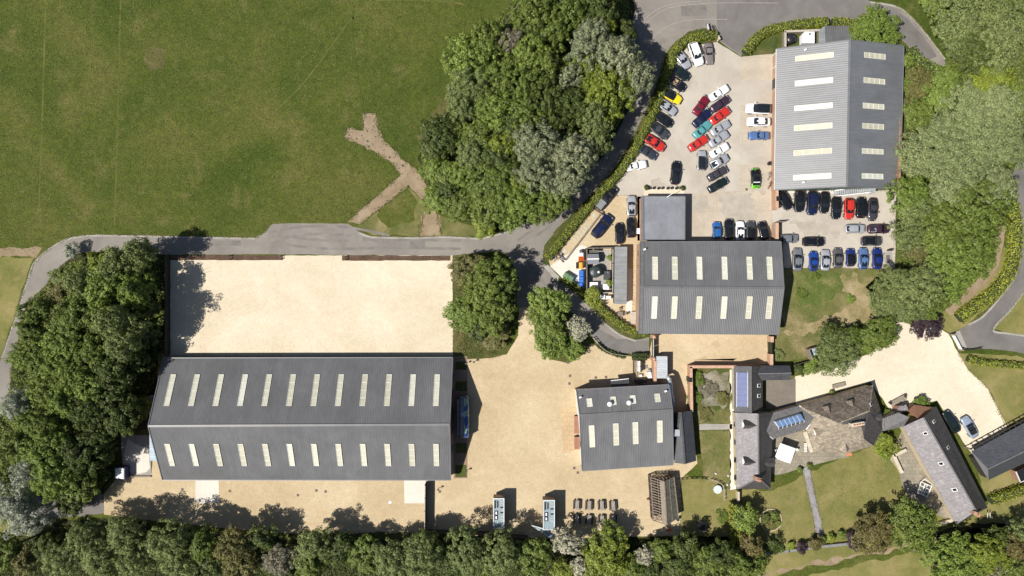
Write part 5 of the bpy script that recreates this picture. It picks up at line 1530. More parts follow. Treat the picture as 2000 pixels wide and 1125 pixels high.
car('saloon_car', 1857.8, 823.8, 122, 'dkgreen', 'very dark green saloon on the cream drive against the cottage', gD, length=47)
roadster = car('open_top_car', 1893.8, 834, 120, 'iceblue', 'pale blue convertible on the cream drive', gD, length=46)
for c in roadster.children:
    if c.name.split('.')[0] == 'seat':
        objmat(c, MAT['blackpl'])
# livery of the race car
b = [c for c in race.children if c.name.split('.')[0] == 'body'][0]
m, nt, bs = _nodes("race livery")
bs.inputs["Roughness"].default_value = 0.3
co = _obj(nt)
sep = nt.nodes.new("ShaderNodeSeparateXYZ"); nt.links.new(co, sep.inputs[0])
n_ = _noise(nt, co, 3.0, 3)
ad = nt.nodes.new("ShaderNodeMath"); ad.operation = 'MULTIPLY_ADD'; ad.inputs[1].default_value = 1.6
nt.links.new(n_, ad.inputs[0]); nt.links.new(sep.outputs[0], ad.inputs[2])
k = _ramp(nt, ad.outputs[0], [(0.0, 0.0), (1.0, 1.0)])
mr = nt.nodes.new("ShaderNodeMapRange"); mr.inputs[1].default_value = -0.42; mr.inputs[2].default_value = -0.38; mr.inputs[3].default_value = 1; mr.inputs[4].default_value = 0
nt.links.new(ad.outputs[0], mr.inputs[0])
mr2 = nt.nodes.new("ShaderNodeMapRange"); mr2.inputs[1].default_value = 2.62; mr2.inputs[2].default_value = 2.66
nt.links.new(ad.outputs[0], mr2.inputs[0])
c1 = _mix(nt, mr.outputs[0], (0.008, 0.009, 0.01), (0.20, 0.72, 0.03))
c1 = _mix(nt, mr2.outputs[0], c1, (0.20, 0.6, 0.05))
nt.links.new(c1, bs.inputs["Base Color"])
objmat(b, m)
MB().box(-.95, 0, 1.16, 1.2, .16, 1.35).build('rear_wing', MAT['white'], race, local=True)

# ------------------------------------------------------------------ coach, trailers
co = thing('vintage_coach', 'old blue and green coach parked in the shade against the long barn gable', 'coach', tuple(P(905, 815)))
cx, cy = P(904.5, 815, 2.5).x, P(904.5, 815, 2.5).y
L, W = 7.9, 2.35
secs = []
for i in range(13):
    t = -1 + 2 * i / 12
    w = W / 2 * (1 - .16 * max(0, abs(t) - .75) / .25)
    zt = 2.85 - (.30 if abs(t) == 1 else .06 * max(0, abs(t) - .7) / .3)
    y = cy + t * L / 2
    half = [(w * .96, .4), (w, 1.2), (w * .98, 2.1), (w * .86, zt - .14), (w * .45, zt), (0, zt + .04)]
    secs.append([(cx - a_, y, z) for a_, z in half] + [(cx + a_, y, z) for a_, z in half[-2::-1]])
vs, fs = loft(secs)
m, nt, bs = _nodes("coach body colours")
bs.inputs["Roughness"].default_value = 0.25; bs.inputs["Coat Weight"].default_value = 0.8
c0 = _obj(nt)
sp = nt.nodes.new("ShaderNodeSeparateXYZ"); nt.links.new(c0, sp.inputs[0])
nz = _noise(nt, c0, 0.9, 3, .5)
kk = _ramp(nt, nz, [(0.47, 0.0), (0.50, 1.0)])
blu = _mix(nt, kk, (0.035, 0.065, 0.10), (0.06, 0.11, 0.16))
grn = _mix(nt, kk, (0.24, 0.33, 0.20), (0.02, 0.05, 0.20))  # green side blotched dark blue by noise
mr = nt.nodes.new("ShaderNodeMapRange"); mr.inputs[1].default_value = 0.28; mr.inputs[2].default_value = 0.32
nt.links.new(sp.outputs[0], mr.inputs[0])
nt.links.new(_mix(nt, mr.outputs[0], blu, grn), bs.inputs["Base Color"])
MB().add(vs, fs).build('body', m, co, True)
for y in (cy + L * .28, cy - L * .30):
    for s in (-1, 1):
        w = MB().cyl((cx + s * (W / 2 + .02), y, .45), (cx + s * (W / 2 - .25), y, .45), .45, n=18).build('wheel', MAT['tyre'], co)
        MB().cyl((cx + s * (W / 2 + .03), y, .45), (cx + s * (W / 2 - .02), y, .45), .27, n=14).build('rim', MAT['chrome'], w)
for k in range(6):
    y = cy - L * .36 + k * L * .145
    for s in (-1, 1):
        MB().box(cx + s * (W / 2 + .005), y, 1.35, 2.0, .04, .9).build('side_window', MAT['glass'], co)
MB().bar((cx - .9, cy + L / 2 - .02, 1.8), (cx + .9, cy + L / 2 - .02, 1.8), .06, .7).build('windscreen', MAT['glass'], co)
MB().box(cx - W / 2 + .22, cy, 2.78, 2.83, .14, L * .86).build('roof_trim', MAT['bluesheet'], co)
for s in (-.8, .8):
    MB().dome((cx + s, cy + L / 2 - .1, .9), .16, .1, 10, 3).build('headlight', MAT['lamp'], co)
MB().box(cx, cy + .6, 2.88, 2.95, .8, .8).build('roof_hatch', MAT['bluesheet'], co)

def trailer(px0, px1, py0, py1, label, sign, awning):
    """tall exhibition trailer; roof outline given at roof height"""
    z = 3.3
    a = P(px0, py0, z); b = P(px1, py1, z)
    cx, cy = (a.x + b.x) / 2, (a.y + b.y) / 2
    W, L = b.x - a.x, a.y - b.y
    t = thing('exhibition_trailer', label, 'trailer', (cx, cy, 0), 'pale roofed trailers by the bottom trees')
    MB().box(cx, cy, .75, z - .05, W - .08, L - .08).build('body', MAT['rusty'], t)
    MB().box(cx, cy, z - .05, z, W, L).build('roof', MAT['roofpale'], t)
    f = MB()
    for s in (-1, 1):
        f.bar((cx + s * (W / 2 - .07), cy - L / 2, z + .05), (cx + s * (W / 2 - .07), cy + L / 2, z + .05), .14, .1)
        f.bar((cx - W / 2 + .14, cy + s * (L / 2 - .07), z + .05), (cx + W / 2 - .14, cy + s * (L / 2 - .07), z + .05), .14, .1)
    f.build('roof_rail', MAT['offwhite'], t)
    MB().box(cx - W * .30, cy + L * .30, z, z + .22, W * .14, L * .24).build('roof_vent', MAT['black'], t)
    MB().box(cx - W * .20, cy + L * .30, z, z + .12, W * .05, L * .24).build('roof_vent', MAT['white'], t)
    MB().box(cx - W * .10, cy + L * .30, z, z + .20, W * .05, L * .22).build('roof_vent', MAT['black'], t)
    for yy in (.02, -.13):
        o = MB()
        for k, (dx, dy, sx, sy) in enumerate(((-.34, 0, .06, .13), (-.12, 0, .06, .13), (-.23, .06, .16, .02), (-.23, -.06, .16, .02))):
            o.box(cx + W * dx, cy + L * (yy + dy), z, z + .16, W * sx, L * sy)
        o.build('hatch_frame', MAT['black'], t)
        MB().box(cx - W * .23, cy + L * yy, z, z + .07, W * .14, L * .09).build('hatch', MAT['white'], t)
    for k, yy in enumerate((.40, .34, .28, .20, .10, .03, -.10, -.19)):
        MB().box(cx + W * .27, cy + L * yy, z, z + .05 + .03 * (k % 2), W * .26, L * (.035 if k in (2, 4, 6) else .045)).build('roof_panel', MAT['black'] if k in (3, 5) else MAT['roofgrey'], t)
    for yy in (-.28, -.38):
        for s in (-1, 1):
            w = MB().cyl((cx + s * (W / 2), cy + L * yy, .48), (cx + s * (W / 2 - .3), cy + L * yy, .48), .48, n=18).build('wheel', MAT['tyre'], t)
            MB().cyl((cx + s * (W / 2 + .01), cy + L * yy, .48), (cx + s * (W / 2 - .02), cy + L * yy, .48), .28, n=12).build('rim', MAT['rim'], w)
    for s in (-.6, .6):
        MB().box(cx + s, cy + L * .30, 0, .76, .12, .12).build('landing_leg', MAT['dkgrey'], t)
    for k in range(3):
        MB().box(cx + W / 2 - .03, cy + L * (.25 - .25 * k), 1.5, 2.6, .06, L * .16).build('window', MAT['glass'], t)
    if sign:
        # pale oval badge on the end wall with a dark diamond device between two bars
        y = cy + L / 2
        n = 24
        ov = MB().add([(cx + .68 * math.cos(2 * math.pi * i / n), y + .02, 2.2 + .52 * math.sin(2 * math.pi * i / n)) for i in range(n)] + [(cx, y - .04, 2.2)], [(i, (i + 1) % n, n) for i in range(n)] + [tuple(range(n))][:1])
        o = ov.build('badge', MAT['stonechip'], t)
        d = MB().add([(cx - .22, y + .03, 2.2), (cx, y + .03, 2.4), (cx + .22, y + .03, 2.2), (cx, y + .03, 2.0)], [(0, 1, 2, 3)])
        d.box(cx - .37, y + .03, 2.16, 2.24, .22, .02).box(cx + .37, y + .03, 2.16, 2.24, .22, .02)
        d.build('badge_mark', MAT['dkgrey'], o)
    if awning:
        y = cy - L / 2
        MB().box(cx + .35, y - .8, .75, z - .45, W - .8, 1.5).build('rear_cabin', MAT['roofpale'], t)
        f = MB()
        p = [Vector((cx - W / 2 - 2.2, y + .7, 2.75)), Vector((cx - W / 2, y + .1, 2.8)), Vector((cx + W / 2 - .8, y - 1.6, 2.85)), Vector((cx - .6, y - 1.0, 2.75))]
        MB().slab([p[0], p[1], Vector((cx + .2, y - .2, 2.86)), Vector((cx + .1, y - 1.5, 2.8))], .06).build('ramp', MAT['roofpale'], t)
        f.bar(p[0], p[1], .08).bar(p[0], Vector((cx + .1, y - 1.5, 2.9)), .08).bar(Vector((cx + .1, y - 1.5, 2.9)), Vector((cx + W / 2, y - 1.6, 2.9)), .1).bar(Vector((cx + W / 2, y - 1.6, 2.9)), Vector((cx + W / 2, y, 2.9)), .1)
        f.bar(p[0], Vector((p[0].x, p[0].y, 0)), .08).bar(Vector((cx + .1, y - 1.5, 2.9)), Vector((cx + .1, y - 1.5, 0)), .08)
        f.build('awning_frame', MAT['white'], t)
    return t
MAT['roofgrey'] = plain('grey panel', (0.36, 0.39, 0.41), .5)
MAT['rusty'] = plain("dark trailer side", (0.10, 0.062, 0.05), 0.45, var=0.25)
MAT['roofpale'] = plain("pale blue roof", (0.24, 0.31, 0.345), 0.4, var=0.12)
trailer(963, 985, 973, 1033, 'pale roofed exhibition trailer with an oval badge on its end wall', True, False)
trailer(1060.5, 1083.5, 976.5, 1035, 'pale roofed exhibition trailer with a ramp and cabin folded out at its tail', False, True)

# ------------------------------------------------------------------ picnic tables
MAT['slatgrey'] = plain('grey table slats', (0.27, 0.245, 0.22), .85, var=.3, scale=4)
def picnic():
    t = thing('picnic_table', 'x', 'picnic table', (0, 0, 0))
    m = MB()
    for k in range(4):
        m.box(-.30 + k * .2, 0, .70, .75, .17, 1.75)
    m.build('table_top', MAT['slatgrey'], t)
    for s in (-1, 1):
        b = MB().box(s * .68 - .09, 0, .41, .45, .15, 1.75).box(s * .68 + .09, 0, .41, .45, .15, 1.75)
        b.build('bench', MAT['timberdark'], t)
    for y in (-.6, .6):
        MB().bar((-.72, y, 0), (-.25, y, .7), .08).bar((.72, y, 0), (.25, y, .7), .08).bar((-.8, y, .38), (.8, y, .38), .08, .06).build('trestle', MAT['timberdark'], t)
    return t
pt = None
ph = [('at the trailer end of the row nearer the small barn', 1127.3, 986.5), ('second from the trailers in the row nearer the small barn', 1151, 987.5), ('third from the trailers in the row nearer the small barn', 1175.6, 987.5), ('at the glasshouse end of the row nearer the small barn', 1197.8, 988),
      ('at the trailer end of the row nearer the trees', 1127, 1015), ('second from the trailers in the row nearer the trees', 1150.8, 1015.5), ('third from the trailers in the row nearer the trees', 1175.4, 1016), ('half in tree shade at the glasshouse end of the row', 1197.6, 1015)]
for i, (w, x, y) in enumerate(ph):
    if pt is None:
        pt = picnic(); o = pt
    else:
        o = copy_tree(pt)
    p = P(x, y, .7)
    o.location = (p.x, p.y, .025); o.rotation_euler = (0, 0, R(random.uniform(-4, 4))); o.scale = (.92, 1.06, 1)
    o['label'] = 'slatted picnic table ' + w; o['group'] = 'picnic tables on the gravel'

# ------------------------------------------------------------------ boundary walls, fences and gates
garden_wall('brick_wall', 'orange brick wall with a dark hatch, running on from the north barn to the gateway', [(1509, 374), (1509, 411)], 2.2, .45, MAT['brick'], MAT['coping'])
q = P(1511, 391)
MB().box(q.x, q.y, 1.2, 2.36, .75, .9).build('meter_cabinet', MAT['black']); tag(D.objects['meter_cabinet'], 'black cabinet set into the brick wall by the gateway', 'cabinet')
garden_wall('brick_wall', 'short orange brick wall with a yellow thing behind it, at the corner of the middle barn', [(1509, 437), (1509, 469)], 2.2, .5, MAT['brick'], MAT['coping'])
gt = thing('timber_gate', 'dark gate leaf standing open beside the short brick wall', 'gate', tuple(P(1512, 435)))
a_, b_ = P(1512, 435), P(1530, 434)
MB().bar(a_ + Vector((0, 0, .9)), b_ + Vector((0, 0, .9)), .08, 1.5).build('leaf', MAT['dkgrey'], gt)
MB().bar(a_ + Vector((0, 0, 1.68)), b_ + Vector((0, 0, 1.68)), .14, .08).build('top_rail', MAT['timber'], gt)
bl = thing('barrier_stack', 'yellow plastic barriers heaped behind the short brick wall', 'barrier', tuple(P(1518, 447)))
for k in range(4):
    q = P(1517 + (k % 2) * 2, 441 + k * 3.4)
    MB().box(q.x, q.y, .0, .75 + .12 * (k % 2), .55, .22, .4 * k).box(q.x, q.y, .3, .5, .16, .5, .4 * k).build('barrier_block', MAT['yellow'], bl)
garden_wall('brick_wall', 'orange brick wall between the tarmac lane end and the sandy yard, silver container behind it', [(1274.5, 702), (1274.5, 744)], 2.4, .45, MAT['brick'], MAT['coping'])
lg = thing('lane_gate', 'dark double gate closing the lane between the middle barn and the brick wall', 'gate', tuple(P(1273, 675)))
for a_, b_ in (((1273.5, 660), (1273.5, 677.5)), ((1273.5, 678.5), (1273.5, 697))):
    p, q = P(*a_), P(*b_)
    MB().bar(p + Vector((0, 0, 1.0)), q + Vector((0, 0, 1.0)), .09, 1.8).build('leaf', MAT['timberdark'], lg)
    MB().bar(p + Vector((-.14, 0, 1.9)), q + Vector((-.14, 0, 1.9)), .10, .06).bar(p + Vector((.12, 0, 1.7)), q + Vector((.12, 0, 1.7)), .06, .06).build('rail', MAT['offwhite'], lg)
for y in (656, 699):
    q = P(1273.5, y)
    MB().box(q.x, q.y, 0, 2.1, .7, .7).build('pier', MAT['brick'], lg)
    MB().dome((q.x, q.y, 2.1), .32, .4, 14, 4).build('ball', MAT['coping'], lg)
garden_wall('garden_wall', 'orange brick wall along the west and north sides of the walled garden', [(1345.5, 800), (1344, 714), (1437, 714)], 2.1, .42, MAT['brick'], MAT['coping'])
q = P(1344, 739)
MB().box(q.x - .1, q.y, 0, 2.3, .55, .85).build('garden_door', MAT['black']); tag(D.objects['garden_door'], 'black door set in the brick wall of the walled garden', 'door')
garden_wall('brick_wall', 'orange brick wall from the gravel court corner down to the annexe', [(1501, 656), (1501, 667)], 1.8, .5, MAT['brick'], MAT['coping'])
garden_wall('brick_wall', 'brick wall stub by the garden store, beyond the opening in the court wall', [(1500, 690), (1500, 712)], 1.8, .5, MAT['brick'], MAT['coping'])
garden_wall('garden_wall', 'low wall capped in brick along the north edge of the annexe', [(1440, 713.5), (1478, 713)], 1.6, .35, MAT['brickred'], MAT['coping'])
MBq = MB(); a_, b_ = P(1501.5, 668), P(1501.5, 689)
tag(MBq.bar(a_ + Vector((0, 0, .9)), b_ + Vector((0, 0, .9)), .12, 1.7).build('court_gate', MAT['black']), 'black gate in the brick wall at the east end of the gravel court', 'gate')

def board_fence(name, label, pts, h, mat, cat='fence', th=.08, posts=True, cap=None):
    c = [P(*p) for p in pts]
    root = thing(name, label, cat, tuple(c[0]))
    for i in range(len(c) - 1):
        p, q = c[i], c[i + 1]
        L = (q - p).length
        n = max(1, int(L / 2.4))
        MB().bar(p + Vector((0, 0, h / 2)), q + Vector((0, 0, h / 2)), th, h).build('board_panel', mat, root)
        MB().bar(p + Vector((0, 0, h + .03)), q + Vector((0, 0, h + .03)), th + .08, .06).build('cap_rail', cap or mat, root)
        if posts:
            for k in range(n + 1):
                r = p.lerp(q, k / n)
                MB().box(r.x, r.y, 0, h + .1, .14, .14).build('post', mat, root)
    return root
board_fence('board_fence', 'dark boarded fence running from the long barn to the bottom trees', [(833, 941), (832, 1040)], 2.3, MAT['timberdark'], cap=MAT['timberpale'])
board_fence('board_fence', 'dark boarded fence between the bottom trees and the trailers', [(836, 1034), (960, 1038), (1030, 1046)], 1.9, MAT['timberdark'])
board_fence('board_fence', 'black boarded fence in deep shade down the west side of the pale gravel yard', [(332, 500), (332, 694)], 2.0, MAT['timberdark'])

def rail_fence(name, label, pts, mat, h=1.1, rails=2, group=None):
    c = [Vector((p.x, p.y, 0)) for p in smooth_line([P(*p) for p in pts], 3)]
    root = thing(name, label, 'fence', tuple(c[0]), group)
    m = MB()
    for i in range(len(c) - 1):
        for r in range(rails):
            z = h * (r + 1) / rails - .08
            m.bar(c[i] + Vector((0, 0, z)), c[i + 1] + Vector((0, 0, z)), .05, .11)
    m.build('rails', mat, root)
    tot = 0
    for i in range(len(c)):
        MB().box(c[i].x, c[i].y, 0, h + .08, .12, .12).build('post', mat, root)
    return root
rail_fence('rail_fence', 'timber rail fence curving beside the lane below the white flowering tree', [(1158, 660), (1172, 676), (1192, 689), (1222, 694)], MAT['timberpale'])
rail_fence('rail_fence', 'timber rail fence at the top edge of the pasture', [(1024, -4), (1005, 22), (988, 50)], MAT['timber'])
rail_fence('rail_fence', 'short timber rail fence between the pasture and the wood', [(882, 204), (872, 222), (862, 240)], MAT['timber'])
rail_fence('rail_fence', 'pale timber fence closing off the walled garden lawn', [(1388, 935), (1410, 946), (1413, 975)], MAT['timberpale'], .9)
rail_fence('rail_fence', 'low rail fence beside the farm drive gate', [(1873, 681), (1890, 683), (1912, 679)], MAT['timberdark'], 1.0)
rail_fence('wire_fence', 'thin post fence along the bottom edge of the sandy yard beside the glasshouse', [(1326, 935), (1350, 933), (1378, 933)], MAT['timberdark'], .8, 1)
gt = thing('farm_gate', 'white barred gate across the farm drive', 'gate', tuple(P(1862, 668)))
a_, b_ = P(1856, 653), P(1872, 683)
m = MB()
for z in (.35, .65, .95, 1.2):
    m.bar(a_ + Vector((0, 0, z)), b_ + Vector((0, 0, z)), .09, .09)
m.bar(a_ + Vector((0, 0, .3)), b_ + Vector((0, 0, 1.2)), .06, .06)
m.build('bars', MAT['offwhite'], gt)
for p in (a_, b_):
    MB().box(p.x, p.y, 0, 1.5, .25, .25).build('gate_post', MAT['timber'], gt)
gp = thing('sign_board', 'leaning white roadside sign board on the grass at the gateway', 'sign', tuple(P(1379, 57)))
a_, b_ = P(1379, 50), P(1382, 62)
MB().bar(a_ + Vector((0, 0, .8)), b_ + Vector((0, 0, .8)), .08, .7).build('board', MAT['offwhite'], gp)
for p in (a_, b_):
    MB().box(p.x, p.y, 0, 1.25, .12, .12).build('post', MAT['timberdark'], gp)
gp = thing('bar_gate', 'black barred gate folded open at the car park entrance', 'gate', tuple(P(1395, 60)))
a_, b_ = P(1389, 52), P(1400, 75)
m = MB()
for z in (.35, .7, 1.05):
    m.bar(a_ + Vector((0, 0, z)), b_ + Vector((0, 0, z)), .07, .08)
m.build('bars', MAT['black'], gp); MB().box(b_.x, b_.y, 0, 1.3, .25, .25).build('gate_post', MAT['timberpale'], gp)
tag(MB().box(*P(1401, 79)[:2], 0, 1.2, .3, .5, .5).box(*P(1401, 79)[:2], 1.2, 1.26, .36, .56, .5).build('stone_post', MAT['stonechip']), 'pale stone gate post at the end of the yellow green hedge', 'post')
# gate ends of the brown beds
for k, (x, y, w) in enumerate(((451, 503, 'middle'), (551, 503, 'gap end'), (677, 504, 'gap side start'))):
    p = P(x, y)
    o = MB().cyl((p.x, p.y + .35, 0), (p.x, p.y + .35, .75), .09, n=8).cyl((p.x, p.y - .3, 0), (p.x, p.y - .3, .75), .09, n=8).bar((p.x, p.y - .3, .6), (p.x, p.y + .35, .6), .08).build('knee_rail', MAT['timberdark'])
    tag(o, {0: 'knee high timber rail halfway along the longer brown bed', 1: 'knee high timber rail closing the longer brown bed at the gap', 2: 'knee high timber rail at the start of the other brown bed past the gap'}[k], 'rail', 'timber rails in the brown beds')
# log edging of the narrow gravel strip
ed = thing('timber_edging', 'rough timber edging round the narrow gravel strip with round covers', 'edging', tuple(P(1130, 470)))
pts = [(1172, 419), (1150, 448), (1130, 474), (1104, 508), (1088, 496)]
for a_, b_ in zip(pts, pts[1:]):
    MB().bar(P(*a_) + Vector((0, 0, .2)), P(*b_) + Vector((0, 0, .2)), .28, .4).build('log', MAT['timber'], ed)
p, q = P(1153, 405), P(1175, 420)
rk = thing('timber_barrier', 'pair of low timber rails across the end of the narrow gravel strip', 'barrier', tuple(P(1164, 412)))
MB().bar(p + Vector((0, 0, .5)), q + Vector((0, 0, .5)), .14).build('rail', MAT['timber'], rk); MB().bar(p + Vector((.35, .4, .5)), q + Vector((.35, .4, .5)), .14).build('rail', MAT['timber'], rk)
for r in (p, q):
    MB().box(r.x + .17, r.y + .2, 0, .58, .3, .5).build('post', MAT['timberdark'], rk)
MAT['cover'] = plain("pale green cover", (0.42, 0.43, 0.34), 0.7, var=.15)
for k, (x, y, r, w) in enumerate(((1160.5, 421.5, .36, 'round pale cover near the timber rails in the narrow gravel strip'), (1103.5, 491, .45, 'round pale cover near the logs and bikes end of the narrow strip'))):
    p = P(x, y)
    tag(MB().cyl((p.x, p.y, 0), (p.x, p.y, .06), r, n=20).build('inspection_cover', MAT['cover']), w, 'cover', 'covers in the gravel strip')
p0, p1 = P(1147, 440), P(1121, 469)
gr = thing('vent_grating', 'row of pale grating frames lying in the narrow gravel strip', 'grating', tuple((p0 + p1) / 2))
for k in range(6):
    c = p0.lerp(p1, k / 5)
    m = MB()
    ang = math.atan2((p1 - p0).y, (p1 - p0).x)
    for s in (-1, 1):
        m.box(c.x + s * .28 * math.cos(ang), c.y + s * .28 * math.sin(ang), 0, .07, .12, 1.0, ang)
        m.box(c.x + s * .45 * -math.sin(ang), c.y + s * .45 * math.cos(ang), .0, .065, .5, .08, ang)
    m.build('frame', MAT['cover'], gr)
sc_ = thing('scrap_pile', 'scrap bicycles and blue grey metal bits heaped at the lane corner of the bin yard', 'scrap', tuple(P(1090, 506)))
rr = random.Random(4)
for k in range(9):
    c = P(1083 + rr.uniform(-1, 15), 500 + rr.uniform(-2, 12))
    a = rr.uniform(0, 3.1)
    MB().bar(c + Vector((-.5 * math.cos(a), -.5 * math.sin(a), .15 + rr.random() * .4)), c + Vector((.5 * math.cos(a), .5 * math.sin(a), .2 + rr.random() * .5)), .12, .1 + rr.random() * .3).build('metal_piece', [MAT['steel'], MAT['rust'], MAT['bluesheet'], MAT['timberdark']][k % 4], sc_)

# ------------------------------------------------------------------ bin yard and tank compound
def wheelie(name, px, py, w, l, h, col, label, cat, rz=0.0, split=True):
    p = P(px, py, h)
    t = thing(name, label, cat, (p.x, p.y, 0), rz=rz)
    c, s = math.cos(rz), math.sin(rz)
    MB().hexa([(-w * .45, -l * .47, .12), (w * .42, -l * .47, .12), (w * .42, l * .47, .12), (-w * .45, l * .47, .12)], [(-w / 2, -l / 2, h - .12), (w / 2, -l / 2, h - .12), (w / 2, l / 2, h - .12), (-w / 2, l / 2, h - .12)]).build('bin_body', col, t, local=True)
    n = 2 if split else 1
    for k in range(n):
        y0 = -l / 2 + l * k / n; y1 = -l / 2 + l * (k + 1) / n
        MB().hexa([(-w / 2 - .03, y0 + .02, h - .11), (w / 2 + .03, y0 + .02, h - .11), (w / 2 + .03, y1 - .02, h - .11), (-w / 2 - .03, y1 - .02, h - .11)],
                  [(-w / 2, y0 + .05, h - .03), (w * .3, y0 + .05, h + .06), (w * .3, y1 - .05, h + .06), (-w / 2, y1 - .05, h - .03)]).build('lid', col, t, local=True)
    for a in (-.4, .4):
        for b in (-.42, .42):
            MB().cyl((w * a, l * b - .03, .08), (w * a, l * b + .03, .08), .08, n=10).build('castor', MAT['blackpl'], t, local=True)
    return t
wheelie('wheeled_bin', 1135.5, 491, .6, .6, 1.0, MAT['dkgrey'], 'small dark wheeled bin at the head of the bin line', 'bin', 0, False)
wheelie('wheeled_bin', 1135, 497, 1.0, .75, 1.05, MAT['offwhite'], 'white topped bin above the orange crate stack', 'bin', 0, False)
ct = thing('crate_stack', 'stack of orange plastic crates in the bin line', 'crates', tuple(P(1135.5, 505.5)))
p = P(1135.5, 505.5, .9)
for k in range(3):
    m = MB().box(p.x, p.y, .02 + k * .3, .05 + k * .3, 1.0, .9)
    for s in (-1, 1):
        m.box(p.x + s * .48, p.y, .05 + k * .3, .30 + k * .3, .04, .9).box(p.x, p.y + s * .43, .05 + k * .3, .299 + k * .3, .92, .04)
    for j in range(4):
        m.box(p.x - .36 + j * .24, p.y, .05 + k * .3, .28 + k * .3, .06, .82)
    m.build('crate', MAT['orange'], ct)
wheelie('wheeled_bin', 1132, 518.5, 1.3, 1.25, 1.15, MAT['amber'], 'amber and black wide bin between the orange crates and the blue bins', 'bin', 0, False)
p = P(1127.5, 518.5, 1.2)
tag(MB().box(p.x, p.y, 1.215, 1.27, .5, 1.2).build('bin_lid', MAT['black']), 'black flap lid lying open on the amber bin', 'lid')
wheelie('wheeled_bin', 1136, 534, .95, 1.15, 1.15, MAT['binblue'], 'blue wheeled bin directly below the amber one', 'bin')
wheelie('wheeled_bin', 1136, 546, .95, 1.15, 1.15, MAT['binblue'], 'blue wheeled bin in the middle of the three blue ones', 'bin')
wheelie('wheeled_bin', 1134.5, 557, 1.05, .9, 1.1, MAT['binblue'], 'blue wheeled bin nearest the hedge, turned askew', 'bin', .2, False)
wheelie('wheeled_bin', 1110.5, 540.5, 1.1, 2.1, 1.25, MAT['bingreen'], 'big green bin standing slantwise against the hedge', 'bin', R(58))
board_fence('board_fence', 'dark boarded fence round the tank compound beside the long grey shed', [(1144, 572), (1144, 486), (1194, 485)], 1.9, MAT['timberdark'], cap=MAT['timber'])
board_fence('board_fence', 'dark boarded fence with climbing leaves between the tank compound and the long grey shed', [(1194.5, 487), (1194, 571), (1175, 572)], 1.8, MAT['timberdark'], cap=MAT['timberpale'])
sheet("pavement", G((1146, 488), (1192, 488), (1192, 570), (1146, 570)), 8, MAT['concrete2'], 0.0)
gs = thing('grey_store', 'small blue grey roofed store with a white ridge strip inside the tank compound', 'shed', tuple(P(1158, 506)))
A, B, C2, Dd = P(1148, 496, 1.9), P(1169, 496, 1.9), P(1169.5, 515, 1.9), P(1148, 516, 1.9)
r0, r1 = P(1147, 506, 2.3), P(1170, 505.5, 2.3)
MB().slab([A, r0, r1, B], .1).slab([r0, Dd, C2, r1], .1).build('roof', MAT['roofflat'], gs)
MB().bar(r0 + Vector((0, 0, .04)), r1 + Vector((0, 0, .04)), .2, .06).build('ridge_strip', MAT['white'], gs)
skirt(gs, [A, B, C2, Dd], 1.78, MAT['dkgrey'], .1)
MB().bar(P(1151, 491, 1.6), P(1169, 491, 1.6), .5, .08).build('glazed_strip', MAT['glaze_dirty'], gs)
wt = thing('water_tank', 'big round dark green tank in the middle of the compound', 'tank', tuple(P(1160, 530)))
c = P(1161, 531, 0)
MB().cyl(c, c + Vector((0, 0, 1.9)), 1.15, n=28).dome(c + Vector((0, 0, 1.9)), 1.15, .35, 28, 4).build('tank_body', MAT['tank'], wt, True)
for dx, dy, r in ((.5, -.1, .22), (-.55, .1, .14), (-.5, -.25, .12)):
    MB().cyl(c + Vector((dx, dy, 2.05)), c + Vector((dx, dy, 2.32)), r, n=14).build('lid', MAT['offwhite'] if dx > 0 else MAT['grey'], wt)
for k in range(3):
    a = .5 + k * 2.1
    MB().cyl(c + Vector((math.cos(a) * 1.16, math.sin(a) * 1.16, 0)), c + Vector((math.cos(a) * 1.16, math.sin(a) * 1.16, 1.85)), .05, n=8).build('pipe', MAT['grey'], wt)
c = P(1186, 538, 1.0)
tk = thing('water_tank', 'dark square tank against the compound fence', 'tank', (c.x, c.y, 0))
MB().box(c.x, c.y, 0, 1.0, 1.2, 1.7).build('tank_body', MAT['dkgrey'], tk)
MB().cyl((c.x + .1, c.y + .6, 1.0), (c.x + .1, c.y + .6, 1.1), .15).build('lid', MAT['grey'], tk)
for x, y, w, l, lab in ((1159, 558, 1.75, 1.35, 'wide white condenser cabinet in the shaded end of the compound'), (1184, 560, 1.15, 1.1, 'smaller white condenser cabinet in the corner of the compound'),
                        (1177, 580, .95, .85, 'white box by the gravel just outside the compound fence, under the trees'), (1188.5, 581, .95, .62, 'white box outside the compound fence beside the long grey shed')):
    p = P(x, y, 1.1)
    t = thing('condenser_unit', lab, 'cabinet', (p.x, p.y, 0))
    MB().box(p.x, p.y, .12, 1.1, w, l).build('casing', MAT['white'], t)
    MB().cyl((p.x + w * .2, p.y, 1.1), (p.x + w * .2, p.y, 1.15), min(w, l) * .3, n=16).build('fan_guard', MAT['offwhite'], t)
    for s in (-1, 1):
        MB().box(p.x + s * w * .35, p.y, 0, .12, .12, l * .9).build('foot', MAT['dkgrey'], t)
sh = thing('long_shed', 'long narrow pale grey roofed shed between the tank compound and the middle barn', 'shed', tuple(P(1211, 538)))
A, B, C2, Dd = P(1200.5, 482, 2.2), P(1225, 482, 2.35), P(1224, 594, 2.35), P(1199.5, 593.5, 2.2)
m = MB(); corrug(m, A, Dd, B, C2, .28, .04); m.slab([v - Vector((0, 0, .02)) for v in (A, Dd, C2, B)], .1)
m.build('roof', MAT['roofshed'], sh)
skirt(sh, [A, B, C2, Dd], 2.05, MAT['timberdark'], .12)
for k in range(4):
    y = P(1225, 500 + k * 25).y
    wall_panel(sh, 'door', (B.x - .12, y - .8), (B.x - .12, y + .2), .03, 1.9, (1, 0), MAT['timber'])
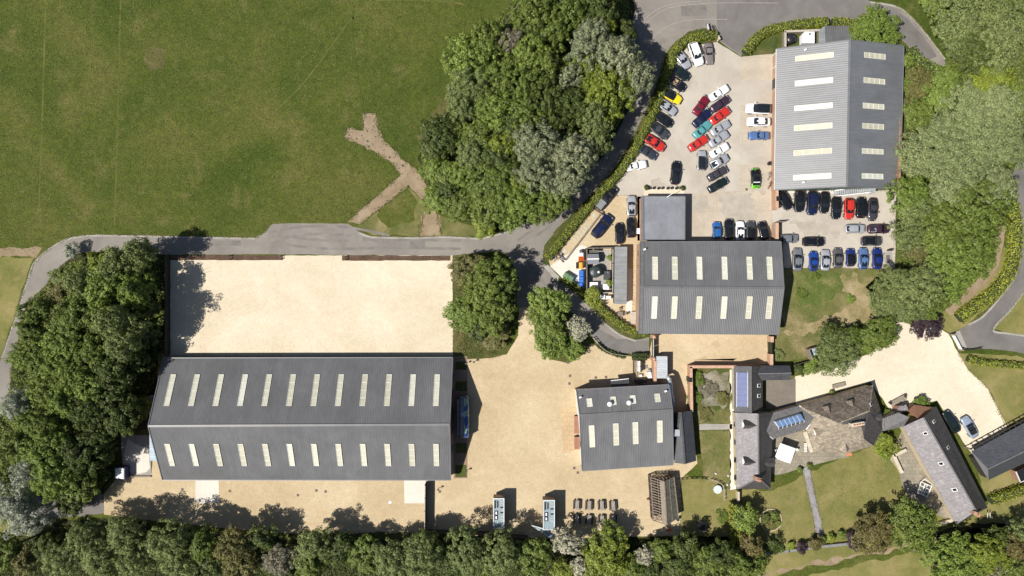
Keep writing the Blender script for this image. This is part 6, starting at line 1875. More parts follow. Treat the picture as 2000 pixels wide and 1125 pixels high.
# table and chairs on the gravel
gt = thing('garden_table', 'square timber garden table by the hedge near the long grey shed', 'table', tuple(P(1211, 613)))
c = P(1211, 613)
m = MB()
for k in range(5):
    m.box(c.x - .4 + .2 * k, c.y, .70, .74, .17, .95)
m.build('table_top', MAT['timber'], gt)
for a in (-.4, .4):
    for b in (-.4, .4):
        MB().box(c.x + a, c.y + b, 0, .7, .08, .08).build('leg', MAT['timber'], gt)
def chair(px, py, rz, lab):
    c = P(px, py)
    t = thing('garden_chair', lab, 'chair', (c.x, c.y, 0.025), 'timber chairs round the garden table', rz)
    m = MB()
    for k in range(3):
        m.box(-.16 + .16 * k, 0, .43, .47, .14, .5)
    m.build('seat', MAT['timber'], t, local=True)
    MB().box(0, -.25, .47, .95, .5, .06).build('backrest', MAT['timberdark'], t, local=True)
    for a in (-.22, .22):
        for b in (-.22, .22):
            MB().box(a, b, 0, .43, .06, .06).build('leg', MAT['timber'], t, local=True)
chair(1211, 603, R(180), 'timber garden chair on the shed side of the garden table')
chair(1203.5, 613, R(-90), 'timber garden chair on the hedge side of the garden table')
chair(1221.5, 612, R(90), 'timber garden chair on the middle barn side of the garden table')
chair(1211.5, 622.5, 0, 'timber garden chair on the lane side of the garden table')
p = P(1237, 620)
tag(MB().box(p.x, p.y, 0, .5, 1.1, 2.2).box(p.x, p.y, .5, .58, 1.2, 2.3).build('cellar_hatch', MAT['timberpale']), 'weathered hatch cover against the brick side of the middle barn', 'hatch')

# ------------------------------------------------------------------ store yard by the small barn
st = thing('iron_railing', 'black iron railing along the small store yard by the brick wall', 'railing', tuple(P(1237, 720)))
m = MB()
for i in range(16):
    q = P(1236.5, 704 + i * 2.5)
    m.bar(Vector((q.x, q.y, 0)), Vector((q.x, q.y, 1.9)), .06)
    m.bar(Vector((q.x, q.y, 1.75)), Vector((q.x + .45, q.y, 1.75)), .05)
m.bar(P(1236.5, 704, 1.8), P(1236.5, 742, 1.8), .08); m.bar(P(1236.5, 704, .3), P(1236.5, 742, .3), .08)
m.build('bars', MAT['iron'], st)
for y, lab in ((710, 'white cabinet behind the black railing nearest the clipped hedge'), (721, 'white cabinet behind the black railing, second along')):
    p = P(1248, y, 1.0)
    t = thing('white_cabinet', lab, 'cabinet', (p.x, p.y, 0))
    MB().box(p.x, p.y, .05, 1.0, .5, 1.0).build('casing', MAT['white'], t); MB().box(p.x + .42, p.y, .05, 1.3, .36, .95).build('cupboard', MAT['timberdark'], t)
for x, y, w, l, h, mt, lab in ((1251.5, 734, .6, .5, .7, 'offwhite', 'pale box on the ground of the store yard'), (1269, 733, .8, 1.2, 1.0, 'white', 'white sack pile against the brick wall'), (1263, 716, .5, .7, .1, 'grey', 'grey mat on the ground of the store yard'),
                               (1268.5, 724, .4, .5, .8, 'bluesheet', 'small blue grey drum by the brick wall')):
    p = P(x, y, h)
    tag(MB().box(p.x, p.y, 0.02, h * .9, w, l, .15).box(p.x, p.y, h * .9, h, w * .85, l * .85, .15).build('yard_box', MAT[mt]), lab, 'box')
for x, lab in ((1246, 'black lidded bin in the shade of the smallest barn, nearer the railing'), (1257.5, 'black lidded bin in the shade of the smallest barn, nearer the brick wall')):
    wheelie('wheeled_bin', x, 745, 1.05, .75, 1.2, MAT['dkgrey'], lab, 'bin', 0, False)
cn = thing('shipping_container', 'silver roofed container behind the orange brick wall', 'container', tuple(P(1292, 716)))
A, Dd = P(1282, 696, 2.4), P(1303.5, 739, 2.4)
m = MB()
corrug(m, Vector((A.x, A.y, 2.4)), Vector((A.x, Dd.y, 2.4)), Vector((Dd.x, A.y, 2.4)), Vector((Dd.x, Dd.y, 2.4)), .45, .03)
m.build('roof', plain("silver roof", (0.47, 0.50, 0.53), 0.45, var=.18, scale=.5), cn)
MB().box((A.x + Dd.x) / 2, (A.y + Dd.y) / 2, .05, 2.37, Dd.x - A.x - .05, A.y - Dd.y - .05).build('body', MAT['dkgrey'], cn)
for s in (-.52, .52):
    MB().box((A.x + Dd.x) / 2 + s, A.y, .15, 2.3, .95, .06).build('door', MAT['grey'], cn)

# ------------------------------------------------------------------ timber glasshouse
MAT['oakgrey'] = plain('grey oak', (0.20, 0.155, 0.115), .85, var=.3, scale=4)
gh = thing('oak_glasshouse', 'timber framed glasshouse, its sunny roof slope open rafters and the other glazed', 'glasshouse', tuple(P(1298, 975)))
ez, rz = 2.2, 3.7
L0, L1 = P(1270.7, 932.5, ez), P(1276, 1016.5, ez)
R0, R1 = P(1316, 931.5, ez), P(1325, 1011, ez)
T0, T1 = P(1297.5, 941, rz), P(1302.5, 1025, rz)
m = MB()
for i in range(17):
    t = i / 16
    m.bar(L0.lerp(L1, t), T0.lerp(T1, t), .15, .12)
m.build('rafters', MAT['oakgrey'], gh)
m = MB().bar(T0, T1, .22, .16).bar(L0, L1, .2, .16).bar(R0, R1, .2, .16).bar(L0.lerp(T0, .5), L1.lerp(T1, .5), .1, .1)
m.build('ridge_beam', MAT['oakgrey'], gh)
MB().slab([T0.lerp(L0, .34) + Vector((0, 0, .08)), T1.lerp(L1, .34) + Vector((0, 0, .08)), T1 + Vector((0, 0, .1)), T0 + Vector((0, 0, .1))], .04).build('roof_board', MAT['timber'], gh)
m = MB()
for i in range(9):
    t = i / 8
    m.bar(R0.lerp(R1, t) + Vector((0, 0, .05)), T0.lerp(T1, t) + Vector((0, 0, .05)), .09, .1)
m.bar(R0.lerp(T0, .5) + Vector((0, 0, .06)), R1.lerp(T1, .5) + Vector((0, 0, .06)), .08, .08)
m.build('rafters', MAT['timber'], gh)
for i in range(8):
    a0, a1 = R0.lerp(R1, (i + .06) / 8), R0.lerp(R1, (i + .94) / 8)
    b0, b1 = T0.lerp(T1, (i + .06) / 8), T0.lerp(T1, (i + .94) / 8)
    MB().slab([a0, a1, b1, b0], .02).build('pane', MAT['glaze_dirty'], gh)
for A, B in ((L0, L1), (R0, R1)):
    for i in range(7):
        q = A.lerp(B, i / 6)
        MB().box(q.x, q.y, 0, ez - .05, .15, .15).build('post', MAT['timber'], gh)
m = MB()
for A, B in ((L0, R0), (L1, R1)):
    for z in (.5, 1.2, 2.1):
        m.bar(Vector((A.x, A.y, z)), Vector((B.x, B.y, z)), .1, .12)
    mid = (A + B) / 2
    m.bar(Vector((mid.x, mid.y, 0)), Vector((mid.x, mid.y, rz - .2)), .12)
    for t in (.2, .35, .65, .8):
        q = A.lerp(B, t)
        m.bar(Vector((q.x, q.y, 0)), Vector((q.x, q.y, ez + (rz - ez) * (1 - abs(t - .5) * 2) - .1)), .08)
m.build('end_frame', MAT['oak'], gh)
m = MB()
for A, B in ((L0, L1), (R0, R1)):
    m.bar(Vector((A.x, A.y, .35)), Vector((B.x, B.y, .35)), .2, .7)
m.build('base_wall', MAT['timberdark'], gh)
MB().prism([L0 + Vector((.2, -.2, 0)), R0 + Vector((-.2, -.2, 0)), R1 + Vector((-.2, .2, 0)), L1 + Vector((.2, .2, 0))], .025, .06).build('floor_bed', MAT['timberdark'], gh)
p = P(1266, 973)
tag(MB().box(p.x, p.y, 0, .5, .7, .3, .4).cyl((p.x, p.y, .5), (p.x, p.y, .9), .12).build('hand_pump', MAT['rust']), 'small rusty pump standing just west of the glasshouse', 'pump')
p = P(1322, 1012)
tag(MB().cyl((p.x, p.y, 0), (p.x, p.y, .9), .32, n=14).build('rain_barrel', MAT['tank']), 'dark rain barrel at the corner of the glasshouse', 'barrel')
p = P(1307, 1034)
tag(MB().box(p.x, p.y, 0.02, .12, .9, .25, .1).box(p.x + .3, p.y - .3, .02, .1, .3, .2).box(p.x - .5, p.y - .3, .02, .16, .3, .2, .6).build('hose_pile', MAT['orange']), 'orange hose bits lying on the sand below the glasshouse', 'hose')

# ------------------------------------------------------------------ parasol and patio things
pr = thing('parasol', 'big square white parasol shading the terrace table', 'parasol', tuple(P(1531, 888)))
cs = [Z5(607, 560, 2.5), Z5(668, 405, 2.5), Z5(828, 462, 2.5), Z5(768, 618, 2.5)]
top = sum(cs, Vector()) / 4 + Vector((0, 0, .55))
m = MB().add(cs + [top] + [v - Vector((0, 0, .12)) for v in cs], [(0, 4, 1), (1, 4, 2), (2, 4, 3), (3, 4, 0), (0, 1, 6, 5), (1, 2, 7, 6), (2, 3, 8, 7), (3, 0, 5, 8)])
m.build('canopy', MAT['canvas'], pr)
MB().cyl((top.x, top.y, 0), (top.x, top.y, top.z + .15), .04, n=8).build('pole', MAT['timber'], pr)
MB().box(top.x, top.y, 0.02, .12, .8, .8).build('base', MAT['grey'], pr)
m = MB()
for v in cs:
    m.bar(top - Vector((0, 0, .12)), v - Vector((0, 0, .06)), .03)
m.build('ribs', MAT['timber'], pr)
MB().bar(top + Vector((.02, -.02, .03)), cs[0].lerp(cs[3], .5) + Vector((0, 0, .03)), .06, .04).build('vent_tie', MAT['grey'], pr)
tb = thing('terrace_table', 'pale round table under the white parasol', 'table', (top.x + .9, top.y + .4, 0))
MB().cyl((top.x + .9, top.y + .45, .70), (top.x + .9, top.y + .45, .74), .65, n=24).build('table_top', MAT['offwhite'], tb)
MB().cyl((top.x + .9, top.y + .45, .02), (top.x + .9, top.y + .45, .70), .06, n=10).build('pedestal', MAT['grey'], tb)
for k, (x, y, rz, lab) in enumerate(((1538, 872, 2.6, 'pale terrace chair peeping out at the house side of the parasol'), (1553, 877, 1.9, 'pale terrace chair peeping out at the lawn path side of the parasol'), (1514, 878, -1.4, 'pale terrace chair between the parasol and the mauve slate wing'))):
    c = P(x, y)
    t = thing('terrace_chair', lab, 'chair', (c.x, c.y, .025), 'chairs on the stone terrace', rz)
    MB().box(0, 0, .42, .47, .5, .5).build('seat', MAT['offwhite'], t, local=True); MB().box(0, -.24, .47, .95, .5, .06).build('backrest', MAT['offwhite'], t, local=True)
    for a in (-.2, .2):
        for b in (-.2, .2):
            MB().box(a, b, 0, .42, .05, .05).build('leg', MAT['grey'], t, local=True)
sl = thing('sun_lounger', 'striped sun lounger lying on the terrace near the white ledge', 'lounger', tuple(P(1572, 873)))
c = P(1572, 873)
m = MB()
for k in range(6):
    m.box(c.x, c.y - .8 + k * .3, .3, .34, .6, .22, .15)
m.build('slats', MAT['offwhite'], sl); MB().box(c.x, c.y, .2, .29, .5, 1.7, .15).box(c.x, c.y - .6, 0.02, .2, .4, .08).box(c.x, c.y + .6, 0.02, .2, .4, .08).build('frame', MAT['timber'], sl)
# glazed cold frame by the cottage
cf = thing('cold_frame', 'white framed cold frame on the cottage terrace', 'cold frame', tuple(P(1804, 954)))
def Z3b(x, y, z): return P(1640 + x * .2577, 740 + y * .2577, z)
A, B, C2, Dd = Z3b(617, 780, .6), Z3b(697, 815, .6), Z3b(663, 893, .5), Z3b(588, 862, .5)
m = MB()
for p, q in ((A, B), (B, C2), (C2, Dd), (Dd, A), (A.lerp(B, .4), Dd.lerp(C2, .4)), (A.lerp(B, .6), Dd.lerp(C2, .6)), (A.lerp(Dd, .33), B.lerp(C2, .33)), (A.lerp(Dd, .66), B.lerp(C2, .66))):
    m.bar(p, q, .12, .1)
m.bar(A, A + Vector((.4, .7, .6)), .08).bar(B, B + Vector((-.3, .6, .6)), .08).bar(A + Vector((.4, .7, .6)), B + Vector((-.3, .6, .6)), .08)
m.build('frame', MAT['white'], cf)
MB().slab([v - Vector((0, 0, .06)) for v in (A, B, C2, Dd)], .02).build('pane', MAT['glaze_dirty'], cf)
m = MB()
for p, q in ((A, B), (B, C2), (C2, Dd), (Dd, A)):
    m.bar(Vector((p.x, p.y, .25)), Vector((q.x, q.y, .25)), .08, .5)
m.build('side', MAT['timber'], cf)
garden_wall('terrace_wall', 'low L shaped stone wall at the lawn side of the cottage terrace', [(1766, 877), (1742, 888), (1758, 922)], .7, .5, MAT['stonewall'], MAT['stonechip'])
garden_wall('terrace_wall', 'low stone wall closing the foot of the cottage terrace', [(1822, 1024), (1860, 1013)], .6, .5, MAT['stonewall'], MAT['stonechip'])
bn = thing('stone_bench', 'weathered stone slab bench with a pot at each end outside the cottage porch', 'bench', tuple(P(1753, 779)))
A, B = Z3b(390, 195, .45), Z3b(500, 135, .45)
MB().bar(A, B, 1.1, .12).build('seat', MAT['patio'], bn)
for t in (.2, .8):
    q = A.lerp(B, t); MB().box(q.x, q.y, 0, .4, .3, .8, .5).build('leg', MAT['stonechip'], bn)
for x, y, lab in ((387, 182, 'dark round pot at the house end of the stone bench'), (498, 128, 'dark round pot at the porch end of the stone bench')):
    q = Z3b(x, y, .5)
    t = thing('plant_pot', lab, 'pot', (q.x, q.y, 0), 'pots by the cottage porch')
    MB().cyl((q.x, q.y, 0), (q.x, q.y, .55), .22, .32, n=14).build('pot_body', MAT['pot'], t); MB().cyl((q.x, q.y, .5), (q.x, q.y, .56), .2, n=12).build('soil', MAT['black'], t)
tag(MB().box(*P(1637, 752)[:2], 0, .35, 2.4, .7, R(14)).box(*P(1637, 752)[:2], .35, .42, 2.5, .8, R(14)).build('stone_trough', MAT['patio']), 'long stone trough against the north wall of the stone house', 'trough')
rt = thing('round_tank', 'pale round water tank lid at the garden fence corner', 'tank', tuple(P(1400, 955)))
c = P(1400.5, 954.5)
MB().cyl(c, c + Vector((0, 0, .55)), .78, n=26).build('tank_body', MAT['bluesheet'], rt); MB().cyl(c + Vector((0, 0, .55)), c + Vector((0, 0, .62)), .82, .7, n=26).build('lid', plain("pale lid", (0.55, 0.62, 0.60), .5, var=.08), rt)
for x, y, lab in ((1398, 925, 'white globe in the grass between the garden fence and the walled garden lawn'), (1422, 929, 'white globe beside the garden path at the mauve slate wing'), (1420.5, 946.5, 'white globe close to the pale round tank')):
    q = P(x, y)
    tag(MB().dome((q.x, q.y, .0), .2, .3, 14, 5).build('garden_globe', MAT['offwhite'], None, True), lab, 'globe', 'white globes in the garden')
# round bed edging
cb = thing('bed_edging', 'pale stone ring round the circular shrub bed on the lawn', 'edging', tuple(P(1505, 1015)))
c = P(1505, 1015)
for k in range(26):
    a = 2 * math.pi * k / 26
    r = 2.1
    MB().box(c.x + r * math.cos(a), c.y + r * math.sin(a), 0, .22, .2, .46, a).build('edging_stone', MAT['stonewall'], cb)
o = MB().cyl((c.x, c.y, .0), (c.x, c.y, .09), 2.0, n=30).build('garden_bed', MAT['bed']); o['kind'] = 'structure'
# kitchen garden and lawn edge wall
garden_wall('ha_ha_wall', 'low grey stone wall along the foot of the lawn behind the shrubs', [(1488, 1080), (1540, 1074), (1600, 1066), (1660, 1060)], .5, .4, MAT['stonewall'], MAT['grey'])
garden_wall('garden_wall', 'short pale wall running from the mauve slate wing to the tall golden hedge', [(1438.5, 957), (1438.5, 977)], 1.2, .3, MAT['stonewall'], MAT['stonechip'])
br = thing('bonfire_heap', 'grey brown heap of sticks and ash on the dry grass', 'heap', tuple(P(1372, 1028)))
rr = random.Random(8)
m = MB()
for k in range(46):
    a = rr.uniform(0, 6.28); r = rr.uniform(0, 1.3)
    c = P(1372, 1029) + Vector((r * math.cos(a), r * .7 * math.sin(a), .05 + .35 * max(0, 1 - r)))
    b = rr.uniform(0, 3.1); l = rr.uniform(.2, .6)
    m.bar(c - Vector((math.cos(b) * l, math.sin(b) * l, 0)), c + Vector((math.cos(b) * l, math.sin(b) * l, rr.uniform(-.02, .2))), .05)
m.build('sticks', MAT['timberdark'], br)
MB().dome(P(1372, 1029), 1.2, .22, 16, 4).build('ash_mound', MAT['timber'], br)

# pergola / log store in the scrub
ls = thing('log_store', 'small open timber log store half under the drooping tree', 'store', tuple(P(1582, 688)))
a_, b_ = P(1573, 681), P(1580, 702)
MB().bar(a_ + Vector((0, 0, .8)), b_ + Vector((0, 0, .8)), .25, 1.6).build('side_wall', MAT['timber'], ls)
a_, b_ = P(1574, 681), P(1596, 676)
MB().bar(a_ + Vector((0, 0, .8)), b_ + Vector((0, 0, .8)), .2, 1.6).build('back_wall', MAT['timber'], ls)
for k in range(4):
    c = P(1583 + k * 3.5, 687)
    MB().cyl((c.x, c.y - .6, .3), (c.x, c.y + .6, .3), .22, n=10).build('log', MAT['bluesheet'], ls)
board_fence('board_fence', 'dark low fence between the scrub bank and the clipped bushes at the cream drive', [(1548, 712), (1579, 703)], 1.1, MAT['timberdark'])

# white topped cabinet in the tree shade
wc = thing('site_cabinet', 'dark blue cabinet with a white top standing in the tree shade by the long barn', 'cabinet', tuple(P(232, 925)))
p = P(233, 925, 2.0)
MB().box(p.x, p.y, 0, 1.9, 1.9, 2.3).build('cabinet_body', plain("midnight blue", (0.015, 0.02, 0.10), .5), wc); MB().box(p.x, p.y, 1.9, 2.0, 1.6, 2.0).build('cabinet_top', MAT['white'], wc)
tag(MB().box(*P(266, 930)[:2], 0, .25, 6.0, .3).build('sleeper_kerb', MAT['timber']), 'timber sleeper kerb along the pale pad beside the long barn', 'kerb')

# lidded covers in the yards
mh = [(582, 967, 'cover in the sand, nearest the middle of the long barn'), (618, 958, 'cover nearest the long barn wall on the sandy strip below it'), (636, 960, 'cover just east of the one nearest the long barn wall'), (449, 959, 'cover beside the western concrete pad'), (356, 956, 'cover west of the western concrete pad'), (459, 987, 'small cover at the edge of the tree shade by the western pad'),
      (859, 960, 'cover beside the dark fence at the long barn corner'), (1109, 708, 'cover at the foot of the green tree island'), (1113.5, 734, 'cover alone between tree island and smallest barn'), (1112, 749, 'cover lower of two near the smallest barn corner'), (1163.5, 737.5, 'cover near the shadow of the smallest barn'), (1183.5, 736.5, 'cover closest to the awning of the smallest barn'), (1121.5, 914, 'cover at the south corner of the smallest barn'), (1128.5, 923, 'cover just below the south corner of the smallest barn'), (1458, 370, 'dark drain cover on the slabs beside the race car')]
for k, (x, y, lab) in enumerate(mh):
    p = P(x, y)
    o = MB().box(p.x, p.y, .02, .05, .48, .48).box(p.x, p.y, .05, .06, .40, .40).build('drain_cover', MAT['manhole'])
    tag(o, 'square dark ' + lab, 'drain cover', 'square drain covers in the yards')
p = P(762, 981)
tag(MB().box(p.x, p.y, .02, .08, .5, .5).build('paving_slab', MAT['white']), 'single white slab lying on the sand near the dark fence', 'slab')
p = P(1128, 930)
# little posts with cameras / lights standing about the long barn
for x, y, lab in ((926, 706, 'black stemmed lamp post at the corner of the grass island near the long barn'), (911, 709, 'black stemmed lamp post tight against the long barn corner, beside the grass island'), (925, 843, 'black stemmed lamp post at the shade edge beside the old coach'), (912, 918, 'black stemmed lamp post by the small sunlit grass square'), (857, 953, 'black stemmed lamp post near the dark fence end')):
    p = P(x, y)
    t = thing('lamp_post', lab, 'lamp', (p.x, p.y, 0), 'low lamp posts round the long barn')
    MB().cyl((p.x, p.y, 0), (p.x, p.y, 1.0), .05, n=8).build('stem', MAT['black'], t)
    MB().box(p.x, p.y, 1.0, 1.2, .34, .34, .3).build('lamp_head', MAT['dkgrey'], t)
# plant bed north of the flat roofed block
for k, (x, y) in enumerate(((1268, 368.5), (1276, 368), (1285, 368.5), (1293, 368), (1303, 368.5), (1311, 368), (1320, 368.5))):
    p = P(x, y)
    t = thing('plant_pot', 'dark pot in the line along the pale bed north of the flat roofed block', 'pot', (p.x, p.y, 0), 'identical pots along the pale bed')
    MB().cyl((p.x, p.y, .03), (p.x, p.y, .5), .2, .28, n=12).build('pot_body', MAT['pot'], t); MB().cyl((p.x, p.y, .45), (p.x, p.y, .51), .2, n=10).build('soil', MAT['black'], t)
# bicycles and a pot at the brick wall
def bicycle(px, py, rz, lab, col):
    c = P(px, py)
    t = thing('bicycle', lab, 'bicycle', (c.x, c.y, .03), None, rz)
    for x in (-.52, .52):
        m = MB()
        for i in range(14):
            a0, a1 = 2 * math.pi * i / 14, 2 * math.pi * (i + 1) / 14
            m.bar((x + .33 * math.cos(a0), 0, .34 + .33 * math.sin(a0)), (x + .33 * math.cos(a1), 0, .34 + .33 * math.sin(a1)), .045, .045, 0, (0, 1, 0))
        m.build('wheel', MAT['tyre'], t, local=True)
    MB().bar((-.52, 0, .34), (-.15, 0, .85), .05).bar((-.15, 0, .85), (.38, 0, .85), .05).bar((.38, 0, .85), (.52, 0, .34), .05).bar((-.05, 0, .32), (-.15, 0, .85), .05).bar((-.05, 0, .32), (.38, 0, .82), .05).bar((-.52, 0, .34), (-.05, 0, .32), .04).build('frame', col, t, local=True)
    MB().box(-.18, 0, .92, .99, .26, .14).build('saddle', MAT['black'], t, local=True)
    MB().bar((.36, -.3, 1.0), (.36, .3, 1.0), .05).bar((.38, 0, .85), (.36, 0, 1.0), .04).build('handlebar', MAT['black'], t, local=True)
bicycle(1500.5, 344, R(80), 'grey bicycle leaning by the brick wall of the north barn', MAT['steel'])
bicycle(1501.5, 362, R(70), 'red bicycle by the brick wall, nearer the gateway', MAT['taillamp'])
p = P(1501.5, 320)
t = thing('planter_tub', 'round dark tub at the brick wall of the north barn', 'tub', (p.x, p.y, 0))
MB().cyl((p.x, p.y, .03), (p.x, p.y, .5), .36, .42, n=18).build('tub_body', MAT['pot'], t); MB().cyl((p.x, p.y, .46), (p.x, p.y, .51), .34, n=16).build('soil', MAT['black'], t)
p = P(1245, 452)
tag(MB().box(p.x, p.y, .02, .9, .55, 1.0).box(p.x, p.y, .9, .97, .6, 1.05).build('meter_box', MAT['white']), 'white box between the black saloon and the flat roofed block', 'box')
tag(MB().box(*P(1734, 503)[:2], .03, .14, .65, .9).build('drain_grate', MAT['manhole']), 'square drain grate on the pad beside the dark blue saloon', 'grate')
tag(MB().box(*P(1735, 489)[:2], 0, 1.1, .7, .25).build('sign_post', MAT['timberdark']), 'dark post board at the top of the little pad beneath the trees', 'post')
for k, (x, y) in enumerate(((452, 501), )):
    pass

# ------------------------------------------------------------------ trees, shrubs, hedges
def unit(a):
    return a / np.maximum(1e-9, np.linalg.norm(a, axis=1, keepdims=True))

def leaf_mesh(name, pos, nrm, size, elong=0.62, mats=(), extra=None):
    """one quad per leaf spray; extra = (verts, faces) drawn with the second material"""
    n = len(pos)
    nrm = unit(nrm)
    ref = unit(RNG.normal(size=(n, 3)))
    t = unit(np.cross(nrm, ref)); b = np.cross(nrm, t)
    s = size * RNG.uniform(0.65, 1.3, size=(n, 1)) * 0.5
    tl, bl = t * s, b * s * elong
    bend = nrm * s * 0.35
    v = np.stack([pos - tl - bend * .6, pos - bl + bend * .3, pos + tl - bend * .6, pos + bl + bend * .3], 1).reshape(-1, 3)
    f = np.arange(4 * n).reshape(-1, 4)
    me = D.meshes.new(name)
    if extra is not None:
        ev, ef = np.asarray(extra[0], float), extra[1]
        base = len(v)
        v = np.concatenate([v, ev])
        me.vertices.add(len(v)); me.vertices.foreach_set("co", v.ravel())
        loops = list(f.ravel()); starts = list(range(0, 4 * n, 4)); tot = [4] * n; mi = [0] * n
        for q in ef:
            starts.append(len(loops)); tot.append(len(q)); loops += [base + i for i in q]; mi.append(1)
        me.loops.add(len(loops)); me.loops.foreach_set("vertex_index", loops)
        me.polygons.add(len(starts)); me.polygons.foreach_set("loop_start", starts); me.polygons.foreach_set("loop_total", tot)
        for m in mats: me.materials.append(m)
        me.polygons.foreach_set("material_index", mi)
    else:
        me.vertices.add(len(v)); me.vertices.foreach_set("co", v.ravel())
        me.loops.add(4 * n); me.loops.foreach_set("vertex_index", f.ravel())
        me.polygons.add(n); me.polygons.foreach_set("loop_start", np.arange(0, 4 * n, 4)); me.polygons.foreach_set("loop_total", np.full(n, 4))
        for m in mats: me.materials.append(m)
    me.update(); me.validate()
    return me

def sph(n):
    return unit(RNG.normal(size=(n, 3)))

def lobes(d, k, seed):
    rs = np.random.default_rng(seed)
    out = np.ones(len(d))
    for _ in range(k):
        a = unit(rs.normal(size=(1, 3)))
        out += rs.uniform(-.34, .34) * np.exp(-7.0 * (1 - d @ a.T)).ravel() * 1.2
    return out

def crown_points(Rr, V, zc, cr, lpc, seed, upright=0.0, nscale=1.0, flat=0.5):
    area = 2 * math.pi * Rr * (Rr + V) / 2 * 1.15
    ncl = max(7, int(nscale * area / (math.pi * (cr * .80) ** 2)))
    d = sph(ncl * 3)
    d = d[d[:, 2] > -0.30][:ncl]
    f = np.clip(lobes(d, 16, seed), .55, 1.35)
    rad = RNG.uniform(.62, 1.10, len(d)) * f
    c = d * rad[:, None] * np.array([Rr - cr * .7, Rr - cr * .7, V - cr * .4])
    inner = sph(max(3, ncl // 4)) * RNG.uniform(.15, .6, (max(3, ncl // 4), 1)) * np.array([Rr, Rr, V])
    dd = np.concatenate([d, unit(inner)]); c = np.concatenate([c, inner])
    crs = cr * RNG.uniform(.65, 1.25, len(c))
    P_ = []; N_ = []
    for i in range(len(c)):
        n = int(lpc * (crs[i] / cr) ** 2)
        q = sph(n)
        r = RNG.uniform(.45, 1.0, (n, 1)) ** .6
        pos = c[i] + q * r * crs[i] * np.array([1, 1, .8 + upright])
        P_.append(pos)
        N_.append(q * .9 + dd[i] * .35 + np.array([0, 0, flat]) + RNG.normal(size=(n, 3)) * .35)
    pos = np.concatenate(P_); nrm = np.concatenate(N_)
    pos[:, 2] += zc
    k = pos[:, 2] > 0.05
    return pos[k], nrm[k]

TREE = {}
SIZES = (0.75, 1.4, 2.2, 3.2, 4.4)
def tree_proto(i, v):
    """crown and trunk meshes of one size class; crown centre at 0.62 of the height"""
    Rr = SIZES[i]
    Ht = {0: 1.5, 1: 2.8, 2: 7.0, 3: 9.0, 4: 11.0}[i]
    V = Ht * .34
    cr = {0: .30, 1: .38, 2: .46, 3: .52, 4: .58}[i]
    lpc = {0: 36, 1: 40, 2: 46, 3: 50, 4: 54}[i]
    size = {0: .20, 1: .24, 2: .27, 3: .29, 4: .31}[i]
    if v == 3:      # feathery upright sprays
        cr *= .85; lpc = int(lpc * .85); size *= .95
    pos, nrm = crown_points(Rr, V, Ht * .62, cr, lpc, 100 * i + v, 0.5 if v == 3 else 0.0, 1.0, .6 if v == 3 else .8)
    me = leaf_mesh("crown", pos, nrm, size, .45 if v == 3 else .62, [LEAF['md']])
    m = MB()
    rt = {0: .04, 1: .07, 2: .15, 3: .20, 4: .26}[i]
    rs = random.Random(i * 10 + v)
    p = Vector((0, 0, -.05)); pr = rt
    for k in range(5):
        q = Vector((rs.uniform(-.03, .03) * Ht, rs.uniform(-.03, .03) * Ht, Ht * .16 * (k + 1)))
        m.cyl(p, q, pr, pr * .8, 8, cap=False); 
        if k >= 1:
            for _ in range(2):
                a = rs.uniform(0, 6.28)
                e = q + Vector((math.cos(a) * Rr * .6, math.sin(a) * Rr * .6, Ht * .16))
                m.cyl(q, e, pr * .5, pr * .12, 6, cap=False)
        p, pr = q, pr * .8
    to = m.build("trunk", MAT['bark'])
    tm = to.data
    D.objects.remove(to)
    return me, tm, Rr, Ht

LOOK = {'dk': 'dark green tree', 'md': 'green tree', 'lt': 'fresh green tree', 'yl': 'yellow green tree', 'sv': 'silver leaved tree', 'sg': 'pale feathery tree', 'ps': 'pale silver tree', 'gg': 'grey green tree',
        'wh': 'white blossoming tree', 'pu': 'dark purple leaved tree', 'ol': 'olive brown tree', 'gy': 'half bare grey tree', 'bd': 'bronze green tree'}
NAME = {'sg': 'willow_tree', 'sv': 'silver_tree', 'ps': 'silver_tree', 'wh': 'blossom_tree', 'pu': 'purple_tree', 'gy': 'bare_tree', 'gg': 'willow_tree'}
SEEN = {}
NT = [0]
def tree(kind, px, py, rpx, Ht, where, shrub=False, look=None):
    zc = Ht * .62
    Rr = rpx * .1 * (1 - zc / HC) * 1.12
    i = min(range(5), key=lambda k: abs(math.log(SIZES[k] / Rr)) + (0 if (k < 2) == (Ht < 4) else .5))
    NT[0] += 1
    v = 3 if kind in ('sv', 'ps', 'gg', 'gy', 'sg') else NT[0] % 3
    if (i, v) not in TREE:
        TREE[(i, v)] = tree_proto(i, v)
    me, tm, R0, H0 = TREE[(i, v)]
    p = P(px, py, zc)
    lab = (look or (LOOK[kind].replace('tree', 'shrub') if shrub else LOOK[kind])) + ' ' + where
    SEEN[lab] = SEEN.get(lab, 0) + 1
    nm = 'shrub' if shrub else NAME.get(kind, 'broadleaf_tree')
    root = thing(nm, lab, 'shrub' if shrub else 'tree', (p.x, p.y, 0), None, random.uniform(0, 6.28))
    an = random.uniform(.88, 1.14)
    root.scale = (Rr / R0 * an, Rr / R0 / an, Ht / H0)
    c = D.objects.new('crown', me); c.parent = root; COL.objects.link(c); objmat(c, LEAF[kind])
    t = D.objects.new('trunk', tm); t.parent = root; COL.objects.link(t)
    return root

ALLTREES = []
def T(s):
    for line in s.strip().splitlines():
        k, x, y, r, h, w = line.split(None, 5)
        sh = k.endswith('*')
        ALLTREES.append(tree(k.rstrip('*'), float(x), float(y), float(r), float(h), w, sh))

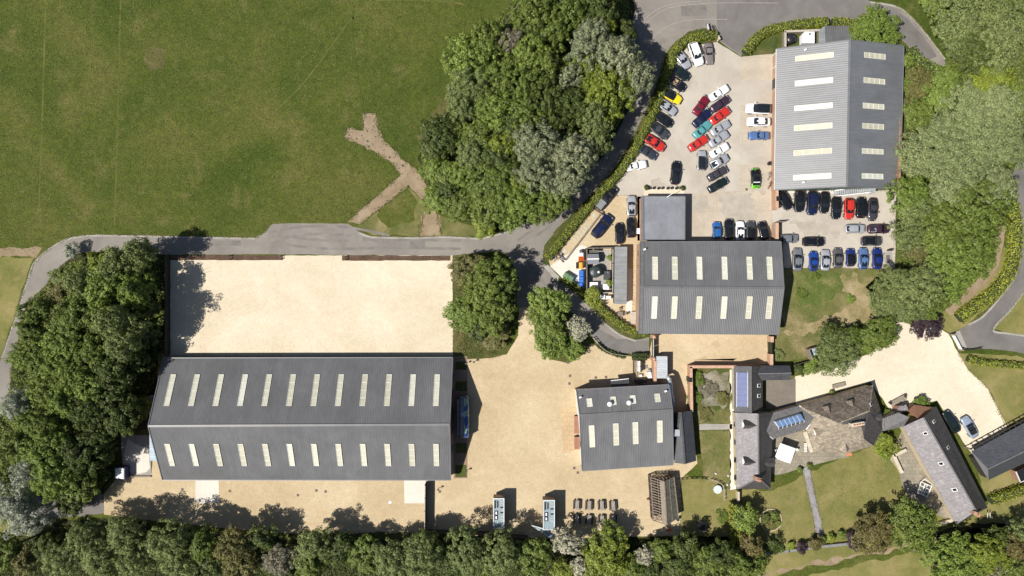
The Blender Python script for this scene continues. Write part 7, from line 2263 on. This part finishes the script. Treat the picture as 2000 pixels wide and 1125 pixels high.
# the wood between pasture, lane and car park
T("""
md 1045 25 36 12 at the top edge of the wood next to the pasture rail fence
md 1111 20 40 12 in the middle of the top edge of the lane wood
dk 1168 25 38 12 at the top of the wood shading the tarmac turning area
md 1082 61 32 12 deep inside the upper half of the lane wood
yl 1176 55 26 11 between two silver crowns and the tarmac turning area
sv 1150 84 44 14 topmost of the silver crowns above the lane
sv 1206 112 46 14 with a broad crown leaning over the lane by the hedge bend
sv 1240 160 34 12 closest to the hedge beside the parked yellow sports car
sv 1111 163 24 11 with a narrow crown set back inside the upper wood
yl 1188 186 42 12 large, hemmed in by the silver crowns above the lane
yl 1154 153 28 11 small, hemmed in by the silver crowns above the lane
md 951 84 40 11 on the pasture edge of the wood below the rail fence
lt 921 122 42 11 on the pasture edge of the wood, one crown down
lt 1029 114 34 12 near the bare twiggy crown in the upper wood
gy 1003 84 24 10 with bare twigs, the only one inside the lane wood
md 1066 133 34 12 deep inside the upper half of the lane wood
md 992 141 34 11 below the bare twiggy crown
gg 918 172 42 11 on the widest bulge of the wood into the pasture
md 1020 168 36 12 in the very middle of the lane wood
lt 972 217 36 11 in the mid wood uphill of the dark holly
gg 905 208 30 10 on the pasture edge just above the dark holly
dk 1066 196 36 12 in the shady heart of the lane wood
dk 1119 212 36 12 in the shady heart of the lane wood
gg 1160 232 34 12 between the large yellow green crown and the lower silver crowns
md 1033 229 36 11 in the very middle of the lane wood
dk 860 262 37 8 shaped like a holly, alone at the pasture corner above the bare earth
dk 846 288 24 7 small, on the downhill side of the big holly shaped one
md 895 254 24 7 wedged behind the big holly shaped one
md 935 268 38 7 low, in the dip between the holly shaped one and the wood
sv 1052 284 44 14 uppermost of the lower silver group
sv 1118 300 42 14 in the lower silver group, nearest the lane
gg 1164 280 30 11 overhanging the lane above the white classic car
sv 1050 338 38 13 lower one of the silver group, away from the lane
sv 1108 348 42 13 lowest of the silver group, beside the lane hedge
yl 992 282 28 9 west of the uppermost lower silver crown
gg 925 302 30 8 in the lower wood below the holly shaped one
lt 852 327 26 6 at the corner of the wood by the elbow of the bare earth
lt 902 336 28 7 inside the lower wood next to the bare earth elbow
md 964 350 44 9 broad, filling the middle of the lower wood
dk 972 308 34 9 in the shade of the uppermost lower silver crown
yl 1016 356 26 9 squeezed against the away side silver crown
lt 1021 397 36 10 at the foot of the wood above the lane junction
lt 851 388 26 5 round, alone beside the lower bare patch
md 904 397 32 7 on the lower edge of the wood facing the triangle of rough grass
md 964 403 42 9 on the lower edge of the wood above the tarmac
yl 947 441 22 5 round, at the tarmac edge below the wood
md 1053 413 26 9 at the foot of the wood next to the lane
dk 1086 262 36 11 between the upper and lower silver crowns
dk 1000 246 34 10 in the shady heart of the lane wood
md 1082 378 32 10 tucked under the lowest silver crown
md 868 345 22 6 small, at the edge of the lower wood
dk 880 372 26 7 in shade at the lower pasture edge of the wood
lt 1000 425 24 8 small, right above the bend of the tarmac
dk 1040 60 30 10 in shade near the top of the lane wood
dk 1220 60 20 9 overhanging the tarmac turning area
md 1140 118 30 11 under the topmost silver crown
md 960 180 34 10 between the two fresh green crowns of the pasture side
dk 1075 160 30 10 in the shady heart of the lane wood
md 1150 190 28 10 behind the large yellow green crown
dk 1000 320 28 8 in the shady heart of the lane wood
md 935 375 28 8 in the low middle of the lower wood
""")
# the wood west of the long barn
T("""
gg 277 494 28 12 at the corner of the pale gravel yard next to the tarmac
yl 200 509 20 10 small, standing out at the top of the western wood
gg 232 515 32 12 beside the small yellow green crown
ps 140 491 14 3 tiny, right at the bend of the western tarmac
lt 213 560 34 12 bright, below the small yellow green crown
lt 265 570 32 13 whose shadow falls on the pale gravel yard
gg 162 555 26 10 on the upper slope of the western wood
ol 116 572 20 6 low, at the inside of the western tarmac bend
lt 157 589 24 9 small, on the upper slope of the western wood
md 76 609 27 9 at the western lane below the tarmac bend
md 148 628 40 11 in the upper middle of the western wood
gg 240 632 36 16 tallest beside the pale gravel yard, throwing the long shadow
md 206 612 28 11 between the bright crown and the tallest one
gg 246 674 34 13 next to the shaded end of the pale gravel yard
md 64 646 27 9 along the western lane, second from the bend
lt 132 670 40 11 broad, in the middle of the western wood
md 190 686 36 12 in the middle of the western wood near the tallest one
lt 48 697 26 9 along the western lane, third from the bend
md 80 700 36 11 inside the western wood level with the barn ridge top
lt 114 708 30 11 inside the western wood below the broad one
dk 268 706 26 9 in shade by the long barn corner
md 148 730 36 12 in the middle of the western wood below the broad one
dk 226 728 36 12 in the shady heart of the western wood
ps 44 788 27 11 by the western lane where it leaves the picture
md 102 760 38 11 in the lower western wood
lt 188 750 32 12 bright, level with the long barn ridge
lt 130 786 32 12 bright, next to the pale silver one by the lane
dk 180 802 36 12 in the shady heart of the western wood
dk 240 812 36 11 in the shady heart of the western wood
md 274 796 22 7 against the blue grey canopy of the long barn
md 78 820 36 11 in the lower western wood
md 40 870 32 10 at the picture edge in the lower western wood
lt 110 886 38 12 bright, below the bright one level with the canopy
ps 68 912 23 12 small, in the lower western wood
dk 164 884 38 12 in the shady heart of the western wood
lt 115 925 36 12 bright, lowest of the bright crowns west of the long barn
md 20 933 28 9 at the picture edge above the lower tarmac
md 158 952 34 8 at the foot of the western wood
ps 38 980 34 12 over the lower tarmac at the picture edge
ps 62 1012 32 12 lowest, reaching over the lower tarmac
dk 136 980 26 8 in shade at the foot of the western wood
dk 186 928 24 5 shading the white topped cabinet
dk 205 884 26 8 next to the pale pad by the long barn
dk 215 770 34 11 in the shady heart of the western wood
md 20 1000 22 7 small, under the pale silver crown at the picture edge
dk 195 850 30 11 in the shady heart of the western wood
dk 290 650 22 8 in shade against the black fence of the pale yard
dk 288 600 20 8 in shade against the black fence of the pale yard
dk 180 640 30 9 in the shady heart of the western wood
""")
# the belt along the bottom
T("""
md 17 1072 30 9 in the bottom corner by the western lane
ol 48 1090 28 8 in the bottom corner below the pale silver crown
dk 92 1066 26 8 in shade between the pale silver crown and the willows
gg 134 1083 38 10 westernmost of the big willows at the bottom
gg 178 1044 36 11 nearest the lower tarmac of the bottom willows
gg 202 1088 42 11 second broad willow along the bottom edge
gg 250 1044 38 11 casting the biggest shadow on the sand below the long barn
gg 270 1084 36 10 below the one casting the biggest shadow on the sand
gg 336 1058 40 11 round, bright, with a dark gap below it
gg 345 1096 30 8 at the very bottom under the round bright one
md 400 1060 30 10 between the round bright one and the olive ones
ol 458 1070 36 10 large, in the belt below the western concrete pad
ol 470 1106 30 8 lower of the two joined olive crowns
dk 512 1052 28 8 shaded, beside the olive crowns at the sand edge
gy 548 1092 30 7 dull and twiggy in the bottom belt
gg 615 1058 30 9 alone at the sand edge, with its own blot of shadow
md 600 1100 32 7 at the bottom under the lone one at the sand edge
dk 664 1072 32 7 in shade after the lone one
md 710 1080 30 7 before the small blossoming one
wh 736 1082 17 6 small, in the bottom belt before the dark fence
gg 772 1090 40 9 broad, just past the small blossoming one
gg 822 1086 42 10 at the end of the dark fence
md 836 1060 24 8 tucked at the foot of the dark fence
gg 917 1078 42 10 broad, in front of the first trailer
gg 980 1080 40 10 broad, between the two trailers
md 950 1112 32 8 at the bottom below the trailers
dk 880 1100 24 7 in a dark gap in front of the first trailer
md 1040 1085 34 8 at the bottom between trailer and blossoming crown
wh 1110 1060 28 8 large, beside the trailer with the ramp
wh 1131 1104 18 7 lower part of the large blossoming clump
yl 1104 1116 20 6 at the very bottom under the blossoming clump
md 1192 1050 30 6.5 reaching onto the sand by the picnic tables
yl 1180 1092 44 8 broad, below the picnic tables
wh 1257 1086 16 7 thin, between yellow green and green crowns
md 1235 1108 26 7 small, at the bottom before the thin blossoming one
md 1290 1072 22 7 below the glasshouse
dk 1335 1068 24 8 at the edge of the dry grass below the glasshouse
dk 1322 1106 32 8 at the bottom below the glasshouse
md 1384 1096 32 8 in the bottom belt below the stick heap
dk 1410 1080 28 8 shaded, below the stick heap
md 1442 1102 32 8 last big one of the bottom belt by the meadow
bd 1465 1070 24 6 at the foot of the tall golden hedge
lt 1456 1016 23 6 leaning from the tall golden hedge onto the lawn
dk 560 1120 26 6 in shade at the bottom picture edge
dk 720 1112 26 6 in shade at the bottom picture edge
dk 400 1108 28 6 in shade at the bottom picture edge
dk 1270 1112 26 6 in shade at the bottom picture edge
md 1480 1100 22 6 at the tip of the bottom belt by the meadow
""")
# islands by the junction
T("""
ol 915 522 32 6 at the corner of the grass island next to the pale yard
md 958 545 36 10 highest on the grass island at the junction
dk 988 550 24 9 on the shaded lane side of the grass island
lt 908 612 36 6 hanging over the edge of the pale gravel yard
md 954 594 36 9 in the centre of the grass island
dk 988 602 24 8 on the shaded side of the grass island, lower down
ol 960 656 30 3 low, at the tip of the grass island
md 966 628 26 8 lower middle of the grass island
dk 930 640 22 5 at the shaded foot of the grass island
lt 1074 596 34 8 at the top of the small tree island in the junction
md 1072 632 34 8 in the middle of the small tree island
lt 1080 668 34 7 at the sandy foot of the small tree island
wh 1131 643 22 6 on the small tree island beside the lane
lt 1116 676 24 5 at the railing end of the small tree island
md 1050 612 20 7 at the lane edge of the small tree island
""")
# right hand wood and banks
T("""
lt 1826 6 26 6 at the top picture edge inside the lane bend
lt 1708 62 37 4.5 like a big round bush behind the north barn
md 1676 58 20 4 smaller, joined to the big round bush behind the north barn
gg 1868 45 48 9 westernmost of the grey green mass in the top corner
gg 1930 36 50 9 in the top corner at the picture edge
gg 1974 56 46 9 in the very top corner
gg 1942 92 46 9 in the lower part of the top corner mass
dk 1898 98 36 8 in the dark hollow of the top corner mass
gg 1872 84 30 6 along the bank above the lane end
yl 1948 145 36 6 brightest, on the bank beyond the lane end
yl 1915 172 30 5 bright, just below the brightest one
lt 1852 154 26 5 right at the lane end
ol 1798 162 26 3.5 dull, between the north barn and the lane end
lt 1836 193 30 5 below the one right at the lane end
md 1798 224 28 5 on the bank beside the dark slope of the north barn
lt 1772 118 14 3 at the corner of the north barn by the lane
sg 1886 218 50 7 uppermost of the great feathery mass
sg 1948 217 48 7 uppermost of the feathery mass toward the picture edge
sg 1845 265 50 7 of the feathery mass beside the dark roof slope, upper
sg 1911 272 54 7.5 largest, in the middle of the feathery mass
sg 1962 284 46 7 of the feathery mass nearest the eastern lane
sg 1804 302 46 7 of the feathery mass touching the dark roof slope
sg 1880 318 52 7 in the lower middle of the feathery mass
lt 1990 196 32 6 at the picture edge above the eastern lane
sg 1860 366 46 7 at the lower border of the feathery mass
sg 1940 368 42 7 of the feathery mass above the golden hedge
lt 1778 384 36 7 at the barn corner above the parked cars
gg 1784 412 31 6.5 overhanging the end of the car row under the green gable
md 1908 410 46 8 beneath the feathery mass beside the golden hedge
gg 1774 458 31 6.5 above the dark plum saloon
md 1838 455 44 8 in the middle of the eastern wood
md 1890 468 46 8 in the eastern wood beside the bare footpath
lt 1864 510 44 8 large and bright in the eastern wood
lt 1905 510 36 7 bright, at the bare footpath of the eastern wood
ol 1796 486 28 5 with dead branches, beside the drain pad
gg 1757 553 36 6.5 above the grassy bank by the dark blue saloon
gg 1796 558 46 8 in the lower middle of the eastern wood
lt 1850 543 40 7 bright, lower down in the eastern wood
gg 1734 585 36 5.5 on the grassy bank above the cream drive
md 1806 590 34 6 right above the purple one
gg 1772 602 36 6 at the top of the cream drive
pu 1806 629 29 4 at the top of the cream drive
gy 1838 594 12 2.5 small and reddish beside the purple one
ol 1650 682 24 5 inside the clump at the cream drive, shaded middle
gg 1630 690 42 6 drooping like a willow at the cream drive
dk 1624 656 20 5 dark, at the uphill side of the drooping one
md 1660 660 26 5 in the middle of the clump at the cream drive
md 1716 656 33 6 at the east end of the clump at the cream drive
md 1690 672 22 5 beside the east end of the clump at the cream drive
md 1838 420 30 7 between feathery mass and eastern wood
""")
# garden
T("""
md 1785 1025 44 8 largest in the garden at the foot of the cottage terrace
bd 1709 1040 39 6 broad, beside the largest garden one
lt 1855 1088 40 7 westernmost of the bottom meadow clump
lt 1890 1104 36 7 at the bottom edge of the meadow clump
yl 1922 1080 38 8 brightest of the meadow clump
bd 1975 1070 28 7 dull, at the east side of the meadow clump
gy 1932 1110 20 6 bare and grey among the meadow clump
gg 1992 1036 20 7 at the picture edge above the meadow clump
md 1975 1110 32 7 in the bottom corner of the picture
dk 1945 1050 24 6 in shade behind the brightest of the meadow clump
""")
T("""
dk* 1562 721 12 1.6 clipped round, by the low fence at the cream drive
lt* 1588 715 16 2.0 loose and bright, by the low fence at the cream drive
yl* 1728 864 23 2.6 big, between the stone house and the cottage terrace
lt* 1731 892 10 1.4 small, by the L shaped terrace wall
lt* 1562 917 6 1.0 clipped ball on the western side of the slate path
md* 1582 911 6 1.0 clipped ball on the eastern side of the slate path
pu* 1566 1070 12 1.8 in the row at the foot of the lawn
pu* 1668 1053 17 2.6 under the broad bronze tree
bd* 1590 1060 14 2.4 next to the purple one in the lawn foot row
lt* 1604 1056 9 1.4 at the west side of the slate path end
yl* 1623 1052 9 1.3 at the east side of the slate path end
md* 1644 1046 9 1.3 between the slate path end and the purple one
yl* 1544 1066 9 1.2 bright, in the lawn foot row before the purple one
gg* 1524 1073 8 1.0 bluish, at the start of the lawn foot row
dk* 1507 1064 17 2.4 dark, where the lawn foot row meets the tree belt
dk* 1495 1010 9 .9 dark, on the shady side of the round bed
md* 1514 1006 8 1.2 upright, on the house side of the round bed
ol* 1506 1026 9 .7 low, on the meadow side of the round bed
md* 1520 1022 6 .6 tiny, beside the stone ring of the round bed
lt* 1624 766 5 .9 tiny, at the north wall of the stone house
md* 1735 806 8 1.1 at the corner of stone house and porch
lt* 1797 786 14 2.0 growing up the mossy cottage porch
dk* 1262 367 5 1.0 dark spiky, at the west end of the pale bed
dk* 1333 367 5 1.0 dark spiky, at the east end of the pale bed
lt* 1191 503 6 1.9 climbing the compound fence, upper
lt* 1191 552 8 1.9 climbing the compound fence, lower
yl* 1160 576 18 2.8 bright, where the lane hedge meets the compound
md* 1358 740 16 .9 low, along the brick wall of the walled garden
md* 1357 775 14 .8 low, further down the brick wall of the walled garden
ol* 1412 775 14 .8 straggly, near the path in the walled garden
gy* 1385 760 18 .5 pale and dry in the middle of the walled garden
ol* 1380 812 14 .5 low, above the cross path of the walled garden
md* 1409 1012 12 .5 sprawling in the dry grass below the round tank
md* 1590 540 10 .6 straggly, on the rough bank below the vivid blue coupe
lt* 1770 170 16 2.0 against the east flank of the north barn, upper
ol* 1776 205 18 2.0 against the east flank of the north barn, lower
md* 1565 575 12 .5 sprawling on the rough bank by the middle barn shadow
gg* 1516 695 12 .7 at the foot of the rough bank near the brick wall
lt* 1660 585 9 .5 straggly, on the pale part of the rough bank
md* 870 272 14 1.6 at the field edge next to the holly shaped tree
ol* 888 190 12 1.4 at the field edge above the short rail fence
md* 110 545 14 1.4 at the inside edge of the western tarmac bend
lt* 1212 706 0.5 .3 placeholder
""".replace("lt* 1212 706 0.5 .3 placeholder\n", ""))
for o in ALLTREES:
    if SEEN[o['label']] > 1:
        o['group'] = 'lookalike trees ' + o['label'].split('tree ', 1)[1]
    else:
        k = o.name.split('.')[0]
        o['group'] = {'shrub': 'garden and bank shrubs'}.get(k, 'trees around the yards')

def hedge(name, label, pts, width, height, kind, dens=150, size=.26, group=None):
    c = smooth_line([P(*p)[:2] for p in pts], 5)
    pos = []; nrm = []
    core = MB()
    for i in range(len(c) - 1):
        a, b = c[i], c[i + 1]
        d = (b - a); L = d.length
        if L < 1e-4: continue
        d.normalize(); nn = Vector((-d.y, d.x))
        n = max(2, int(L * dens * (width + height * 1.6) / 4))
        u = RNG.uniform(0, L, n); s = RNG.uniform(-1, 1, n)
        wv = 1 + .16 * np.sin((u + i * 1.7) * 2.1) + RNG.normal(size=n) * .07
        hv = height * (1 + .06 * np.sin((u + i) * 3.3) + RNG.normal(size=n) * .05)
        t = RNG.uniform(0, 1, n)
        top = t < width / (width + 1.6 * height)
        side = np.sign(s)
        y = np.where(top, s * width / 2 * wv, side * width / 2 * wv * (1 - .12 * RNG.uniform(0, 1, n)))
        z = np.where(top, hv * (1 - .22 * np.abs(s) ** 3), RNG.uniform(.05, .95, n) * hv)
        X = a.x + d.x * u + nn.x * y; Y = a.y + d.y * u + nn.y * y
        pos.append(np.stack([X, Y, z], 1))
        ny = np.where(top, s * .5, side * 1.0); nz = np.where(top, 1.0, .35)
        nrm.append(np.stack([nn.x * ny, nn.y * ny, nz], 1) + RNG.normal(size=(n, 3)) * .45)
        core.bar(Vector((a.x, a.y, height * .44)), Vector((b.x, b.y, height * .44)), width * .74, height * .84)
    pos = np.concatenate(pos); nrm = np.concatenate(nrm)
    root = thing(name, label, 'hedge', (c[0].x, c[0].y, 0), group)
    off = np.array([c[0].x, c[0].y, 0])
    me = leaf_mesh('foliage', pos - off, nrm, size, .62, [LEAF[kind]])
    o = D.objects.new('foliage', me); o.parent = root; COL.objects.link(o)
    core.build('stems', MAT['twigs'], root)
    return root
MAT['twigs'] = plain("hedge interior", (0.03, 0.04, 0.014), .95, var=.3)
hedge('clipped_hedge', 'long clipped yellow green hedge sweeping round the car park beside the lane', [(1397, 73), (1368, 74), (1338, 82), (1316, 104), (1305, 135), (1294, 170), (1278, 212), (1255, 262), (1232, 305), (1206, 342), (1180, 372), (1150, 405), (1120, 441), (1095, 472), (1070, 505)], 1.45, 1.5, 'hg')
hedge('clipped_hedge', 'clipped green hedge curving round the plant yard at the top gateway', [(1453, 106), (1470, 82), (1496, 63), (1540, 53), (1580, 48), (1613, 46)], 1.7, 1.4, 'hg')
hedge('clipped_hedge', 'short clipped hedge in line behind the lean-to store and the big round bush', [(1621, 45), (1650, 47), (1676, 52)], 1.4, 1.4, 'hg')
hedge('clipped_hedge', 'green hedge following the lane below the bin yard and tank compound', [(1098, 545), (1118, 557), (1140, 572), (1165, 594), (1185, 612), (1208, 630), (1232, 645), (1264, 651)], 1.3, 1.3, 'hg')
hedge('golden_hedge', 'broad golden green hedge bending along the eastern lane', [(1962, 378), (1972, 410), (1977, 450), (1976, 490), (1966, 530), (1945, 562), (1915, 588), (1885, 608), (1868, 622)], 2.5, 1.5, 'hy', 130)
hedge('clipped_hedge', 'bright hedge leading from the long cottage to the garden shed', [(1928, 974), (1950, 967), (1975, 959), (2012, 947)], 1.9, 1.7, 'hg')
hedge('clipped_hedge', 'low hedge on the far lawn below the eastern lane', [(1886, 700), (1920, 708), (1960, 711), (2010, 716)], 1.3, 1.0, 'hg')
hedge('golden_hedge', 'tall golden hedge block between the dry grass and the lawn', [(1436, 978), (1436, 1005), (1437, 1030), (1438, 1060)], 2.6, 3.0, 'hg', 150)
hedge('clipped_hedge', 'short dark clipped hedge behind the black railing of the small store yard', [(1234, 693), (1248, 692.5), (1263, 692)], .7, 1.3, 'dk')
hedge('clipped_hedge', 'second short dark clipped hedge strip, against the brick wall store yard', [(1234, 699.5), (1248, 699), (1262, 698.5)], .7, 1.3, 'dk')
hedge('clipped_hedge', 'clipped green strip hugging the curve of the timber rail fence', [(1166, 672), (1180, 683), (1200, 691), (1220, 697)], .8, .7, 'dk')
hedge('scrub_hedge', 'loose green scrub strip east of the north barn by the lane', [(1770, 100), (1785, 118), (1800, 132), (1820, 140)], 2.0, 1.6, 'lt', 100, .3)

def undergrowth(name, label, poly, dens, kind, hmin=.1, hmax=.9, size=.30):
    pts = [P(*p)[:2] for p in poly]
    xs = [p[0] for p in pts]; ys = [p[1] for p in pts]
    A = abs(sum(pts[i][0] * pts[(i + 1) % len(pts)][1] - pts[(i + 1) % len(pts)][0] * pts[i][1] for i in range(len(pts)))) / 2
    n = int((max(xs) - min(xs)) * (max(ys) - min(ys)) * dens)
    X = RNG.uniform(min(xs), max(xs), n); Y = RNG.uniform(min(ys), max(ys), n)
    ins = np.zeros(n, bool)
    for i in range(len(pts)):
        x0, y0 = pts[i]; x1, y1 = pts[(i + 1) % len(pts)]
        c = ((y0 > Y) != (y1 > Y)) & (X < (x1 - x0) * (Y - y0) / (y1 - y0 + 1e-12) + x0)
        ins ^= c
    X, Y = X[ins], Y[ins]
    lump = .5 + .5 * np.sin(X * 1.3 + 1.7 * np.sin(Y * .7)) * np.sin(Y * 1.1 + 1.3 * np.sin(X * .9))
    Z = hmin + (hmax - hmin) * lump * RNG.uniform(.3, 1, len(X))
    nrm = np.stack([RNG.normal(size=len(X)) * .5, RNG.normal(size=len(X)) * .5, np.ones(len(X))], 1)
    me = leaf_mesh(name, np.stack([X, Y, Z], 1), nrm, size, .6, [LEAF[kind]])
    o = D.objects.new(name, me); COL.objects.link(o)
    tag(o, label, 'undergrowth', kind='stuff')
undergrowth('undergrowth', 'green undergrowth between the trees of the lane wood', [(905, 110), (960, 60), (1020, -30), (1230, -30), (1225, 60), (1236, 160), (1215, 230), (1175, 300), (1115, 375), (1060, 415), (1000, 442), (950, 448), (880, 415), (842, 398), (842, 350), (822, 310), (838, 255), (885, 228), (905, 180)], 40, 'md', .1, 1.8)
undergrowth('undergrowth', 'green undergrowth between the trees west of the long barn', [(185, 500), (322, 500), (322, 690), (300, 760), (236, 846), (205, 950), (120, 968), (-40, 962), (-40, 860), (24, 760), (28, 720), (58, 592), (92, 562), (130, 516)], 40, 'md', .1, 1.8)
undergrowth('undergrowth', 'green undergrowth below the bottom tree belt', [(-40, 1040), (200, 1022), (520, 1056), (840, 1058), (1080, 1056), (1330, 1054), (1415, 1056), (1470, 1084), (1460, 1160), (-40, 1160)], 34, 'dk', .1, 1.0)
undergrowth('undergrowth', 'mid green bramble and grass over the eastern bank', [(1768, 95), (1846, 132), (1850, 60), (1780, -20), (2050, -20), (2050, 225), (1985, 280), (1960, 378), (1950, 410), (1936, 520), (1858, 596), (1828, 614), (1745, 614), (1698, 560), (1750, 520), (1750, 370), (1766, 358)], 26, 'md', .05, .7)
undergrowth('undergrowth', 'rough grass and nettles on the grass island by the junction', [(888, 504), (982, 498), (1003, 522), (1003, 610), (990, 676), (972, 692), (892, 694)], 26, 'ol', .05, .4, .24)
undergrowth('undergrowth', 'dark undergrowth beneath the meadow clump trees', [(1835, 1056), (1900, 1040), (2040, 1040), (2040, 1160), (1830, 1160)], 30, 'dk', .1, .7)
undergrowth('tall_grass', 'tufted rough grass on the bank below the parked cars', [(1545, 532), (1740, 532), (1720, 560), (1660, 560), (1600, 610), (1540, 640)], 14, 'lt', .02, .16, .16)
undergrowth('tall_grass', 'weeds and tufts in the lower walled garden', [(1370, 842), (1424, 842), (1424, 940), (1398, 940), (1376, 920)], 9, 'lt', .02, .18, .18)
undergrowth('tall_grass', 'grassy weeds in the upper walled garden', [(1350, 722), (1372, 722), (1372, 795), (1424, 800), (1424, 824), (1366, 824)], 18, 'ol', .02, .25, .18)

BRl = P(1757.5, 367, 2.8)
# brown litter lodged along the far gutter of the north barn
tt = RNG.uniform(0, 1, 420) ** .8
gx = BRl.x - np.abs(RNG.normal(size=420)) * (.12 + .5 * tt ** 3); gy_ = P(1762, 235).y + (BRl.y - P(1762, 235).y) * tt
gz = BRl.z + (BRl.x - gx) * .33 + .12
o = D.objects.new('leaf_litter', leaf_mesh('leaf_litter', np.stack([gx, gy_, gz], 1), RNG.normal(size=(420, 3)) * .3 + np.array([0, 0, 1]), .26, .7, [LEAF['lit']])); COL.objects.link(o)
tag(o, 'brown dead leaves lodged along the gutter of the dark roof slope', 'leaves', kind='stuff')

# grass that stands up: tufts over the pasture, lawns and along ragged edges
PAS = [(-30, -30), (1015, -30), (985, 40), (905, 110), (870, 215), (820, 290), (800, 312), (750, 262), (738, 226), (706, 226), (700, 250), (672, 250), (668, 275), (735, 305), (780, 345), (676, 432), (530, 434), (500, 460), (180, 454), (100, 470), (60, 500), (-30, 480)]
undergrowth('tall_grass', 'short green tufts all over the pasture', PAS, 9, 'gr', .01, .10, .20)
undergrowth('tall_grass', 'straw coloured tufts scattered over the pasture', PAS, 0.9, 'st', .03, .08, .13)
undergrowth('tall_grass', 'straw tufts on the dry grass by the glasshouse and the garden lawns', [(1332, 938), (1418, 946), (1440, 962), (1510, 960), (1650, 896), (1720, 868), (1755, 905), (1795, 985), (1860, 1020), (1940, 985), (1990, 960), (1990, 1010), (1600, 1100), (1485, 1075), (1415, 1046), (1332, 1040)], 5, 'st', .01, .07, .15)
undergrowth('tall_grass', 'green tufts in the garden lawns', [(1440, 962), (1510, 960), (1650, 896), (1720, 868), (1755, 905), (1795, 985), (1860, 1020), (1600, 1060), (1485, 1075), (1430, 1040)], 7, 'gr', .01, .07, .16)
undergrowth('tall_grass', 'straw tufts over the rough bank above the cream drive', [(1540, 610), (1640, 620), (1720, 620), (1640, 655), (1560, 700), (1512, 705), (1530, 640)], 12, 'st', .02, .16, .17)
def fringe(label, lines, w, dens, kind, size=.17, h=.16):
    pos = []
    for pts in lines:
        c = [P(*p)[:2] for p in pts]
        for a, b in zip(c, c[1:]):
            L = math.hypot(b[0] - a[0], b[1] - a[1]); n = max(1, int(L * dens))
            t = RNG.uniform(0, 1, n); k = RNG.normal(size=n) * w * (.5 + .5 * np.sin(t * L * 1.9 + a[0]))
            nx, ny = -(b[1] - a[1]) / L, (b[0] - a[0]) / L
            pos.append(np.stack([a[0] + (b[0] - a[0]) * t + nx * k, a[1] + (b[1] - a[1]) * t + ny * k, RNG.uniform(.03, h, n)], 1))
    pos = np.concatenate(pos)
    nrm = RNG.normal(size=pos.shape) * .5 + np.array([0, 0, 1])
    o = D.objects.new('tall_grass', leaf_mesh('tall_grass', pos, nrm, size, .6, [LEAF[kind]])); COL.objects.link(o)
    tag(o, label, 'grass', kind='stuff')
YE = [[(671, 268), (681, 248), (710, 255), (708, 221), (734, 221), (738, 251), (748, 271), (779, 302), (799, 319), (822, 342), (836, 368), (826, 392)], [(671, 268), (731, 297), (765, 319), (782, 342), (677, 433)], [(799, 362), (703, 438)], [(828, 414), (818, 461)], [(853, 416), (862, 458)]]
LN = [[(0, 706), (27, 627), (53, 547), (69, 509), (107, 477), (139, 463), (187, 458), (300, 460), (500, 464), (518, 453), (530, 438)], [(700, 452), (725, 461), (800, 463), (870, 461), (930, 464), (966, 458)], [(20, 757), (22, 720), (53, 590), (88, 560), (107, 530), (149, 496)], [(1092, 550), (1140, 588), (1180, 630), (1240, 664)], [(1066, 520), (1060, 500), (1085, 450), (1160, 375), (1225, 290), (1280, 170), (1300, 105), (1345, 62), (1375, 55)],
      [(1750, 12), (1775, 30), (1805, 62), (1842, 112)], [(1892, 633), (1950, 583), (1990, 506), (1969, 378)], [(1938, 644), (1972, 606), (2000, 570)], [(1870, 690), (1893, 725), (1930, 760), (1966, 838)], [(890, 700), (975, 697), (995, 680)], [(1566, 912), (1576, 955), (1588, 1010), (1596, 1062)], [(1581, 912), (1590, 960), (1612, 1062)], [(560, 1042), (830, 1040)], [(1330, 935), (1328, 1046)], [(1525, 524), (1745, 524)]]
fringe('ragged green grass along the edges of the bare earth', YE, .42, 44, 'gr', .18, .14)
fringe('ragged grass spilling over lane and yard edges', LN, .20, 20, 'gr', .15, .12)
fringe('dry straw along lane and yard edges', LN, .26, 12, 'st', .14, .1)
fringe('weeds along the foot of fences and walls in the yards', [[(884, 500), (884, 690)], [(1347, 1046), (1080, 1052)], [(833, 1042), (833, 945)], [(1516, 372), (1745, 374)], [(1745, 380), (1746, 520)], [(1235, 480), (1240, 650)]], .22, 10, 'ol', .15, .14)
